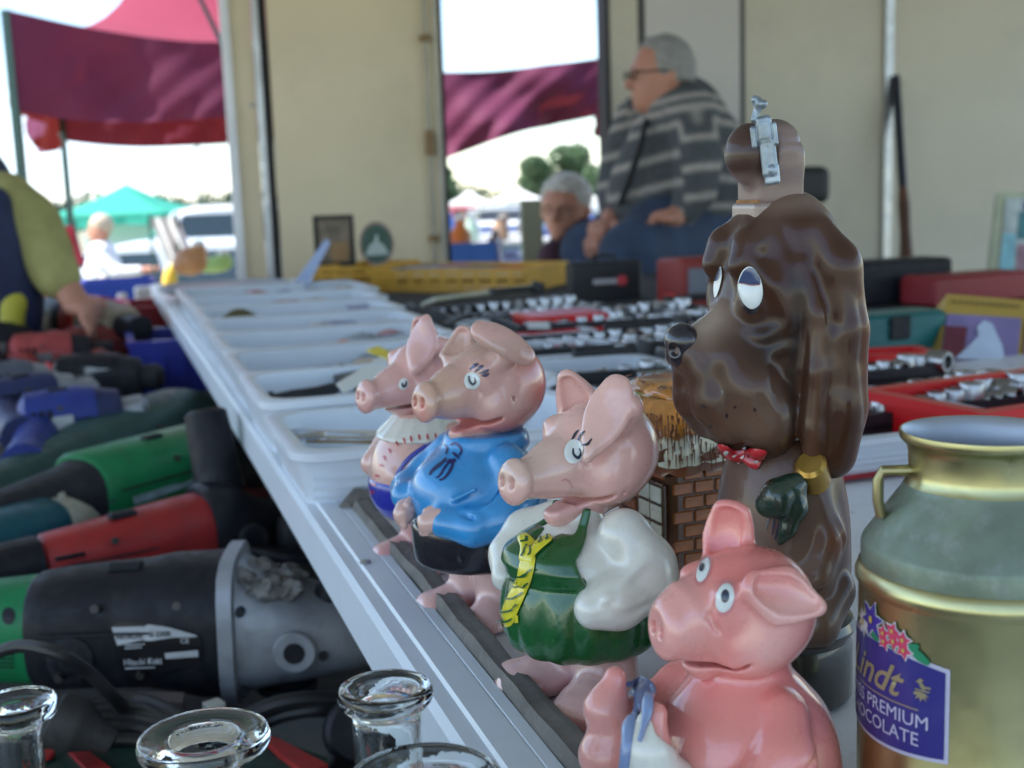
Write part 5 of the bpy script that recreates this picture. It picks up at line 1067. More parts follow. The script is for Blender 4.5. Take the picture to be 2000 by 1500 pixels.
for k in range(60): x = L * 1000 * rg.uniform(1.06, 1.26); G.ell((x, rg.uniform(-44, 24), rg.uniform(42, 54) - (x / L - 1070) * .06), (rg.uniform(3, 12), rg.uniform(3, 11), rg.uniform(1.5, 4.5)), 3.5, rot=RZ(rg.uniform(0, 180)) @ RX(rg.uniform(-60, 60)))
G.disp(lambda X, Y, Z: 1.0 * np.sin(X * .5 + Z * .3) * np.sin(Y * .6) * np.sin(Z * .55)); G.build('grease_lump', mat('grease_mat', (.17, .165, .16), .6, var=.4, vscale=70, bump=.5, bscale=120), t)
mb = MB(); mb.cyl((L * 1.26, -.052, -.012), (L * 1.26, -.056, -.012), .019, n=28, bev=.0015); mb.build('handle_boss', k_alu, t, True, 40); mb = MB(); mb.cyl((L * 1.26, -.0555, -.012), (L * 1.26, -.0568, -.012), .0095, n=20); mb.build('handle_hole', k_blk, t, True, 40)
mb = MB(); mb.cyl((L * 1.37, -.012, .020), (L * 1.375, -.014, .040), .013, .010, 18, bev=.002); mb.build('spindle_button', k_blk, t, True, 40)
mb = MB(); mb.cyl((L * 1.2, 0, -.045), (L * 1.2, 0, -.085), .020, .016, 18); mb.cyl((L * 1.2, 0, -.06), (L * 1.2, 0, -.066), .028, n=18); mb.build('spindle', k_blk2, t, True, 40)
for (x, z) in ((1.075, .028), (1.075, -.045), (1.36, -.02)): mb = MB(); mb.cyl((L * x, -.054 + (x - 1.07) * .05, z), (L * x, -.060 + (x - 1.07) * .05, z), .0045, n=8); mb.build('screw', k_blk2, t)
gb_ = bvh_of([c for c in t.children if c.name.startswith(('motor', 'rear'))]); _bc[id(gb_)] = Vector((.2, 0, 0))
k_lab = mat('grinder_label_mat', (.012, .012, .014), .3); k_labw = mat('grinder_label_white_mat', (.5, .52, .55), .4, dirt=.5, dirtcol=(.15, .15, .14)); k_txt = mat('grinder_print_mat', (.02, .02, .02), .5)
paint_spot(t, gb_, smooth_out([(218, 1222), (290, 1219), (350, 1228), (388, 1242), (396, 1270), (390, 1292), (330, 1312), (250, 1330), (236, 1290)], 4), k_lab, 'rating_plate', .0014, 14); paint_spot(t, gb_, [(220, 1223), (282, 1221), (281, 1248), (231, 1258)], k_labw, 'plate_field', .0032, 8)
paint_spot(t, gb_, smooth_out([(284, 1221), (320, 1221), (356, 1230), (388, 1241), (340, 1243), (284, 1249)], 3), k_labw, 'plate_field', .0032, 8)
paint_text(t, gb_, 'HITACHI', 256, 1241, 13, -.04, k_txt, 'lettering', .0042, bold=.3); paint_text(t, gb_, 'G 23SR', 315, 1236, 14, -.02, k_txt, 'lettering', .0042, bold=.4); paint_text(t, gb_, 'CE', 364, 1249, 14, -.03, k_labw, 'lettering', .0042, bold=.2); paint_text(t, gb_, 'Hitachi Koki', 282, 1288, 15, -.04, k_labw, 'lettering', .0042, bold=.3)
for y, w_ in ((1256, 40), (1262, 34), (1300, 60)): paint_spot(t, gb_, [(246, y), (246 + w_, y - 2), (246 + w_, y), (246, y + 2.5)], k_labw, 'print_line', .0034, 3)
paint_spot(t, gb_, [(324, 1273), (388, 1267), (389, 1280), (326, 1284)], k_labw, 'plate_field', .0032, 4); paint_spot(t, gb_, oval(13, 17, 20, (17, 1203)), k_blk, 'handle_hole', .0006, 3)
for r_, mm in ((46, k_blk2), (34, k_blk), (22, k_blk2), (14, k_blk)): paint_spot(t, gb_, oval(r_, r_ * .95, 26, (137, 1288)), mm, 'brush_cap', .0015 + (46 - r_) * .00006, 4, thick=.001)
paint_line(t, gb_, [(86, 1200), (125, 1196), (165, 1192)], 7, k_blk2, 'vent_slot', .0008, 10)
for y in (1278, 1286, 1294, 1302): paint_line(t, gb_, [(0, y), (14, y), (28, y)], 3, k_blk, 'vent_slot', .0008, 6)
details(t, L, .34, .92, .056, .060, vents=0)
# red grinder behind it
A = at(76, 1108, 1.125); B = at(392, 1046, 1.125); t, L = tool('angle_grinder', 'red bodied angle grinder with a black gear head, behind the big green and black one', 'angle grinder', A, B, [('motor_housing', k_red, [(0, .030, .028), (.04, .036, .034), (.4, .043, .040), (.8, .050, .047), (1.0, .052, .049)]), ('rear_handle', k_blk, [(-.55, .03, .03), (-.2, .034, .032), (.0, .037, .034)]), ('gear_head', k_blk, [(1.0, .058, .055), (1.04, .060, .060), (1.2, .058, .056), (1.38, .05, .042, 0, -.006), (1.55, .03, .025, 0, -.01)])])
mb = MB(); mb.cyl((L * 1.22, -.056, 0), (L * 1.22, -.063, 0), .019, n=24, bev=.002); mb.build('handle_boss', k_blk2, t, True, 40); mb = MB(); mb.cyl((L * 1.22, -.062, 0), (L * 1.22, -.0635, 0), .010, n=16); mb.build('handle_hole', k_blk, t, True, 40)
details(t, L, .06, .94, .046, .044, vents=5)
for z in (-.03, .0, .03): mb = MB(); mb.box((L * .12, -.046, z * .6), (.03, .004, .004)); mb.build('vent_slot', k_blk, t)
mb = MB(); c = at(590, 1092, 1.10); mb.lathe([(.001, 0), (.065, 0), (.066, .003), (.064, .006), (.001, .012)], 36, (0, 0, 0), TR(c, 0, rad(12), rad(-14))); tag(mb.build('grinding_disc', k_blk, None, True, 40), 'black grinding disc lying between the red grinder and the counter edge', 'grinding disc')
mb = MB(); c = at(560, 1010, 1.12); mb.cyl(c + Vector((0, 0, -.03)), c + Vector((0, 0, .03)), .018, n=20, bev=.003); mb.cyl(c + Vector((0, 0, -.05)), c + Vector((0, 0, -.03)), .03, n=20); tag(mb.build('grinder_spindle_cap', k_blk2, None, True, 40), 'dark stubby tool spindle standing beside the counter edge behind the disc', 'spindle')
# bright green grinder with its dark handle
A = at(158, 968, 1.15); B = at(408, 900, 1.15); t, L = tool('angle_grinder', 'bright green angle grinder with worn white lettering and a black front handle', 'angle grinder', A, B, [('motor_housing', k_grn, [(0, .056, .050), (.03, .060, .054), (.5, .062, .055), (.97, .062, .056), (1, .058, .052)]), ('rear_handle', k_blk2, [(-.95, .028, .026), (-.5, .034, .030), (-.1, .044, .040), (.0, .052, .046)]), ('gear_head', k_blk, [(1.0, .060, .055), (1.15, .060, .054), (1.4, .052, .045, 0, -.01), (1.7, .03, .026, 0, -.02)])])
details(t, L, .06, .94, .0625, .055, vents=0, screws=3)
gb2 = bvh_of([c for c in t.children if c.name.startswith('motor')]); _bc[id(gb2)] = Vector((.1, 0, 0)); paint_line(t, gb2, [(260, 978), (300, 966), (330, 955), (360, 947), (384, 938)], [16, 15, 14, 10, 14], mat('faded_print_mat', (.30, .42, .45), .5, var=.3, vscale=90), 'worn_lettering', .001, 20); paint_line(t, gb2, [(182, 988), (205, 982), (228, 976)], 5, k_dg, 'vent_slot', .0008, 8)
mb = MB(); a, b_ = at(400, 800, 1.26), at(432, 965, 1.16); inv = local_eye(t); mb.tube([inv @ (a + (b_ - a) * q) for q in (0, .04, .3, .7, .96, 1)], [.019, .025, .027, .028, .030, .024], 24); mb.build('side_handle', k_blk, t, True, 40)
mb = MB(); c = at(470, 960, 1.12); mb.lathe([(.001, 0), (.055, 0), (.056, .003), (.001, .004)], 32, (0, 0, 0), TR(c, 0, rad(8), rad(-10))); tag(mb.build('grinding_disc', tmat('maroon', (.12, .015, .02)), None, True, 40), 'dark maroon abrasive disc under the bright green grinder', 'grinding disc')
# long deep-green grinder
A = at(-60, 985, 1.12); B = at(378, 828, 1.12); t, L = tool('angle_grinder', 'long deep green angle grinder lying above the bright green one', 'angle grinder', A, B, [('motor_housing', k_dg, [(.42, .060, .055), (.47, .068, .062), (.7, .074, .070), (.92, .076, .072), (1, .066, .06)]), ('rear_handle', k_dg, [(-.1, .036, .034), (.12, .042, .040), (.3, .052, .048), (.42, .059, .054)]), ('gear_head', k_blk, [(1, .058, .05), (1.15, .056, .048), (1.3, .04, .036)])])
details(t, L, .45, .92, .074, .068, vents=3)
mb = MB(); mb.box((L * .62, -.074, .012), (.05, .006, .016), bev=.002); mb.build('switch', k_blk, t)
mb = MB(); mb.box((L * .28, -.043, .0), (.09, .006, .012), bev=.002); mb.build('paddle_switch', k_blk2, t)
k_pale = tmat('pale_metal', (.46, .46, .38), .45)
A = at(-40, 1078, 1.13); B = at(88, 1030, 1.13); t, L = tool('jigsaw', 'teal power tool with an open white metal nose at the left edge', 'jigsaw', A, B, [('motor_housing', k_teal, [(-.3, .04, .036), (.1, .046, .040), (.9, .046, .04), (1, .042, .036)])])
mb = MB(); secs(mb, [(L, .044, .038), (L * 1.2, .046, .036), (L * 1.5, .036, .02), (L * 2.0, .028, .016), (L * 2.25, .03, .02), (L * 2.3, .024, .014)], 20); mb.build('nose', k_pale, t, True, 40)
for q in range(5): mb = MB(); mb.cyl((L * (1.15 + .2 * q), -.02 + .006 * q, .018), (L * (1.12 + .22 * q), -.016 + .007 * q, .040 - .003 * q), .008, .005, 10); mb.build('nose_lug', k_pale, t, True, 40)
mb = MB(); mb.cyl((L * 1.75, -.03, .006), (L * 1.75, -.034, .006), .012, n=16); mb.build('nose_hole', k_blk, t)
tool('sander', 'pale worn wooden handle under the red grinder at the left edge', 'handle', at(-30, 1120, 1.10), at(58, 1118, 1.10), [('grip', mat('worn_wood_mat', (.24, .17, .12), .7, var=.3), [(0, .02, .014), (.8, .022, .016), (1, .012, .01)])])
# cables and plug
def cable(pts, r, label, name='power_cable', m=m_cab):
    P = [Vector(p) for p in pts]; S = []
    for i in range(len(P) - 1):
        p0, p1, p2, p3 = P[max(i - 1, 0)], P[i], P[i + 1], P[min(i + 2, len(P) - 1)]
        for j in range(8): u = j / 8; S.append(.5 * ((2 * p1) + (p2 - p0) * u + (2 * p0 - 5 * p1 + 4 * p2 - p3) * u * u + (3 * p1 - p0 - 3 * p2 + p3) * u ** 3))
    S.append(P[-1]); mb = MB(); mb.tube(S, r, 10); return tag(mb.build(name, m, None, True), label, 'cable', 'black power cables on the tool table')
cable([at(-20, 1280, 1.16), at(40, 1262, 1.17), at(110, 1275, 1.17), at(170, 1310, 1.15), at(222, 1362, 1.12), at(250, 1395, 1.08)], .0052, 'black power cable arching over the big grinder rear handle')
for i, (y0, y1, y2, z, lb) in enumerate(((1372, 1366, 1392, 1.10, 'topmost'), (1388, 1384, 1404, 1.095, 'second'), (1405, 1400, 1420, 1.09, 'third'), (1424, 1420, 1440, 1.085, 'fourth'), (1444, 1444, 1452, 1.08, 'lowest'))):
    cable([at(150, y0 + 8, z), at(200, y0, z), at(270, y1, z), at(340, y2, z), at(400, y2 + 40, z - .01), at(480, y2 + 60, z - .02)], .0058, lb + ' of the black cable coils running right from the plug')
cable([at(480, 1400, 1.08), at(540, 1375, 1.09), at(610, 1365, 1.09), at(690, 1372, 1.08), at(720, 1400, 1.06)], .007, 'thick dark cable curving under the grinder head'); cable([at(500, 1420, 1.07), at(560, 1395, 1.08), at(640, 1385, 1.08), at(700, 1395, 1.06)], .006, 'second dark cable curving under the grinder head')
cable([at(-10, 745, 1.16), at(30, 770, 1.15), at(80, 745, 1.16), at(40, 735, 1.17), at(90, 760, 1.15)], .006, 'dark cable looped among the blue tools at the left edge')
pg = thing('mains_plug', 'dirty black mains plug lying on its side behind the glass jars', 'plug', at(140, 1410, 1.11), 0); inv = local_eye(pg)
a, b_ = inv @ at(105, 1398, 1.115), inv @ at(200, 1442, 1.095); d = (b_ - a).normalized(); mb = MB(); mb.tube([a, a + d * .002, a + d * .020, a + d * .024, a + d * .038, a + d * .050, b_], [.017, .0215, .022, .019, .012, .009, .0065], 24); mb.build('plug_body', mat('plug_rubber_mat', (.03, .028, .028), .6, dirt=.7, dirtcol=(.10, .09, .08), bump=.3, bscale=200), pg, True, 40)
mb = MB(); mb.tube([a + d * .0005, a - d * .002], [.019, .017], 24); mb.build('plug_face', k_blk2, pg, True, 40); up = Vector((0, 0, 1)); si = d.cross(up).normalized()
for sg in (-1, 1): mb = MB(); mb.cyl(a + si * .0 + up * .0085 * sg, a + up * .0085 * sg - d * .0035, .0045, n=12); mb.build('pin_socket', k_blk, pg)
# dark green and red tool case front in the bottom corner
cs = thing('tool_case', 'dark green tool with red trim bands below the glass jars', 'tool case', at(330, 1500, 1.07), 0); inv = local_eye(cs)
def slabp(pts, z, th, m, name, par, bev=0): mb = MB(); P = [inv @ at(x, y, z) for x, y in pts]; mb.loft([[p + Vector((0, 0, -th)) for p in P], P], True); return mb.build(name, m, par)
k_case = tmat('bottle_green', (.012, .04, .03), .45)
slabp([(60, 1425), (140, 1432), (300, 1455), (470, 1430), (530, 1440), (640, 1480), (660, 1600), (40, 1600)], 1.075, .05, k_case, 'case_body', cs); slabp([(130, 1460), (160, 1456), (215, 1498), (170, 1502)], 1.079, .006, k_red, 'red_band', cs); slabp([(505, 1432), (540, 1440), (640, 1492), (600, 1510), (545, 1470)], 1.080, .008, k_red, 'red_band', cs)
mb = MB(); c = inv @ at(86, 1480, 1.0765); mb.cyl(c, c + Vector((0, 0, .004)), .0085, n=20, bev=.001); mb.build('red_button', k_red, cs, True, 40)
slabs = MB(); P = [at(x, y, 1.062) for x, y in ((508, 1412), (560, 1402), (700, 1402), (690, 1440), (640, 1492), (560, 1455))]; slabs.loft([[p + Vector((0, 0, -.004)) for p in P], P], True); tag(slabs.build('metal_plate', mat('grey_plate_mat', (.22, .24, .25), .5, metal=.3, dirt=.5, dirtcol=(.08, .08, .08)), None), 'grey curved metal plate lying between the jars and the big grinder', 'metal plate')
slabs = MB(); P = [at(x, y, 1.09) for x, y in ((225, 1350), (360, 1352), (356, 1372), (260, 1368))]; slabs.loft([[p + Vector((0, 0, -.03)) for p in P], P], True); tag(slabs.build('wood_scrap', mat('scrap_wood_mat', (.12, .10, .10), .7), None), 'dull grey block lying under the big grinder housing', 'block')
slabs = MB(); slabs.cyl(at(690, 1428, 1.07), at(700, 1428, 1.085), .026, n=24, bev=.004); tag(slabs.build('wheel_castor', k_blk, None, True, 40), 'black rubber wheel beside the glass jar at the counter edge', 'wheel')
slabs = MB(); P = [at(x, y, 1.10) for x, y in ((395, 1372), (425, 1362), (440, 1372), (410, 1382))]; slabs.loft([[p + Vector((0, 0, -.008)) for p in P], P], True); tag(slabs.build('paper_tag', mat('paper_tag_mat', (.45, .45, .4), .6), None), 'small pale paper scrap among the cables', 'paper')
# ---- crates and tools further back
def obox(name, label, cat, px, py, z, d, m, rz=0.0, group=None, tilt=0.0, open_=False, wall=.006, zz=None):
    c = at(px, py, z); t = thing(name, label, cat, (c.x, c.y, z), EANG + rz, group)
    if tilt: t.rotation_euler = (tilt, 0, EANG + rz)
    if open_:
        x, y, h = d
        for (nm, cc, dd) in (('floor', (0, 0, .003), (x, y, .006)), ('side', (0, -y / 2, h / 2), (x, wall, h)), ('side', (0, y / 2, h / 2), (x, wall, h)), ('side', (-x / 2, 0, h / 2), (wall, y - wall, h)), ('side', (x / 2, 0, h / 2), (wall, y - wall, h)), ('rim', (0, -y / 2, h), (x + .02, .016, .010)), ('rim', (0, y / 2, h), (x + .02, .016, .010)), ('rim', (-x / 2, 0, h), (.016, y - .018, .010)), ('rim', (x / 2, 0, h), (.016, y - .018, .010))): mb = MB(); mb.box(cc, dd); mb.build(nm, m, t)
        for k in range(6): mb = MB(); mb.box((-x / 2 + x * (k + .5) / 6, -y / 2 - .005, h * .45), (.008, .006, h * .8)); mb.build('rib', m, t)
    else: mb = MB(); mb.box((0, 0, d[2] / 2), d, bev=.006); mb.build('shell', m, t, True, 30)
    return t
c_blue = M('blue_crate_mat', (.02, .03, .30), .35, var=.15, coat=.2); c_red = M('red_crate_mat', (.38, .012, .02), .4, var=.15); c_redb = M('bright_red_mat', (.62, .01, .012), .35, var=.1)
obox('crate', 'deep blue plastic crate beside the counter edge, behind the black grinder handle', 'crate', 378, 800, TZ, (.26, .30, .18), c_blue, 0, 'crates on the tool table', open_=True)
obox('crate', 'low royal blue crate under the blue drills on the left', 'crate', 110, 858, TZ, (.40, .20, .12), c_blue, .05, 'crates on the tool table', open_=True)
obox('crate', 'dark red plastic crate beside the counter edge, behind the deep blue crate', 'crate', 345, 712, TZ, (.26, .30, .19), c_red, 0, 'crates on the tool table', open_=True)
obox('crate', 'long red crate under the red tools at the left', 'crate', 130, 715, TZ, (.55, .3, .13), c_redb, 0.05, 'crates on the tool table', open_=True)
obox('black_box', 'flat black box between the red crate and the game box', 'box', 330, 665, TZ + .02, (.24, .18, .10), M('flat_black_mat', (.012, .012, .014), .6))
tb = obox('boxed_game', 'white edged box with a dark green picture, standing by the counter edge', 'box', 326, 640, TZ + .05, (.20, .14, .15), M('white_card_mat', (.62, .63, .62), .5)); mb = MB(); mb.box((.015, -.0735, .07), (.13, .004, .09)); mb.build('picture', mat('dark_green_picture_mat', (.02, .10, .08), .4, var=.5, vscale=20), tb)
obox('crate', 'bright blue basket behind the boxed game', 'crate', 238, 632, TZ + .03, (.26, .25, .17), M('bright_blue_mat', (.02, .07, .45), .4), 0, 'crates on the tool table', open_=True)
k_lab0 = mat('dull_plate_mat', (.16, .15, .15), .5, dirt=.4)
def drill(label, A, B, R, m1, m2, handle=True, mid=None, group='second-hand power tools on the low table'):
    t, L = tool('power_drill', label, 'drill', A, B, [('motor_housing', m1, [(0, R * .7, R * .7), (.06, R * .95, R), (.45, R, R * 1.05), (.6, R * .9, R * .95)]), ('gearbox', mid or m2, [(.6, R * .86, R * .9), (.78, R * .7, R * .75), (.8, R * .5, R * .5)]), ('chuck', m2, [(.8, R * .48, R * .48), (.95, R * .5, R * .5), (1, R * .3, R * .3)])])
    if handle: mb = MB(); mb.tube([(L * .15, 0, 0), (L * .08, -R * 2.0, -R * .4), (L * .02, -R * 3.6, -R * .5)], [R * .7, R * .6, R * .65], 14); mb.build('pistol_grip', m1, t, True, 40)
    for k in range(3): mb = MB(); mb.box((L * (.12 + .06 * k), -R * .98, R * .2), (.006, .004, R * .7)); mb.build('vent_slot', k_blk, t)
    details(t, L, .08, .56, R, R, vents=0, screws=3); mb = MB(); mb.box((L * .33, -R * 1.0, R * .1), (L * .16, .004, R * .45), bev=.001); mb.build('maker_plate', k_labw if m1 in (k_navy, k_blu) else k_lab0, t)
    return t
drill('blue power drill lying in the low blue crate', at(40, 835, 1.17), at(290, 800, 1.18), .052, k_blu, k_alu, mid=k_navy); drill('navy drill with a silver nose lying behind the blue one', at(-30, 800, 1.19), at(190, 760, 1.20), .045, k_navy, k_alu)
t = drill('black drill with a white maker plate, behind the blue drill', at(110, 745, 1.18), at(320, 735, 1.18), .05, k_blk, k_blk2, False); g3 = bvh_of([c for c in t.children if c.name.startswith('motor')]); _bc[id(g3)] = Vector((.1, 0, 0)); paint_spot(t, g3, [(164, 717), (256, 712), (256, 725), (166, 731)], k_labw, 'maker_plate', .001, 3)
drill('grey and steel drill at the left edge beneath the red tools', at(-60, 760, 1.19), at(130, 748, 1.18), .05, tmat('slate', (.12, .13, .17)), k_alu)
drill('faded red drill at the front of the long red crate', at(20, 705, 1.17), at(220, 690, 1.17), .06, tmat('faded_red', (.40, .07, .07)), k_blk2); drill('red and rust power tool behind the faded red drill', at(130, 680, 1.18), at(300, 668, 1.17), .05, tmat('rusty_red', (.30, .06, .05)), k_red); drill('black drill at the left edge beside the red tools', at(-60, 690, 1.19), at(90, 668, 1.20), .06, k_blk, k_blk)
drill('bright red small tool between the black drills', at(90, 735, 1.15), at(150, 728, 1.15), .03, c_redb, k_blk, False)
t, L = tool('power_drill', 'black and red drill with a tan nose, under the customer hand', 'drill', at(70, 612, 1.22), at(262, 640, 1.22), [('motor_housing', k_blk, [(0, .03, .03), (.15, .06, .05), (.5, .075, .065), (.55, .07, .06)]), ('collar', c_redb, [(.55, .074, .066), (.68, .072, .064)]), ('gearbox', tmat('tan', (.36, .30, .22)), [(.68, .068, .06), (.85, .06, .052), (.93, .045, .04)]), ('chuck', k_blk, [(.93, .035, .03), (1.06, .03, .03)])])
mb = MB(); mb.tube([(L * .25, 0, 0), (L * .2, -.05, -.06), (L * .15, -.07, -.12)], [.04, .035, .035], 14); mb.build('pistol_grip', k_blk, t, True)
rg = random.Random(11)
for i, (px, py, w_, h_, c, lb) in enumerate(((20, 770, .05, .035, (.08, .08, .09), 'charcoal lump of tool casing by the left edge cable'), (115, 780, .05, .03, (.40, .38, .33), 'pale grey tool battery among the blue drills'), (225, 772, .05, .03, (.32, .28, .2), 'tan tool battery behind the blue drill'), (30, 905, .07, .04, (.05, .045, .045), 'dark coiled tool part left of the deep green grinder'), (470, 870, .05, .04, (.04, .04, .05), 'dark gearbox part between the handle and the white counter'), (500, 900, .04, .05, (.10, .10, .12), 'grey metal fitting beside the counter edge near the green grinder'), (450, 835, .05, .03, (.06, .09, .09), 'slate green fitting behind the black grinder handle'), (595, 1040, .03, .03, (.03, .03, .035), 'black fitting beside the counter edge near the discs'))):
    c3 = at(px, py, 1.12 if i not in (4, 5, 6) else 1.10); t, L = tool('tool_part', lb, 'tool part', c3 + Vector((-w_, 0, 0)), c3 + Vector((w_, rg.uniform(-.02, .02), 0)), [('casing', tmat('part_%s' % 'abcdefgh'[i], c), [(0, h_ * .6, h_ * .6), (.2, h_, h_ * .8), (.7, h_ * .9, h_), (1, h_ * .5, h_ * .5)]), ('end_cap', k_blk, [(1, h_ * .45, h_ * .45), (1.15, h_ * .4, h_ * .4)])], group='loose tool parts')
# bright market goods further down the tool table
goods = [('toy_car', 'glossy coral red plastic toy on the far end of the tool table', 'toy', 190, 565, 1.18, (.12, .10, .08), (.75, .06, .07)), ('orange_tub', 'small orange tub near the customer hand', 'tub', 78, 590, 1.15, (.07, .07, .09), (.8, .22, .04)), ('white_jug', 'white plastic jug on the far end of the tool table', 'jug', 98, 580, 1.16, (.08, .07, .10), (.7, .7, .68)), ('yellow_bottle', 'yellow and orange bottle standing on the far table end', 'bottle', 332, 545, 1.17, (.06, .06, .14), (.75, .5, .06)), ('pink_tub', 'magenta tub beside the bright blue basket', 'tub', 225, 600, 1.16, (.09, .07, .06), (.6, .03, .25)), ('soft_toy', 'beige and brown soft toy on the far table end by the pillar', 'toy', 372, 508, 1.30, (.12, .1, .11), (.45, .22, .1)), ('green_toy', 'pale green toy beside the brown soft toy', 'toy', 418, 515, 1.27, (.14, .1, .07), (.35, .55, .2))]
for nm, lb, ct_, px, py, z, d, c in goods:
    p = at(px, py, z); t = thing(nm, lb, ct_, (p.x, p.y, z - d[2] * .5)); m_ = M(nm + '_mat', c, .4, var=.2); S = SDF((-.12, -.12, -.02), (.12, .12, .2), .008); S.ell((0, 0, d[2] * .45), (d[0] * .55, d[1] * .5, d[2] * .5)); S.ell((d[0] * .3, 0, d[2] * .8), (d[0] * .25, d[1] * .3, d[2] * .3), .02); S.ell((-d[0] * .35, 0, d[2] * .3), (d[0] * .2, d[1] * .5, d[2] * .25), .02); S.build('body', m_, t, 1.0)
    mb = MB(); mb.lathe([(d[0] * .18, 0), (d[0] * .2, .01), (d[0] * .15, .02)], 14, (d[0] * .3, 0, d[2] * 1.0)); mb.build('cap', M('white_card_mat'), t, True)
# ---------------------------------------------------------------- goods on the right and far end of the counter
# red cloth under the socket sets
b = MB(); b.sheet(lambda u, v: ct(.86 + .95 * v, .44 + .56 * u, .002 + .003 * math.sin(u * 23 + v * 9) * math.sin(v * 31)), 30, 50); tag(b.build('red_cloth', mat('red_cloth_mat', (.42, .012, .02), .8, var=.2, vscale=30, bump=.4, bscale=200), None, True), 'bright red cloth spread under the socket sets on the counter', 'cloth')
mb = MB(CTM); mb.sheet(lambda u, v: (.62 + 1.2 * u, 1.55 + 1.9 * v, .003 + .002 * math.sin(u * 19) * math.sin(v * 23)), 20, 30); tag(mb.build('dark_mat', M('dark_cloth_mat', (.03, .03, .035), .85, var=.3, vscale=20), None, True), 'dark cloth under the far socket sets', 'cloth')
m_case = M('black_case_mat', (.014, .014, .017), .5, bump=.2, bscale=200); m_chr = mat('chrome_mat', (.38, .37, .37), .26, metal=1, var=.15, vscale=30)
sock = None
def socket_case(px, py, w_, dd, h, rows, cols, label, rz=0.0, z=.012, col=None, lid=0.0):
    global sock
    c = at(px, py, T + z + h); t = thing('socket_set', label, 'socket set', (c.x, c.y, T + z), EANG + rz, 'socket sets spread on the counter'); m_ = col or m_case
    mb = MB(); mb.box((0, 0, h * .25), (w_, dd, h * .5)); mb.box((0, -dd / 2 + .004, h * .6), (w_, .008, h * .8)); mb.box((0, dd / 2 - .004, h * .6), (w_, .008, h * .8)); mb.box((-w_ / 2 + .004, 0, h * .6), (.0079, dd * .97, h * .79)); mb.box((w_ / 2 - .004, 0, h * .6), (.0079, dd * .97, h * .79)); mb.build('case_tray', m_, t)
    if lid: mb = MB(TR((0, dd / 2, h), 0, 0, rad(-90 + lid))); mb.box((0, 0, dd * .45), (w_, .018, dd * .9), bev=.005); mb.build('case_lid', m_, t)
    for j in range(rows):
        for i in range(cols):
            r_ = (.006 + .0075 * (i + 1) / cols) * random.uniform(.9, 1.1)
            if sock is None:
                mb = MB(); mb.lathe([(.8, 0), (1, .1), (1, 1.7), (.92, 1.9), (.62, 1.9), (.6, 1.2), (.01, 1.2)], 14); o = mb.build('socket', m_chr, t, True, 40); sock = o
            else: o = sock.copy(); C.objects.link(o); o.parent = t
            o.scale = (r_, r_, r_ * 1.0); o.location = (-w_ / 2 + .02 + (w_ - .04) * i / max(1, cols - 1), -dd / 2 + .02 + (dd - .04) * j / max(1, rows - 1), h * .5)
            if random.random() < .3: o.rotation_euler = (rad(90), 0, random.uniform(-.4, .4)); o.location.z += r_
    return t
rd = M('bright_red_mat')
spots = [(1010, 600, .30, .22, .03, 2, 11, 'black socket set directly in front of the pale crate lid'), (1190, 612, .38, .22, .035, 2, 15, 'long socket set in front of the black case with the red and white badge'), (1390, 615, .30, .2, .03, 2, 10, 'socket set under the red speaker box, left of the hound'), (1060, 625, .26, .16, .025, 2, 8, 'low socket set with loose tools behind the white lidded trays'), (1230, 655, .34, .16, .035, 3, 13, 'crowded socket set between the red box and the hound nose'), (1215, 705, .30, .15, .03, 2, 10, 'socket set at the corner of the clear trays, below the others'), (1160, 735, .0, 0, 0, 0, 0, ''), (1320, 755, .16, .12, .02, 2, 6, 'small socket set half hidden behind the hound lips'), (1790, 770, .26, .08, .02, 2, 15, 'long chrome socket rail right of the hound ear'), (1960, 760, .22, .08, .02, 2, 12, 'socket rail under the purple picture'), (1760, 790, .20, .06, .02, 1, 8, 'short row of ring sockets before the long rail'), (1750, 712, .12, .06, .02, 1, 6, 'socket set beneath the teal case')]
for s_ in spots:
    if s_[2]: socket_case(*s_[:7], s_[7], rz=random.uniform(-.12, .12))
def slab(name, label, cat, P, th, m, group=None):
    mb = MB(); mb.loft([[p + Vector((0, 0, -th)) for p in P], P], True); return tag(mb.build(name, m, None), label, cat, group)
for i, (x0, x1, y, z, m_, lb) in enumerate(((905, 1000, 640, .03, m_case, 'black ratchet lying across the end of the clear trays'), (950, 1090, 618, .03, m_chr, 'long chrome spanner before the first socket set'), (1120, 1260, 690, .05, m_case, 'black torque wrench beside the red box'), (1240, 1330, 735, .04, m_chr, 'chrome spanner by the hound nose'), (1180, 1330, 640, .05, m_case, 'black bar lying on the crowded socket set'), (1300, 1420, 585, .05, m_case, 'dark tool bar under the red speaker box'), (960, 1050, 570, .06, m_case, 'dark tool behind the pale crate lid'), (1690, 1800, 805, .02, m_chr, 'chrome extension bar beside the red tray'), (1850, 1990, 762, .03, m_chr, 'chrome bar along the red tray top'))):
    a, b_ = at(x0, y, T + z), at(x1, y - 8, T + z); t = thing('wrench', lb, 'wrench', a, 0, 'wrenches among the socket sets'); d = b_ - a; mb = MB(); mb.tube([(0, 0, 0), d * .1, d * .85, d], [.009, .006, .006, .011], 10); mb.build('shaft', m_, t, True); u = d.normalized(); mb = MB(); mb.cyl(d - u * .004 + Vector((0, 0, -.008)), d + u * .004 + Vector((0, 0, .010)), .014, n=14); mb.build('head', m_, t, True)
obox('red_box', 'bright red flat box between the clear trays and the socket sets', 'box', 1095, 660, T + .004, (.15, .12, .045), rd); obox('red_tray', 'pinkish red plastic tray below the socket sets', 'tray', 1150, 700, T + .003, (.16, .2, .03), c_redb, open_=True)
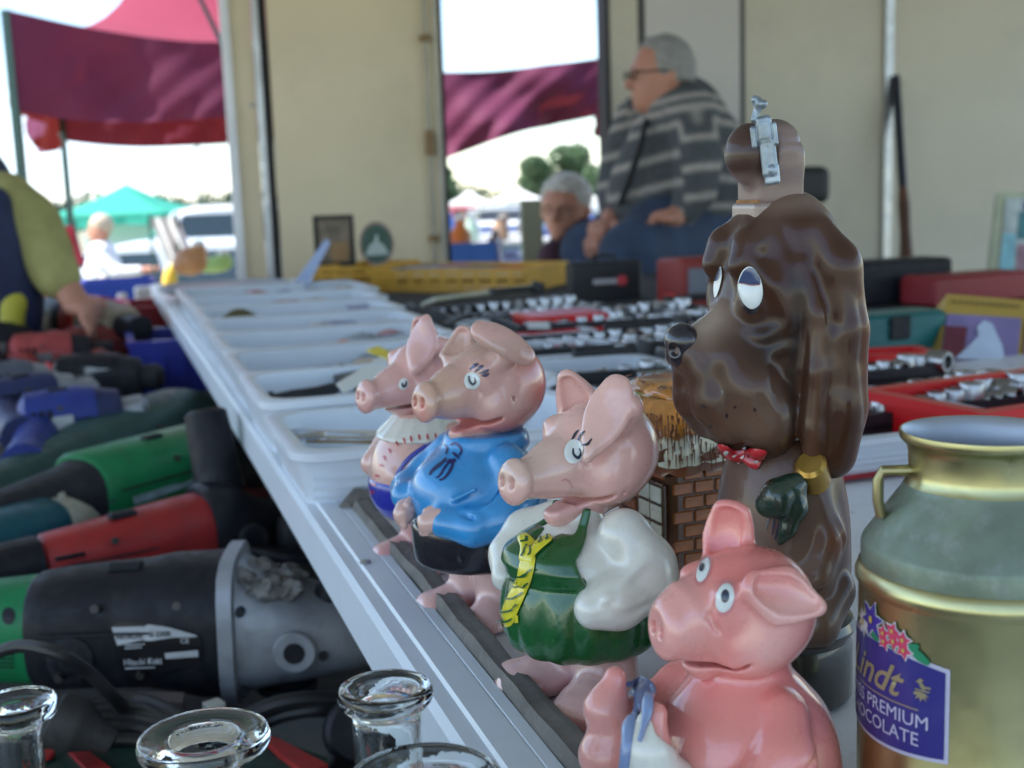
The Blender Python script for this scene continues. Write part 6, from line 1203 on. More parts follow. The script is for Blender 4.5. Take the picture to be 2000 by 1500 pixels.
obox('red_tray', 'big glossy red plastic tray behind the churn tin', 'tray', 1995, 842, T + .004, (.26, .15, .04), rd, .12, open_=True); obox('red_tray', 'slanting red tray edge right of the hound ear, under the teal case', 'tray', 1735, 712, T + .01, (.10, .06, .014), rd, -.2, open_=True)
mb = MB(); c = on(1200, 640, .05); P4 = [on(1030, 640, .045), on(1075, 640, .045), on(1070, 628, .05), on(1032, 628, .05)]; slab('paper_slip', 'small bright white slip on the red box', 'paper', P4, .002, M('white_card_mat'))
# black case with a badge
t = obox('tool_case', 'black upright tool case with a red and white badge, before the seated man', 'tool case', 1180, 588, T, (.175, .05, .095), m_case, -.05); mb = MB(); mb.box((.0, -.027, .048), (.07, .003, .012)); mb.build('badge', mat('badge_grey_mat', (.45, .42, .44), .4), t); mb = MB(); mb.cyl((.035, -.027, .049), (.035, -.031, .049), .012, n=18); mb.build('badge_dot', mat('badge_red_mat', (.6, .06, .08), .4), t); mb = MB(); mb.tube([(-.03, 0, .093), (-.027, 0, .106), (.027, 0, .106), (.03, 0, .093)], .004, 8); mb.build('handle', m_case, t, True)
# red speaker box
t = obox('speaker_box', 'red box with two grey square panels, beside the seated man leg', 'box', 1385, 594, T, (.20, .12, .105), mat('brick_red_mat', (.26, .015, .012), .45, var=.2), .05)
for x in (-.052, .052): mb = MB(); mb.box((x, -.062, .058), (.07, .006, .055), bev=.002); mb.build('panel', mat('panel_grey_mat', (.16, .17, .21), .4), t)
slab('red_flag', 'small vivid red label at the foot of the red speaker box', 'label', [on(1300, 598, .03), on(1322, 596, .03), on(1318, 574, .05), on(1296, 574, .05)], .004, M('vivid_red_mat', (.8, .02, .015), .5))
# yellow crates at the far end
m_yel = mat('yellow_crate_mat', (.62, .33, .035), .45, var=.12, vscale=12, dirt=.2)
def bread_crate(x0, x1, y, D_, h, label):
    a, b_ = at(x0, y, T), at(x1, y, T); u = (b_ - a); W_ = u.length; t = thing('bread_crate', label, 'crate', (a + b_) / 2, math.atan2(u.y, u.x), 'yellow crates at the far end'); 
    for (c, d) in (((0, D_ / 2, .004), (W_, D_, .008)), ((0, D_, h / 2), (W_, .006, h)), ((-W_ / 2, D_ / 2, h / 2), (.006, D_ - .01, h)), ((W_ / 2, D_ / 2, h / 2), (.006, D_ - .01, h))): mb = MB(); mb.box(c, d); mb.build('side', m_yel, t)
    for z in (.006, h * .36, h * .66, h - .006): mb = MB(); mb.box((0, .0, z), (W_ + (.02 if z > h * .9 else 0), .010 if z > h * .9 else .006, .012)); mb.build('slat', m_yel, t)
    for k in range(int(W_ / .05)): mb = MB(); mb.box((-W_ / 2 + .025 + .05 * k, .001, h / 2), (.012, .004, h * .96)); mb.build('upright', m_yel, t)
    return t
bread_crate(612, 722, 573, .30, .075, 'short yellow slatted crate holding the picture frames'); bread_crate(724, 1026, 573, .32, .065, 'long yellow slatted crate heaped with books and red things')
slab('cream_board', 'pale cream board leaning low against the long yellow crate', 'board', [on(822, 592, .03), on(1035, 566, .035), on(1040, 555, .05), on(850, 580, .05)], .008, mat('cream_lid_mat', (.62, .58, .42), .5))
bk = [(775, 522, .16, .03, (.02, .18, .45), 'bright blue book at the left of the long yellow crate'), (830, 519, .12, .03, (.30, .28, .38), 'grey violet book in the long yellow crate'), (880, 518, .10, .03, (.35, .10, .12), 'dull red book in the middle of the long yellow crate'), (925, 520, .12, .025, (.22, .18, .14), 'brown book in the long yellow crate'), (978, 521, .10, .03, (.50, .02, .03), 'red box at the right end of the long yellow crate')]
for px, py, w_, h, c, lb in bk:
    p = aty(px, py, 3.5); t = thing('book', lb, 'book', (p.x, p.y, p.z - h), EANG, 'books heaped in the yellow crate'); m_ = M('book_%d_mat' % px, c, .5); mb = MB(); mb.box((0, 0, h * .5), (w_ * .96, .11, h * .8)); mb.build('pages', M('page_mat', (.6, .57, .5), .8), t); mb = MB(); mb.box((0, 0, h * .95), (w_, .12, h * .1)); mb.box((0, 0, h * .05), (w_, .12, h * .1)); mb.build('cover', m_, t)
def upright(px0, px1, py0, py1, y): a, b_ = aty(px0, py1, y), aty(px1, py1, y); return a, b_, aty(px0, py0, y).z
a, b_, zt = upright(617, 695, 420, 520, 3.55); t = thing('framed_picture', 'small black framed brownish picture standing on the short yellow crate', 'picture', (a + b_) / 2, .1); W_ = (b_ - a).length; H_ = zt - a.z
for (c, d) in (((0, 0, .006), (W_, .02, .012)), ((0, 0, H_ - .006), (W_, .02, .012)), ((-W_ / 2 + .006, 0, H_ / 2), (.012, .0199, H_ - .024)), ((W_ / 2 - .006, 0, H_ / 2), (.012, .0199, H_ - .024))): mb = MB(); mb.box(c, d); mb.build('frame_bar', M('flat_black_mat'), t)
mb = MB(); mb.box((0, .004, H_ / 2), (W_ - .025, .006, H_ - .025)); mb.build('print', mat('brown_print_mat', (.20, .15, .10), .4, var=.7, vscale=14, dirt=.8, dirtcol=(.4, .32, .22)), t)
mb = MB(); mb.box((.015, -.0005, H_ * .28), (.05, .003, H_ * .36)); mb.build('print_figure', mat('ochre_print_mat', (.34, .20, .08), .5), t)
a, b_, zt = upright(704, 772, 432, 520, 3.5); t = thing('oval_plate', 'oval dark green plate with a white figure standing beside the framed picture', 'plate', (a + b_) / 2, .05); W_ = (b_ - a).length; H_ = zt - a.z; tf = TR((0, 0, H_ / 2), 0, 0, rad(82))
mb = MB(); mb.add([], []); r3 = [[(W_ / 2 * s_ * math.cos(k * .2618), H_ / 2 * s_ * math.sin(k * .2618), z) for k in range(24)] for s_, z in ((.3, -.006), (.9, -.006), (1.0, .004), (.97, .008), (.86, .002), (.3, 0))]; mb.loft(r3, True, tf=tf); mb.build('rim', mat('pale_rim_mat', (.40, .30, .26), .4), t, True, 40)
mb = MB(); mb.loft([[(W_ / 2 * .84 * math.cos(k * .2618), H_ / 2 * .86 * math.sin(k * .2618), z) for k in range(24)] for z in (.002, .006)], True, tf=tf); mb.build('picture', mat('green_picture_mat', (.03, .08, .05), .4, var=.5, vscale=18), t)
mb = MB(); mb.loft([[(p[0] * W_ * .42, p[1] * H_ * .45, z) for p in ((-.8, -.6), (.85, -.55), (.5, -.1), (.12, .1), (.15, .4), (-.05, .45), (-.15, .1), (-.5, -.1))] for z in (.0065, .0095)], True, tf=tf); mb.build('painted_figure', mat('figure_white_mat', (.42, .50, .47), .5), t)
# right hand group
t = obox('teal_case', 'teal green plastic case with a black catch, right of the hound', 'tool case', 1740, 690, T + .004, (.150, .07, .062), mat('teal_case_mat', (.008, .12, .12), .4, var=.25), 0.05); mb = MB(); mb.box((-.015, -.038, .042), (.034, .008, .034), bev=.002); mb.build('catch', k_blk, t)
for z in (.02, .042): mb = MB(); mb.box((.0, -.0355, z), (.14, .004, .003)); mb.build('rib', bpy.data.materials['teal_case_mat'], t)
c = aty(1795, 572, 2.6); t = thing('headphones', 'black headphones lying on the teal case', 'headphones', c, .3); mb = MB(); mb.tube([(.045 * math.cos(a_), .0, .05 * math.sin(a_)) for a_ in [math.pi * k / 12 for k in range(13)]], .008, 8, flat=.6); mb.build('headband', k_blk, t, True)
for sg in (-1, 1): mb = MB(); mb.cyl((.036 * sg, 0, -.01), (.054 * sg, 0, -.01), .026, .023, 20, bev=.004); mb.build('ear_cup', k_blk2, t, True)
obox('tool_roll', 'dark jumble of tool handles behind the teal case', 'tools', 1730, 590, T + .004, (.26, .10, .09), k_blk); obox('red_case', 'flat dark red case behind the headphones', 'case', 1885, 590, T + .004, (.26, .10, .06), M('dark_red_case_mat', (.25, .015, .02), .5), .1)
def panel(P, th, m, name, parent): mb = MB(); n = (P[1] - P[0]).cross(P[3] - P[0]).normalized(); mb.loft([P, [p + n * th for p in P]], True); return mb.build(name, m, parent)
t = thing('picture_book', 'mustard yellow boxed picture with a purple and white animal photograph on its front', 'picture', (0, 0, 0)); PB = [aty(1828, 712, 1.68), aty(2040, 716, 1.73), aty(2050, 590, 1.84), aty(1850, 574, 1.79)]
panel(PB, -.03, mat('mustard_mat', (.42, .27, .05), .5, var=.12), 'box', t)
def inner(u0, u1, v0, v1, off):
    n = (PB[1] - PB[0]).cross(PB[3] - PB[0]).normalized(); f_ = lambda u, v: PB[0].lerp(PB[1], u).lerp(PB[3].lerp(PB[2], u), v) + n * off; return [f_(u0, v0), f_(u1, v0), f_(u1, v1), f_(u0, v1)]
sg_ = 1 if (PB[1] - PB[0]).cross(PB[3] - PB[0]).y < 0 else -1
panel(inner(.02, .72, .02, .68, .002 * sg_), .003 * sg_, mat('lilac_print_mat', (.22, .17, .36), .4, var=.3, vscale=9), 'photograph', t); panel(inner(.02, .22, .03, .5, .0052 * sg_), .001 * sg_, mat('maroon_print_mat', (.12, .015, .03), .5), 'dark_ground', t); panel(inner(.78, 1, .02, .66, .002 * sg_), .003 * sg_, mat('magenta_print_mat', (.26, .10, .28), .5), 'photograph', t)
vs = [inner(0, 1, 0, 1, .0072 * sg_)]; f_ = lambda u, v: (lambda q: q)(inner(u, u + .001, v, v + .001, .0075 * sg_)[0])
ol = [f_(u, v) for u, v in ((.14, .04), (.60, .04), (.56, .25), (.50, .40), (.44, .56), (.36, .6), (.30, .50), (.33, .38), (.24, .2))]; c = sum(ol, Vector()) / len(ol); mk('animal_shape', ol + [c], [[i, (i + 1) % len(ol), len(ol)] for i in range(len(ol))], mat('animal_white_mat', (.45, .52, .66), .5, var=.15), t)
for k in range(12): P_ = inner(.06 + .055 * k, .09 + .055 * k, .86, .90, .002 * sg_); panel(P_, .001 * sg_, M('title_print_mat', (.20, .13, .04), .5), 'title_mark', t)
t = thing('painting', 'pale painting in a narrow frame standing against the wall at the right edge', 'painting', (0, 0, 0)); y_ = 3.1; PB = [aty(1928, 582, y_), aty(2110, 585, y_ + .05), aty(2110, 372, y_ + .12), aty(1952, 375, y_ + .08)]; sg_ = 1 if (PB[1] - PB[0]).cross(PB[3] - PB[0]).y < 0 else -1
panel(PB, -.02 * sg_, mat('painting_frame_mat', (.38, .40, .28), .5, var=.2), 'frame', t)
for (u0, u1, v0, v1, c, nm) in ((.08, .94, .06, .94, (.35, .40, .40), 'sky_area'), (.09, .24, .08, .6, (.20, .42, .50), 'water_area'), (.26, .9, .08, .5, (.28, .16, .20), 'rose_area'), (.25, .40, .55, .8, (.04, .14, .16), 'tree_area'), (.09, .9, .07, .16, (.2, .32, .2), 'grass_area'), (.3, .5, .8, .9, (.06, .08, .25), 'roof_area')): off = .002 + .001 * len(t.children); panel(inner(u0, u1, v0, v1, off * sg_), .0008 * sg_, M(nm + '_paint_mat', c, .6, var=.5, vscale=15), nm, t)
# air rifle leaning on the wall
t = thing('air_rifle', 'long dark rifle with a brown stock leaning against the grey wall', 'rifle', (0, 0, 0)); A, B = wallpt(1697, 590) - WN * .30, wallpt(1742, 150) - WN * .03; A.z = aty(1697, 590, A.y).z
M_ = frame(A, B); t.matrix_world = M_; L = (B - A).length; mb = MB(); mb.tube([(L * .34, 0, 0), (L * .6, 0, 0), (L, 0, 0)], [.017, .016, .015], 14); mb.build('barrel', M('blued_steel_mat', (.035, .035, .05), .4, metal=.6), t, True); mb = MB(); mb.tube([(L * .32, 0, 0), (L * .97, 0, 0)], [.012, .011], 12, tf=TR((0, 0, -.026))); mb.build('under_tube', M('blued_steel_mat'), t, True)
mb = MB(); secs(mb, [(0, .022, .055, 0, -.03), (L * .02, .026, .060, 0, -.03), (L * .2, .024, .045, 0, -.02), (L * .3, .02, .028, 0, -.008), (L * .42, .022, .03, 0, -.006), (L * .5, .016, .02, 0, -.004)], 18); mb.build('stock', mat('rifle_wood_mat', (.10, .04, .02), .4, var=.3, vscale=20), t, True)
mb = MB(); mb.tube([(L * .30, 0, -.03), (L * .33, 0, -.06), (L * .37, 0, -.06), (L * .39, 0, -.03)], .004, 8); mb.build('trigger_guard', M('blued_steel_mat'), t, True)
# black seat back behind the hound
c = aty(1573, 362, 4.0); t = thing('seat_back', 'black padded seat back just above the hound head on the right', 'chair', c, .3); S = SDF((-.2, -.08, -.14), (.2, .08, .14), .012); S.box((0, 0, 0), (.085, .03, .062), .03); S.build('pad', M('flat_black_mat'), t, 1.0)
mb = MB(); mb.tube([(0, .03, 0), (0, .06, -.3), (0, .04, -.8)], .015, 8); mb.build('post', M('flat_black_mat'), t, True)
# ---------------------------------------------------------------- people
def fig(px, py, d): p = atd(px, py, d); return (p.x, p.y, p.z)
m_fskin = mat('skin_mat', (.48, .22, .15), .5, var=.08, vscale=20); m_fhair = mat('grey_hair_mat', (.27, .26, .25), .7, var=.2, vscale=60, bump=.4, bscale=200); m_jean = mat('denim_mat', (.03, .05, .10), .8, var=.25, vscale=12, bump=.3, bscale=150)
def face(S, c, fwd, s, side):
    """adds face features to a head at c looking along fwd"""
    f, u = Vector(fwd).normalized(), Vector((0, 0, 1)); r_ = f.cross(u)
    def q(a, b_, d): return tuple(Vector(c) + f * a * s + r_ * b_ * s + u * d * s)
    S.ell(q(0, 0, .02), (.098 * s, .098 * s, .112 * s)); S.ell(q(.03, 0, -.045), (.07 * s, .07 * s, .085 * s), .03); S.cone(q(.085, 0, .01), q(.118, 0, -.02), .012 * s, .019 * s, .012); S.cone(q(.085, -.02, -.062), q(.085, .02, -.062), .014 * s, .014 * s, .012)
    S.ell(q(.07, 0, -.095), (.03 * s, .03 * s, .025 * s), .02); S.cone(q(.088, -.04, .035), q(.088, .04, .035), .012 * s, .012 * s, .012)
    for b_ in (-1, 1): S.ell(q(-.005, .098 * b_, -.01), (.02 * s, .014 * s, .032 * s), .006); S.ell(q(.096, .033 * b_, .012), (.012 * s, .014 * s, .010 * s), .008, op='s')
    return q
def hand(S, c, dirv, s=1.0, curl=-.5, r_=None):
    d = Vector(dirv).normalized(); side = d.cross(Vector((0, 0, 1))).normalized(); dn = side.cross(d).normalized()
    if dn.z > 0: dn = -dn
    c = Vector(c); S.ell(tuple(c + d * .04 * s), (.045 * s, .042 * s, .024 * s), .02)
    for k in range(4):
        o = side * ((k - 1.5) * .021 * s); L1 = (.04, .046, .042, .032)[k] * s; a = c + d * .075 * s + o; b_ = a + (d + dn * .3).normalized() * L1; e = b_ + (d * .5 + dn).normalized() * L1 * .8; S.chain([tuple(a), tuple(b_), tuple(e)], [.0105 * s, .010 * s, .0085 * s], .004)
    a = c + d * .02 * s - side * .035 * s; S.chain([tuple(a), tuple(a + (d * .6 - side * .8).normalized() * .035 * s), tuple(a + (d * 1.2 - side * .7).normalized() * .06 * s)], [.013 * s, .012 * s, .0095 * s], .008)
def seated_man():
    D = 4.05; t = thing('person', 'heavy grey haired man in glasses and striped grey jumper, seated with hands on thighs', 'person', (0, 0, 0)); P = lambda x, y, d=0: fig(x, y, D + d)
    hd = P(1288, 150); fw_ = Vector((-.95, -.25, -.05))
    lo = np.array(P(1170, 620, -.3)) - .25; hi = np.array(P(1480, 60, .45)) + .25; h = .0105
    S = SDF(lo, hi, h); q = face(S, hd, fw_, 0.94, 1); S.cone(P(1300, 190), P(1322, 225), .07, .085, .03)
    S.cone(P(1345, 405, -.16), P(1318, 424, -.2), .037, .034, .01); hand(S, P(1322, 422, -.2), (-.9, -.2, -.1), 1.1); S.cone(P(1200, 415, .16), P(1192, 428, .08), .037, .035, .01); hand(S, P(1192, 428, .04), (-.55, -.5, -.45), 1.15)
    S.ell(P(1330, 300, .12), (.1, .1, .2), .02); S.build('body', m_fskin, t, 1.0)
    J = SDF(lo, hi, h); J.chain([P(1335, 225, .1), P(1335, 290, .12), P(1330, 370, .12), P(1330, 430, .12)], [.135, .19, .235, .215], .05); J.ell(P(1275, 375, .06), (.14, .17, .14), .05); J.ell(P(1400, 350, .2), (.13, .16, .22), .05)
    J.chain([P(1352, 225, -.06), P(1365, 300, -.14), P(1358, 372, -.18), P(1338, 410, -.18)], [.088, .080, .070, .052], .008); J.chain([P(1245, 235, .25), P(1212, 320, .28), P(1200, 375, .22), P(1198, 412, .14)], [.085, .075, .066, .05], .008)
    J.cone(P(1312, 215), P(1330, 215), .09, .10, .03); J.chain([P(1280, 300, -.1), P(1300, 340, -.18), P(1320, 360, -.2)], [.01, .012, .01], .02, 's'); J.blur(1)
    def jc(v):
        z = v[:, 2] + .10 * (v[:, 0] - hd[0]) * 0; zz = z + .035 * np.sin((v[:, 0]) * 7) + .055 * ss(-v[:, 1], -(D - .06), -(D - .12)) * (v[:, 0] > P(1312, 300)[0]) - .05 * ss(v[:, 1], D + .14, D + .2) * (v[:, 0] < P(1240, 300)[0]) - .10 * ss(v[:, 1], D + .15, D - .25) * 0
        st = np.zeros(len(v))
        for y, w_ in ((212, .010), (234, .012), (262, .011), (318, .013), (372, .012), (425, .011)): z0 = P(1300, y)[2]; st = np.maximum(st, np.exp(-((zz - z0) / w_) ** 4))
        c = np.tile(np.array((.072, .078, .085)), (len(v), 1)); return mixc(c, (.40, .36, .33), .85 * st)
    J.build('jumper', mat('striped_knit_mat', (.1, .1, .1), .9, vcol=True, var=.15, vscale=50, bump=.5, bscale=250), t, 1.0, cols=jc)
    mb = MB(); mb.tube([P(1262, 235, -.02), P(1250, 290, -.1), P(1230, 350, -.12), P(1210, 400, -.05)], [.01, .012, .012, .01], 8); mb.build('zip_opening', M('flat_black_mat'), t, True)
    K_ = SDF(np.array(P(1100, 640, -.5)) - .2, hi, h); K_.chain([P(1370, 470, .1), P(1300, 462, -.05), P(1236, 500, -.22)], [.19, .13, .105], .05); K_.chain([P(1236, 500, -.22), P(1250, 560, -.22), P(1255, 640, -.2)], [.10, .09, .075], .04); K_.chain([P(1330, 460, .3), P(1230, 465, .2), P(1155, 492, .1)], [.16, .125, .10], .05); K_.chain([P(1155, 492, .1), P(1160, 560, .1), P(1165, 640, .12)], [.095, .085, .075], .04); K_.ell(P(1390, 460, .2), (.2, .2, .12), .05)
    K_.build('jeans', m_jean, t, 1.0)
    Hh = SDF(np.array(hd) - .16, np.array(hd) + .17, .008); u = Vector((0, 0, 1)); f = fw_.normalized(); r_ = f.cross(u)
    def qq(a, b_, d): return tuple(Vector(hd) + f * a * 0.94 + r_ * b_ * 0.94 + u * d * 0.94)
    Hh.ell(qq(-.018, 0, .04), (.104, .104, .102)); Hh.ell(qq(-.045, 0, -.01), (.08, .1, .085), .02); Hh.box(qq(.115, 0, -.01), (.065, .2, .105), .02, .01, 's', rot=Matrix.Rotation(math.atan2(f.y, f.x), 3, 'Z')); Hh.box(qq(.02, 0, -.10), (.12, .2, .07), .02, .01, 's', rot=Matrix.Rotation(math.atan2(f.y, f.x), 3, 'Z'))
    Hh.disp(lambda X, Y, Z: .006 * np.sin(X * 90 + Z * 60) * np.sin(Z * 110) * np.sin(Y * 95)); Hh.build('hair', m_fhair, t, 1.0)
    g = MB(); 
    for b_ in (-1, 1): ring = [Vector(qq(.113, .036 * b_ + .024 * math.cos(a_), .012 + .017 * math.sin(a_))) for a_ in [k * math.pi / 6 for k in range(13)]]; g.tube(ring, .0026, 6); g.tube([qq(.11, .06 * b_, .016), qq(.05, .102 * b_, .016), qq(-.01, .104 * b_, .01)], .0025, 6)
    g.tube([qq(.116, -.012, .014), qq(.116, .012, .014)], .0026, 6); g.build('glasses', M('flat_black_mat'), t, True)
    # what he sits on
    s_ = thing('stool', 'dark box stool under the seated man', 'stool', (P(1370, 520, .2)[0], P(1370, 520, .2)[1], .55)); mb = MB(); mb.box((0, 0, .27), (.5, .42, .06), bev=.01); mb.build('seat', M('flat_black_mat'), s_)
    for x in (-.2, .2):
        for y in (-.16, .16): mb = MB(); mb.box((x, y, -.15), (.04, .04, .78)); mb.build('leg', M('dark_grey_mat'), s_)
seated_man()
def low_man():
    D = 4.9; t = thing('person', 'white haired man in a dark maroon jacket looking in from the doorway', 'person', (0, 0, 0)); P = lambda x, y, d=0: fig(x, y, D + d); hd = P(1104, 408); fw_ = Vector((-.45, -.9, -.12)); h = .011
    lo = np.array(P(1050, 640, -.2)) - .2; hi = np.array(P(1180, 340, .3)) + .2; S = SDF(lo, hi, h); q = face(S, hd, fw_, .98, 1); S.cone(P(1115, 440), P(1125, 470, .03), .06, .07, .02); S.build('body', m_fskin, t, 1.0)
    J = SDF(lo, hi, h); J.chain([P(1130, 480, .03), P(1128, 545, .05), P(1125, 620, .08)], [.12, .17, .18], .05); J.chain([P(1085, 505, -.1), P(1075, 560, -.12), P(1072, 620, -.1)], [.075, .065, .06], .04); J.cone(P(1120, 452), P(1135, 470), .075, .10, .03); J.build('jacket', mat('maroon_jacket_mat', (.045, .012, .025), .8, var=.2), t, 1.0)
    Hh = SDF(np.array(hd) - .15, np.array(hd) + .16, .008); u = Vector((0, 0, 1)); f = fw_.normalized(); r_ = f.cross(u); qq = lambda a, b_, d: tuple(Vector(hd) + f * a * .98 + r_ * b_ * .98 + u * d * .98)
    Hh.ell(qq(-.015, 0, .048), (.106, .106, .1)); Hh.ell(qq(-.05, 0, .0), (.075, .1, .09), .02); Hh.box(qq(.12, 0, -.02), (.06, .2, .1), .02, .01, 's', rot=Matrix.Rotation(math.atan2(f.y, f.x), 3, 'Z')); Hh.disp(lambda X, Y, Z: .007 * np.sin(X * 80 + Z * 50) * np.sin(Z * 100) * np.sin(Y * 85)); Hh.build('hair', mat('white_hair_mat', (.46, .44, .41), .7, bump=.4, bscale=150), t, 1.0)
    g = MB()
    for b_ in (-1, 1): g.tube([Vector(qq(.106, .034 * b_ + .022 * math.cos(a_), .012 + .014 * math.sin(a_))) for a_ in [k * math.pi / 6 for k in range(13)]], .0022, 6); g.tube([qq(.105, .056 * b_, .014), qq(0, .1 * b_, .01)], .0022, 6)
    g.build('glasses', M('blued_steel_mat'), t, True)
low_man()
def customer():
    D = 2.9; t = thing('person', 'customer in blue vest and olive sleeve reaching over the tools, at left edge', 'person', (0, 0, 0)); P = lambda x, y, d=0: fig(x, y, D + d); h = .0105
    lo = np.array(P(-330, 1000, -.2)) - .1; hi = np.array(P(190, 200, .3)) + .1
    S = SDF(lo, hi, h); S.chain([P(108, 530), P(140, 578, -.03)], [.042, .032], .02); hand(S, P(142, 580, -.03), (.55, -.3, -.45), 1.0); q = face(S, P(-150, 240, .05), (.8, -.5, -.3), 1.0, 1); S.cone(P(-135, 290, .06), P(-120, 350, .08), .06, .07, .02); S.ell(P(-110, 480, .12), (.1, .09, .2), .02); S.build('body', m_fskin, t, 1.0)
    A_ = SDF(lo, hi, h); A_.chain([P(5, 405, .02), P(52, 440, .0), P(80, 490, 0), P(112, 540, -.02)], [.088, .076, .066, .056], .03); A_.chain([P(-230, 400, .15), P(-260, 520, .15), P(-200, 600, .0)], [.09, .075, .055], .03); A_.blur(1); A_.build('sleeve', mat('olive_jersey_mat', (.34, .32, .12), .85, var=.15, vscale=20, bump=.4, bscale=120), t, 1.0)
    V_ = SDF(lo, hi, h); V_.chain([P(-110, 385, .08), P(-100, 520, .12), P(-95, 680, .15), P(-95, 900, .2)], [.17, .2, .19, .18], .06); V_.ell(P(0, 470, -.06), (.05, .07, .13), .05); V_.ell(P(25, 570, .0), (.07, .08, .16), .05); V_.blur(1)
    V_.build('vest', mat('navy_vest_mat', (.012, .02, .07), .7, var=.3, vscale=15), t, 1.0)
    Y = SDF(lo, hi, h); Y.chain([P(28, 520, -.05), P(26, 590, -.05), P(22, 660, -.05)], [.014, .028, .030], .02); Y.build('yellow_strap', mat('yellow_strap_mat', (.42, .38, .03), .6), t, 1.0)
    Hh = SDF(np.array(P(-150, 235, .05)) - .15, np.array(P(-150, 235, .05)) + .16, .012); c = P(-155, 225, .06); Hh.ell(c, (.108, .108, .105)); Hh.build('hair', M('grey_hair_mat'), t, 1.0)
    Lg = SDF((P(-110, 900, .2)[0] - .3, D - .1, -.1), (P(-110, 900, .2)[0] + .35, D + .5, .95), .015); x = P(-95, 900, .2)[0]; Lg.chain([(x - .09, D + .2, .9), (x - .1, D + .18, .45), (x - .1, D + .2, .0)], [.11, .08, .06], .03); Lg.chain([(x + .09, D + .2, .9), (x + .1, D + .18, .45), (x + .1, D + .2, .0)], [.11, .08, .06], .03); Lg.build('trousers', m_jean, t, 1.0)
customer()
def walker(px, pyh, y, label, top, legs, yaw, arms, hairc, name='person'):
    hd_ = aty(px, pyh, y); g0 = gz(hd_.x, hd_.y); H = 1.70; g0 = hd_.z + .11 - H; t = thing('person', label, 'person', (hd_.x, hd_.y, g0), yaw, 'market visitors in the distance'); h = .02
    lo, hi = (-.55, -.4, -.02), (.55, .4, 1.8); S = SDF(lo, hi, h); face(S, (0, 0, 1.58), (1, 0, -.1), 1, 1); S.cone((0, 0, 1.5), (0, 0, 1.42), .055, .06, .02)
    for sg, (e, w_) in zip((-1, 1), arms): S.chain([e, w_], [.04, .03], .02); hand(S, w_, Vector(w_) - Vector(e), 1)
    S.ell((0, 0, 1.2), (.08, .12, .2), .02); S.build('body', m_fskin, t, 1.0)
    J = SDF(lo, hi, h); J.chain([(0, 0, 1.36), (0, 0, 1.2), (0, 0, .95)], [.13, .16, .16], .05); J.cone((0, -.15, 1.37), (0, .15, 1.37), .07, .07, .05)
    for sg, (e, w_) in zip((-1, 1), arms): J.chain([(0, .2 * sg, 1.36), e, tuple(Vector(e).lerp(Vector(w_), .6))], [.07, .055, .045], .03)
    J.build('top', top, t, 1.0); K_ = SDF(lo, hi, h)
    for sg in (-1, 1): K_.chain([(0, .09 * sg, .9), (.03, .1 * sg, .5), (0, .1 * sg, .09)], [.10, .075, .055], .04); K_.cone((0, .1 * sg, .04), (.14, .1 * sg, .03), .045, .035, .02)
    K_.build('trousers', legs, t, 1.0); Hh = SDF((-.15, -.15, 1.45), (.15, .15, 1.8), .014); Hh.ell((-.015, 0, 1.625), (.106, .106, .1)); Hh.build('hair', mat('hair_%d_mat' % px, hairc, .8), t, 1.0)
walker(196, 446, 11, 'person in a loose white shirt beneath the green gazebo, arms held forward', mat('white_shirt_mat', (.72, .74, .8), .8), m_jean, rad(185), [((.12, -.24, 1.15), (.38, -.2, 1.2)), ((-.18, .26, 1.2), (-.5, .3, 1.22))], (.5, .42, .32))
walker(905, 425, 24, 'far off visitor in a dark coat by the white stalls beyond the doorway', M('navy_vest_mat'), m_jean, rad(-60), [((0, -.24, 1.1), (.1, -.25, .85)), ((0, .24, 1.1), (.1, .25, .85))], (.1, .07, .05)); walker(985, 428, 26, 'far off visitor in a red top between the white stalls', c_red, m_jean, rad(60), [((0, -.24, 1.1), (.1, -.25, .85)), ((0, .24, 1.1), (.1, .25, .85))], (.2, .15, .1))
# ---------------------------------------------------------------- gazebos
def cloth(name, c, tr=.45):
    m = mat(name, c, .8, var=.06, vscale=3, bump=.1, bscale=60); n = m.node_tree.nodes; L = m.node_tree.links; b = n['Principled BSDF']; o = n['Material Output']; tl = n.new('ShaderNodeBsdfTranslucent'); tl.inputs[0].default_value = (min(1, c[0] * 4.6), c[1] * 5, c[2] * .5, 1) if c[0] > c[1] else (*[min(1, q * 1.2) for q in c], 1); mx = n.new('ShaderNodeMixShader'); mx.inputs[0].default_value = tr; L.new(b.outputs[0], mx.inputs[1]); L.new(tl.outputs[0], mx.inputs[2]); L.new(mx.outputs[0], o.inputs[0]); return m
m_mar = cloth('maroon_cloth_mat', (.115, .013, .06), .08); m_gaz = cloth('green_gazebo_mat', (.05, .42, .32), .3); m_pole = mat('green_pole_mat', (.015, .06, .055), .5); m_wht = cloth('white_awning_mat', (.78, .78, .78), .3)
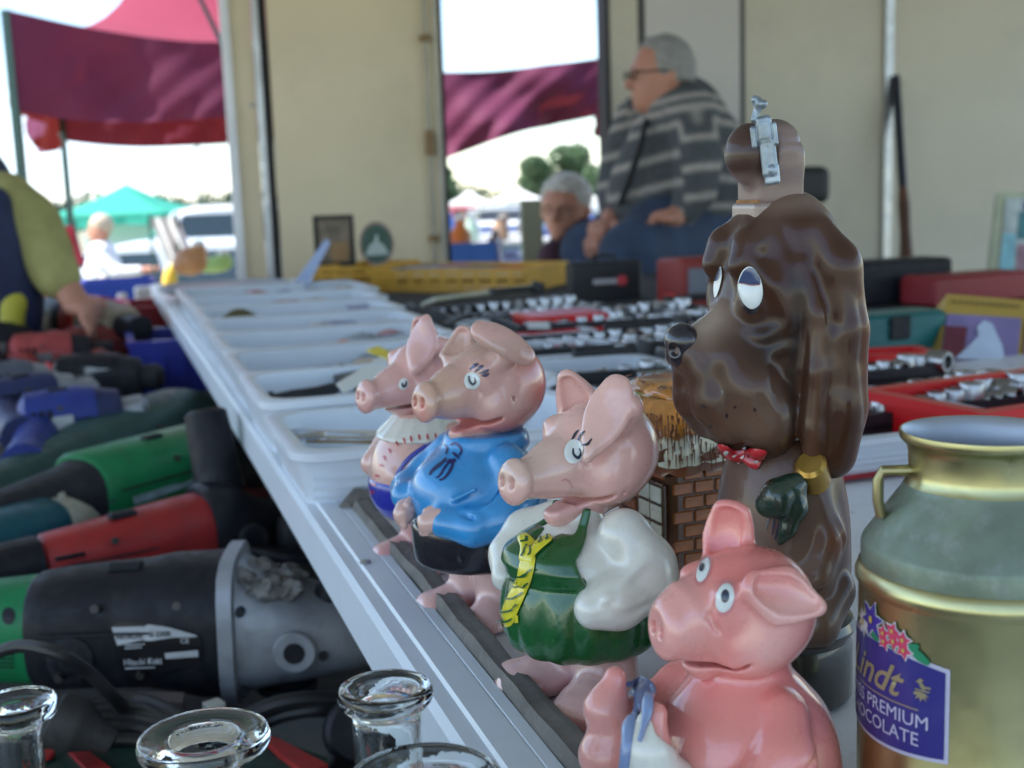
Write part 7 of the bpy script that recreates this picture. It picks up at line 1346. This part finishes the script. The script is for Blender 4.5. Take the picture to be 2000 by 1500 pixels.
def gazebo(corners, ztop, zpeak, vh, m, label, pole_m, zb=None, sag=0.0, folds=.04, sags=None, seed=0, amp=None, rsag=.10, bars=True, taper=0.0, vhs=None, rm=None):
    """corners: four ground points in order; ztop eaves height"""
    c = sum((Vector(p) for p in corners), Vector()) / 4; t = thing('gazebo', label, 'gazebo', (c.x, c.y, 0)); Q = [Vector((p[0] - c.x, p[1] - c.y, ztop)) for p in corners]; top_ = Vector((0, 0, zpeak)); rg = random.Random(seed)
    for i in range(4):
        a, b_ = Q[i], Q[(i + 1) % 4]; sg = (sags or [sag] * 4)[i]; ph = rg.uniform(0, 6)
        def roof(u, v, a=a, b_=b_, sg=sg, rs=rsag):
            e = a.lerp(b_, u); e = e - Vector((0, 0, sg * math.sin(math.pi * u))); p = e.lerp(top_, v); p.z += -rs * math.sin(math.pi * v) * (1 - .3 * math.sin(math.pi * u)); return p
        mb = MB(); mb.sheet(roof, 20, 14); mb.build('roof_panel', rm or m, t, True, 80)
        nrm = (b_ - a).cross(Vector((0, 0, 1))).normalized(); am = (amp or [1] * 4)[i]; Ld = (b_ - a).length
        def val(u, v, a=a, b_=b_, sg=sg, nrm=nrm, ph=ph, am=am, Ld=Ld, tp=(taper if i == 0 else 0), hs=(vhs or [1] * 4)[i]):
            e = a.lerp(b_, u); q = math.sin(math.pi * u); off = folds * am * (math.sin(u * Ld * 5.2 + v * 2.4 + ph) * .6 + .5 * math.sin(u * Ld * 11 - v * 4 + ph) + .28 * math.sin(u * Ld * 23 + v * 9) * math.sin(v * 6 + u * Ld * 7)) * (.25 + v) * min(1, 6 * u, 6 * (1 - u)); return e - Vector((0, 0, sg * q + vh * hs * (1 + tp * (1 - u)) * v * (1 + .12 * am * math.sin(u * Ld * 3 + ph)))) + nrm * (off + .02)
        mb = MB(); mb.sheet(val, 70, 12); mb.build('valance', m, t, True, 80)
        if bars: mb = MB(); mb.tube([a - Vector((0, 0, .03)), b_ - Vector((0, 0, .03))], .014, 6); mb.build('eaves_bar', pole_m, t)
    for p in Q: g0 = gz(p.x + c.x, p.y + c.y); mb = MB(); mb.box((p.x, p.y, (ztop + g0) / 2), (.04, .04, ztop - g0)); mb.build('pole', pole_m, t)
    return t
NL = aty(12, 20, 6.0); zt = NL.z; FLd = Vector((-.276, .961, 0)); FRd = Vector((.961, .276, 0))
cr = [NL, NL + FRd * 2.0, NL + FRd * 2.0 + FLd * 3.2, NL + FLd * 3.2]; gazebo([(p.x, p.y, 0) for p in cr], zt, zt + 1.3, .42, m_mar, 'maroon gazebo with a sagging valance filling the opening at the left', m_pole, sags=[.15, .1, .10, .12], folds=.05, seed=3, amp=[1.0, .6, .5, 1.2], rsag=.5, bars=False, rm=cloth('maroon_roof_mat', (.24, .03, .09), .35))
R0 = aty(1186, 112, 6.6); d_ = Vector((-.93, -.1, 0)).normalized(); d2 = Vector((.1, .99, 0)); cr = [R0 + d_ * 1.5, R0, R0 + d2 * 3.0 + Vector((.0, 0, 0)), R0 + d_ * 1.5 + d2 * 3.0]
gazebo([(p.x, p.y, 0) for p in cr], R0.z, R0.z + .05, .34, m_mar, 'maroon gazebo with a crumpled sunlit valance seen through the doorway', mat('grey_pole_mat', (.25, .28, .33), .4, metal=.5), sags=[.06, .05, .10, .05], folds=.11, seed=8, amp=[1.3, 1, .4, 1], bars=False, taper=.75, vhs=[.92, .9, .25, .9])
g1 = aty(78, 415, 30); g2 = aty(322, 415, 30); cr = [(g1.x, 30, 0), (g2.x, 30, 0), (g2.x + .2, 33.5, 0), (g1.x + .2, 33.5, 0)]; zc = aty(200, 418, 30).z; gazebo(cr, zc, aty(150, 362, 31.7).z, .28, m_gaz, 'mint green gazebo in the distance on the left', m_pole, sag=.03, folds=.02)
for i, (x0, x1, y0, y1, y, lb) in enumerate(((870, 960, 372, 398, 60, 'long white stall awning furthest left in the doorway view'), (955, 1065, 366, 392, 68, 'white stall roof below the trees in the doorway view'), (1060, 1180, 362, 392, 62, 'wide white stall roof right of the doorway view'), (885, 1060, 415, 432, 34, 'low bright white awning in the middle of the doorway view'))):
    a, b_ = aty(x0, y1, y), aty(x1, y1, y); gazebo([(a.x, y, 0), (b_.x, y, 0), (b_.x, y + 4, 0), (a.x, y + 4, 0)], a.z, aty(x0, y0, y + 2).z, .3, m_wht, lb, m_pole, folds=.02, seed=i)
# ---------------------------------------------------------------- cars
m_cglass = mat('car_glass_mat', (.03, .045, .05), .08, coat=1); m_tyre = M('tyre_mat', (.015, .015, .016), .8); m_lamp = mat('lamp_mat', (.6, .6, .6), .1, coat=1); m_tail = mat('tail_lamp_mat', (.35, .01, .01), .2, coat=1)
def car(px, py, y, yaw, label, colr, kind='hatch', L_=4.1, W_=1.75, H_=1.5, zoff=None):
    p = aty(px, py, y); z0 = p.z - H_ if zoff is None else zoff; t = thing('parked_car', label, 'car', (p.x, p.y, z0), yaw, 'cars parked beyond the stall'); m_ = mat('paint_%d_mat' % px, colr, .3, coat=1, var=.02)
    if kind == 'van': P_ = [(-.5, .35), (-.5, .95), (-.485, .99), (.22, .98), (.30, .93), (.40, .62), (.49, .5), (.5, .25)]
    elif kind == 'suv': P_ = [(-.5, .3), (-.5, .62), (-.47, .9), (-.42, .985), (.02, .99), (.12, .95), (.24, .64), (.47, .56), (.5, .3)]
    else: P_ = [(-.5, .32), (-.49, .62), (-.40, .93), (-.3, .985), (-.02, .99), (.1, .93), (.26, .64), (.46, .52), (.5, .28)]
    def wy(h): return W_ / 2 * (1 if h < .6 else 1 - (h - .6) * .42)
    top_ = [(x * L_, h * H_) for x, h in P_]; n = 26; ring = []
    xs_ = [(-.5 + i / n) * L_ for i in range(n + 1)]; tx = [p_[0] for p_ in top_]; tz = [p_[1] for p_ in top_]; rings = []
    for x in xs_:
        zt_ = float(np.interp(x, tx, tz)) if x > tx[0] + 1e-6 else tz[-1 if False else 2] * .98; fr = zt_ / H_; e = 1 - .10 * abs(x / L_ * 2) ** 4; rings.append([(x, -W_ / 2 * e, .22 * H_), (x, -W_ / 2 * e, min(.58 * H_, zt_ * .95)), (x, -wy(min(fr, .96)) * e * .98, zt_ * .955), (x, -wy(fr) * e * .86, zt_), (x, wy(fr) * e * .86, zt_), (x, wy(min(fr, .96)) * e * .98, zt_ * .955), (x, W_ / 2 * e, min(.58 * H_, zt_ * .95)), (x, W_ / 2 * e, .22 * H_)])
    mb = MB(); mb.loft(rings, True); mb.build('body', m_, t, True, 35)
    for sg in (-1, 1):
        for (x0, x1) in (((-.36, -.12), (-.10, .12)) if kind != 'van' else ((.06, .24),)):
            h1, h2 = .64 * H_, .90 * H_; y1, y2 = (wy(.64) * .975 + .012) * sg, (wy(.90) * .955 + .012) * sg; mb = MB(); P4 = [(x0 * L_, y1, h1), (x1 * L_ + (.05 * L_ if x1 > 0 else 0), y1, h1), (x1 * L_ - .02, y2, h2), (x0 * L_ + .10, y2, h2)]; mb.loft([P4, [(a, b_ + .012 * sg, c) for a, b_, c in P4]], True); mb.build('window', m_cglass, t)
        for x in (-.31, .32):
            o = MB(); o.cyl((x * L_, (W_ / 2 - .18) * sg, .31), (x * L_, (W_ / 2 + .01) * sg, .31), .31, n=24, bev=.02); w_ = o.build('wheel', m_tyre, t, True, 40); o = MB(); o.cyl((x * L_, (W_ / 2 + .008) * sg, .31), (x * L_, (W_ / 2 + .022) * sg, .31), .19, n=16); r_ = o.build('rim', m_alu2, t, True, 40); r_.parent = w_
        o = MB(); o.box((.485 * L_, .33 * W_ * sg, .46 * H_), (.10, .30, .14), bev=.02); o.build('headlight', m_lamp, t); o = MB(); o.box((-.495 * L_, .40 * W_ * sg, .55 * H_), (.05, .16, .26), bev=.015); o.build('tail_light', m_tail, t); o = MB(); o.box((.14 * L_, (W_ / 2 + .08) * sg, .66 * H_), (.10, .16, .12), bev=.02); o.build('mirror', m_, t)
    x0, x1 = (.13, .245) if kind != 'van' else (.31, .39); o = MB(); za, zb_ = np.interp(x0 * L_, tx, tz), np.interp(x1 * L_, tx, tz); o.loft([[(x0 * L_, -.36 * W_, za + .012), (x1 * L_, -.42 * W_, zb_ + .012), (x1 * L_, .42 * W_, zb_ + .012), (x0 * L_, .36 * W_, za + .012)], [(x0 * L_ + .01, -.36 * W_, za + .024), (x1 * L_ + .01, -.42 * W_, zb_ + .024), (x1 * L_ + .01, .42 * W_, zb_ + .024), (x0 * L_ + .01, .36 * W_, za + .024)]], True); o.build('windscreen', m_cglass, t)
    o = MB(); o.box((-.494 * L_, 0, .76 * H_), (.03, W_ * .66, .20 * H_), bev=.01); o.build('rear_window', m_cglass, t); o = MB(); o.box((.5 * L_, 0, .28 * H_), (.06, W_ * .8, .12), bev=.02); o.build('bumper', M('dark_grey_mat'), t)
    return t
car(415, 398, 20, rad(198), 'silver white people carrier behind the sagging gazebo, by the pillar', (.62, .64, .66), 'suv', 4.5, 1.8, 1.65)
car(262, 466, 14, rad(190), 'pale silver car beneath the green gazebo', (.58, .62, .64), 'hatch', 4.1, 1.7, 1.45); car(345, 400, 34, rad(20), 'far white van behind the green gazebo', (.7, .7, .7), 'van', 5.0, 1.9, 2.1)
cl_ = [((.55, .57, .6), 'silver'), ((.04, .06, .16), 'dark blue'), ((.7, .7, .7), 'white'), ((.05, .05, .055), 'black'), ((.35, .02, .02), 'red'), ((.3, .33, .36), 'grey'), ((.1, .2, .25), 'teal blue'), ((.6, .6, .58), 'pale grey')]
for i, (px, py, y, yaw, kd) in enumerate(((885, 437, 26, 10, 'hatch'), (940, 440, 25, 170, 'hatch'), (1000, 428, 28, 5, 'suv'), (1060, 405, 33, 20, 'van'), (905, 402, 48, 0, 'suv'), (960, 404, 46, 180, 'hatch'), (1020, 402, 50, 10, 'hatch'), (1150, 398, 44, 20, 'van'))): car(px, py, y, rad(yaw), cl_[i][1] + ' ' + kd.replace('hatch', 'hatchback').replace('suv', 'estate car') + (' in the nearer line' if i < 4 else ' in the farther line') + ' seen through the doorway', cl_[i][0], kd)
# trader tables and goods outside the doorway
def table_out(px, py, y, w_, label, c):
    p = aty(px, py, y); g0 = gz(p.x, y); t = thing('trader_table', label, 'table', (p.x, p.y, g0), .1, 'trader tables beyond the doorway'); h = p.z - g0; mb = MB(); mb.box((0, 0, h), (w_, .8, .03)); mb.build('table_top', M('cloth_%d_mat' % px, c, .8), t)
    for x in (-w_ / 2 + .05, w_ / 2 - .05):
        for q in (-.35, .35): mb = MB(); mb.box((x, q, h / 2), (.04, .04, h)); mb.build('leg', m_alu2, t)
    return p, h
rg = random.Random(21)
wd_ = ['blue', 'white', 'orange', 'dark grey', 'pale green', 'brown', 'cream', 'navy']; cc_ = [(.05, .12, .4), (.7, .7, .7), (.6, .25, .06), (.08, .08, .09), (.35, .5, .4), (.2, .12, .07), (.6, .55, .4), (.03, .04, .12)]
for ti, (px, py, y, w_, lb, c) in enumerate(((935, 500, 9.0, 1.6, 'nearest trader table with a blue cloth beyond the doorway', (.15, .2, .35)), (1010, 470, 12, 1.8, 'second trader table beyond the doorway', (.5, .5, .5)), (900, 462, 15, 1.8, 'third trader table beyond the doorway, to the left', (.6, .6, .6)))):
    p, h = table_out(px, py, y, w_, lb, c)
    for k in range(6):
        q = (k + ti * 3) % 8; s_ = rg.uniform(.08, .17); x = -w_ / 2 + .15 + k * (w_ - .3) / 5; t = thing('market_item', '%s item %s on the %s trader table' % (wd_[q], ('at the left end', 'second from the left', 'third from the left', 'third from the right', 'second from the right', 'at the right end')[k], ('nearest', 'second', 'third')[ti]), 'goods', (p.x + x, p.y + rg.uniform(-.2, .2), p.z + .017), rg.uniform(0, 3), 'goods on the trader tables'); mb = MB(); mb.lathe([(s_ * .5, 0), (s_ * .6, s_ * .1), (s_ * .55, s_ * 1.0), (s_ * .25, s_ * 1.4), (s_ * .25, s_ * 1.7)], 14); mb.build('vessel', M('goods_%s_mat' % wd_[q].replace(' ', '_'), cc_[q], .4), t, True, 40); mb = MB(); mb.lathe([(s_ * .3, s_ * 1.68), (s_ * .3, s_ * 1.8), (s_ * .1, s_ * 1.85)], 12); mb.build('lid', m_alu2, t, True)
p = aty(940, 470, 8.0); t = thing('folding_chair', 'blue folding chair leaning just beyond the doorway', 'chair', (p.x, p.y, gz(p.x, p.y)), .4); hz = p.z - gz(p.x, p.y)
for x in (-.2, .2): mb = MB(); mb.tube([(x, -.25, 0), (x, .05, hz * .6), (x, .2, hz)], .014, 8); mb.build('leg', m_alu2, t); mb = MB(); mb.tube([(x, .3, 0), (x, -.1, hz * .55)], .014, 8); mb.build('leg', m_alu2, t)
mb = MB(); mb.box((0, -.02, hz * .52), (.42, .36, .03)); mb.build('seat', M('chair_blue_mat', (.03, .12, .4), .7), t); mb = MB(TR((0, .15, hz * .82), 0, 0, rad(-15))); mb.box((0, 0, 0), (.42, .02, hz * .34)); mb.build('backrest', M('chair_blue_mat'), t)
p = aty(1042, 555, 5.2); t = thing('wooden_post', 'grey green upright board beside the white haired man', 'board', (p.x, p.y, p.z - .1), .1); mb = MB(); mb.box((0, 0, .23), (.09, .05, .46)); mb.build('board', mat('post_mat', (.24, .26, .2), .7), t); mb = MB(); mb.box((0, 0, -.5), (.05, .05, 1.2)); mb.build('stake', m_bark, t)
# hanging clothes and pale windbreak by the left gazebo
for (px0, px1, py0, py1, y, c, lb, nm) in ((122, 146, 442, 520, 8.6, (.42, .03, .08), 'crimson cloth hanging beside the far gazebo pole', 'hanging_cloth'), (92, 112, 400, 480, 8.9, (.6, .5, .58), 'pale pink cloth hanging left of the far gazebo pole', 'hanging_cloth'), (292, 345, 425, 520, 10, (.72, .74, .74), 'white striped windbreak beside the green gazebo', 'windbreak')):
    a, b_ = aty(px0, py0, y), aty(px1, py0, y); zb_ = aty(px0, py1, y).z; W_ = b_.x - a.x; t = thing(nm, lb, 'cloth', (a.x, a.y, 0)); mb = MB(); sh = .18 if nm == 'hanging_cloth' else .3
    mb.sheet(lambda u, v: (W_ * u + sh * v * W_ * 2, .04 * math.sin(u * 14) * (.3 + v), a.z + (zb_ - a.z) * v), 24, 8); mb.build('cloth', mat('hung_%d_mat' % px0, c, .8), t, True); g0 = gz(a.x, a.y); mb = MB(); mb.tube([(0, 0, g0), (0, 0, a.z + .03), (W_, 0, a.z + .03), (W_, 0, g0)], .012, 6); mb.build('rail', m_pole, t)
mb = MB(); a, b_ = aty(392, 0, 5.0), aty(484, 190, 4.4); mb.tube([a + (a - b_) * .5, a, b_], .010, 6); t = thing('guy_rope', 'dark strut slanting down to the white pillar at the left', 'strut', (0, 0, 0)); mb.build('rod', m_pole, t); mb = MB(); mb.tube([b_, b_ + Vector((.01, 0, -.03)), b_ + Vector((0, 0, -.07))], [.012, .022, .006], 8); mb.build('hook', m_alu2, t, True)
for px_, y in ((385, 40),): a = aty(px_, 300, y); mb = MB(); mb.tube([(a.x, y, gz(a.x, y)), (a.x, y, a.z + .6)], .05, 8); tag(mb.build('flag_pole', m_pole, None), 'thin far pole rising above the people carrier', 'pole')
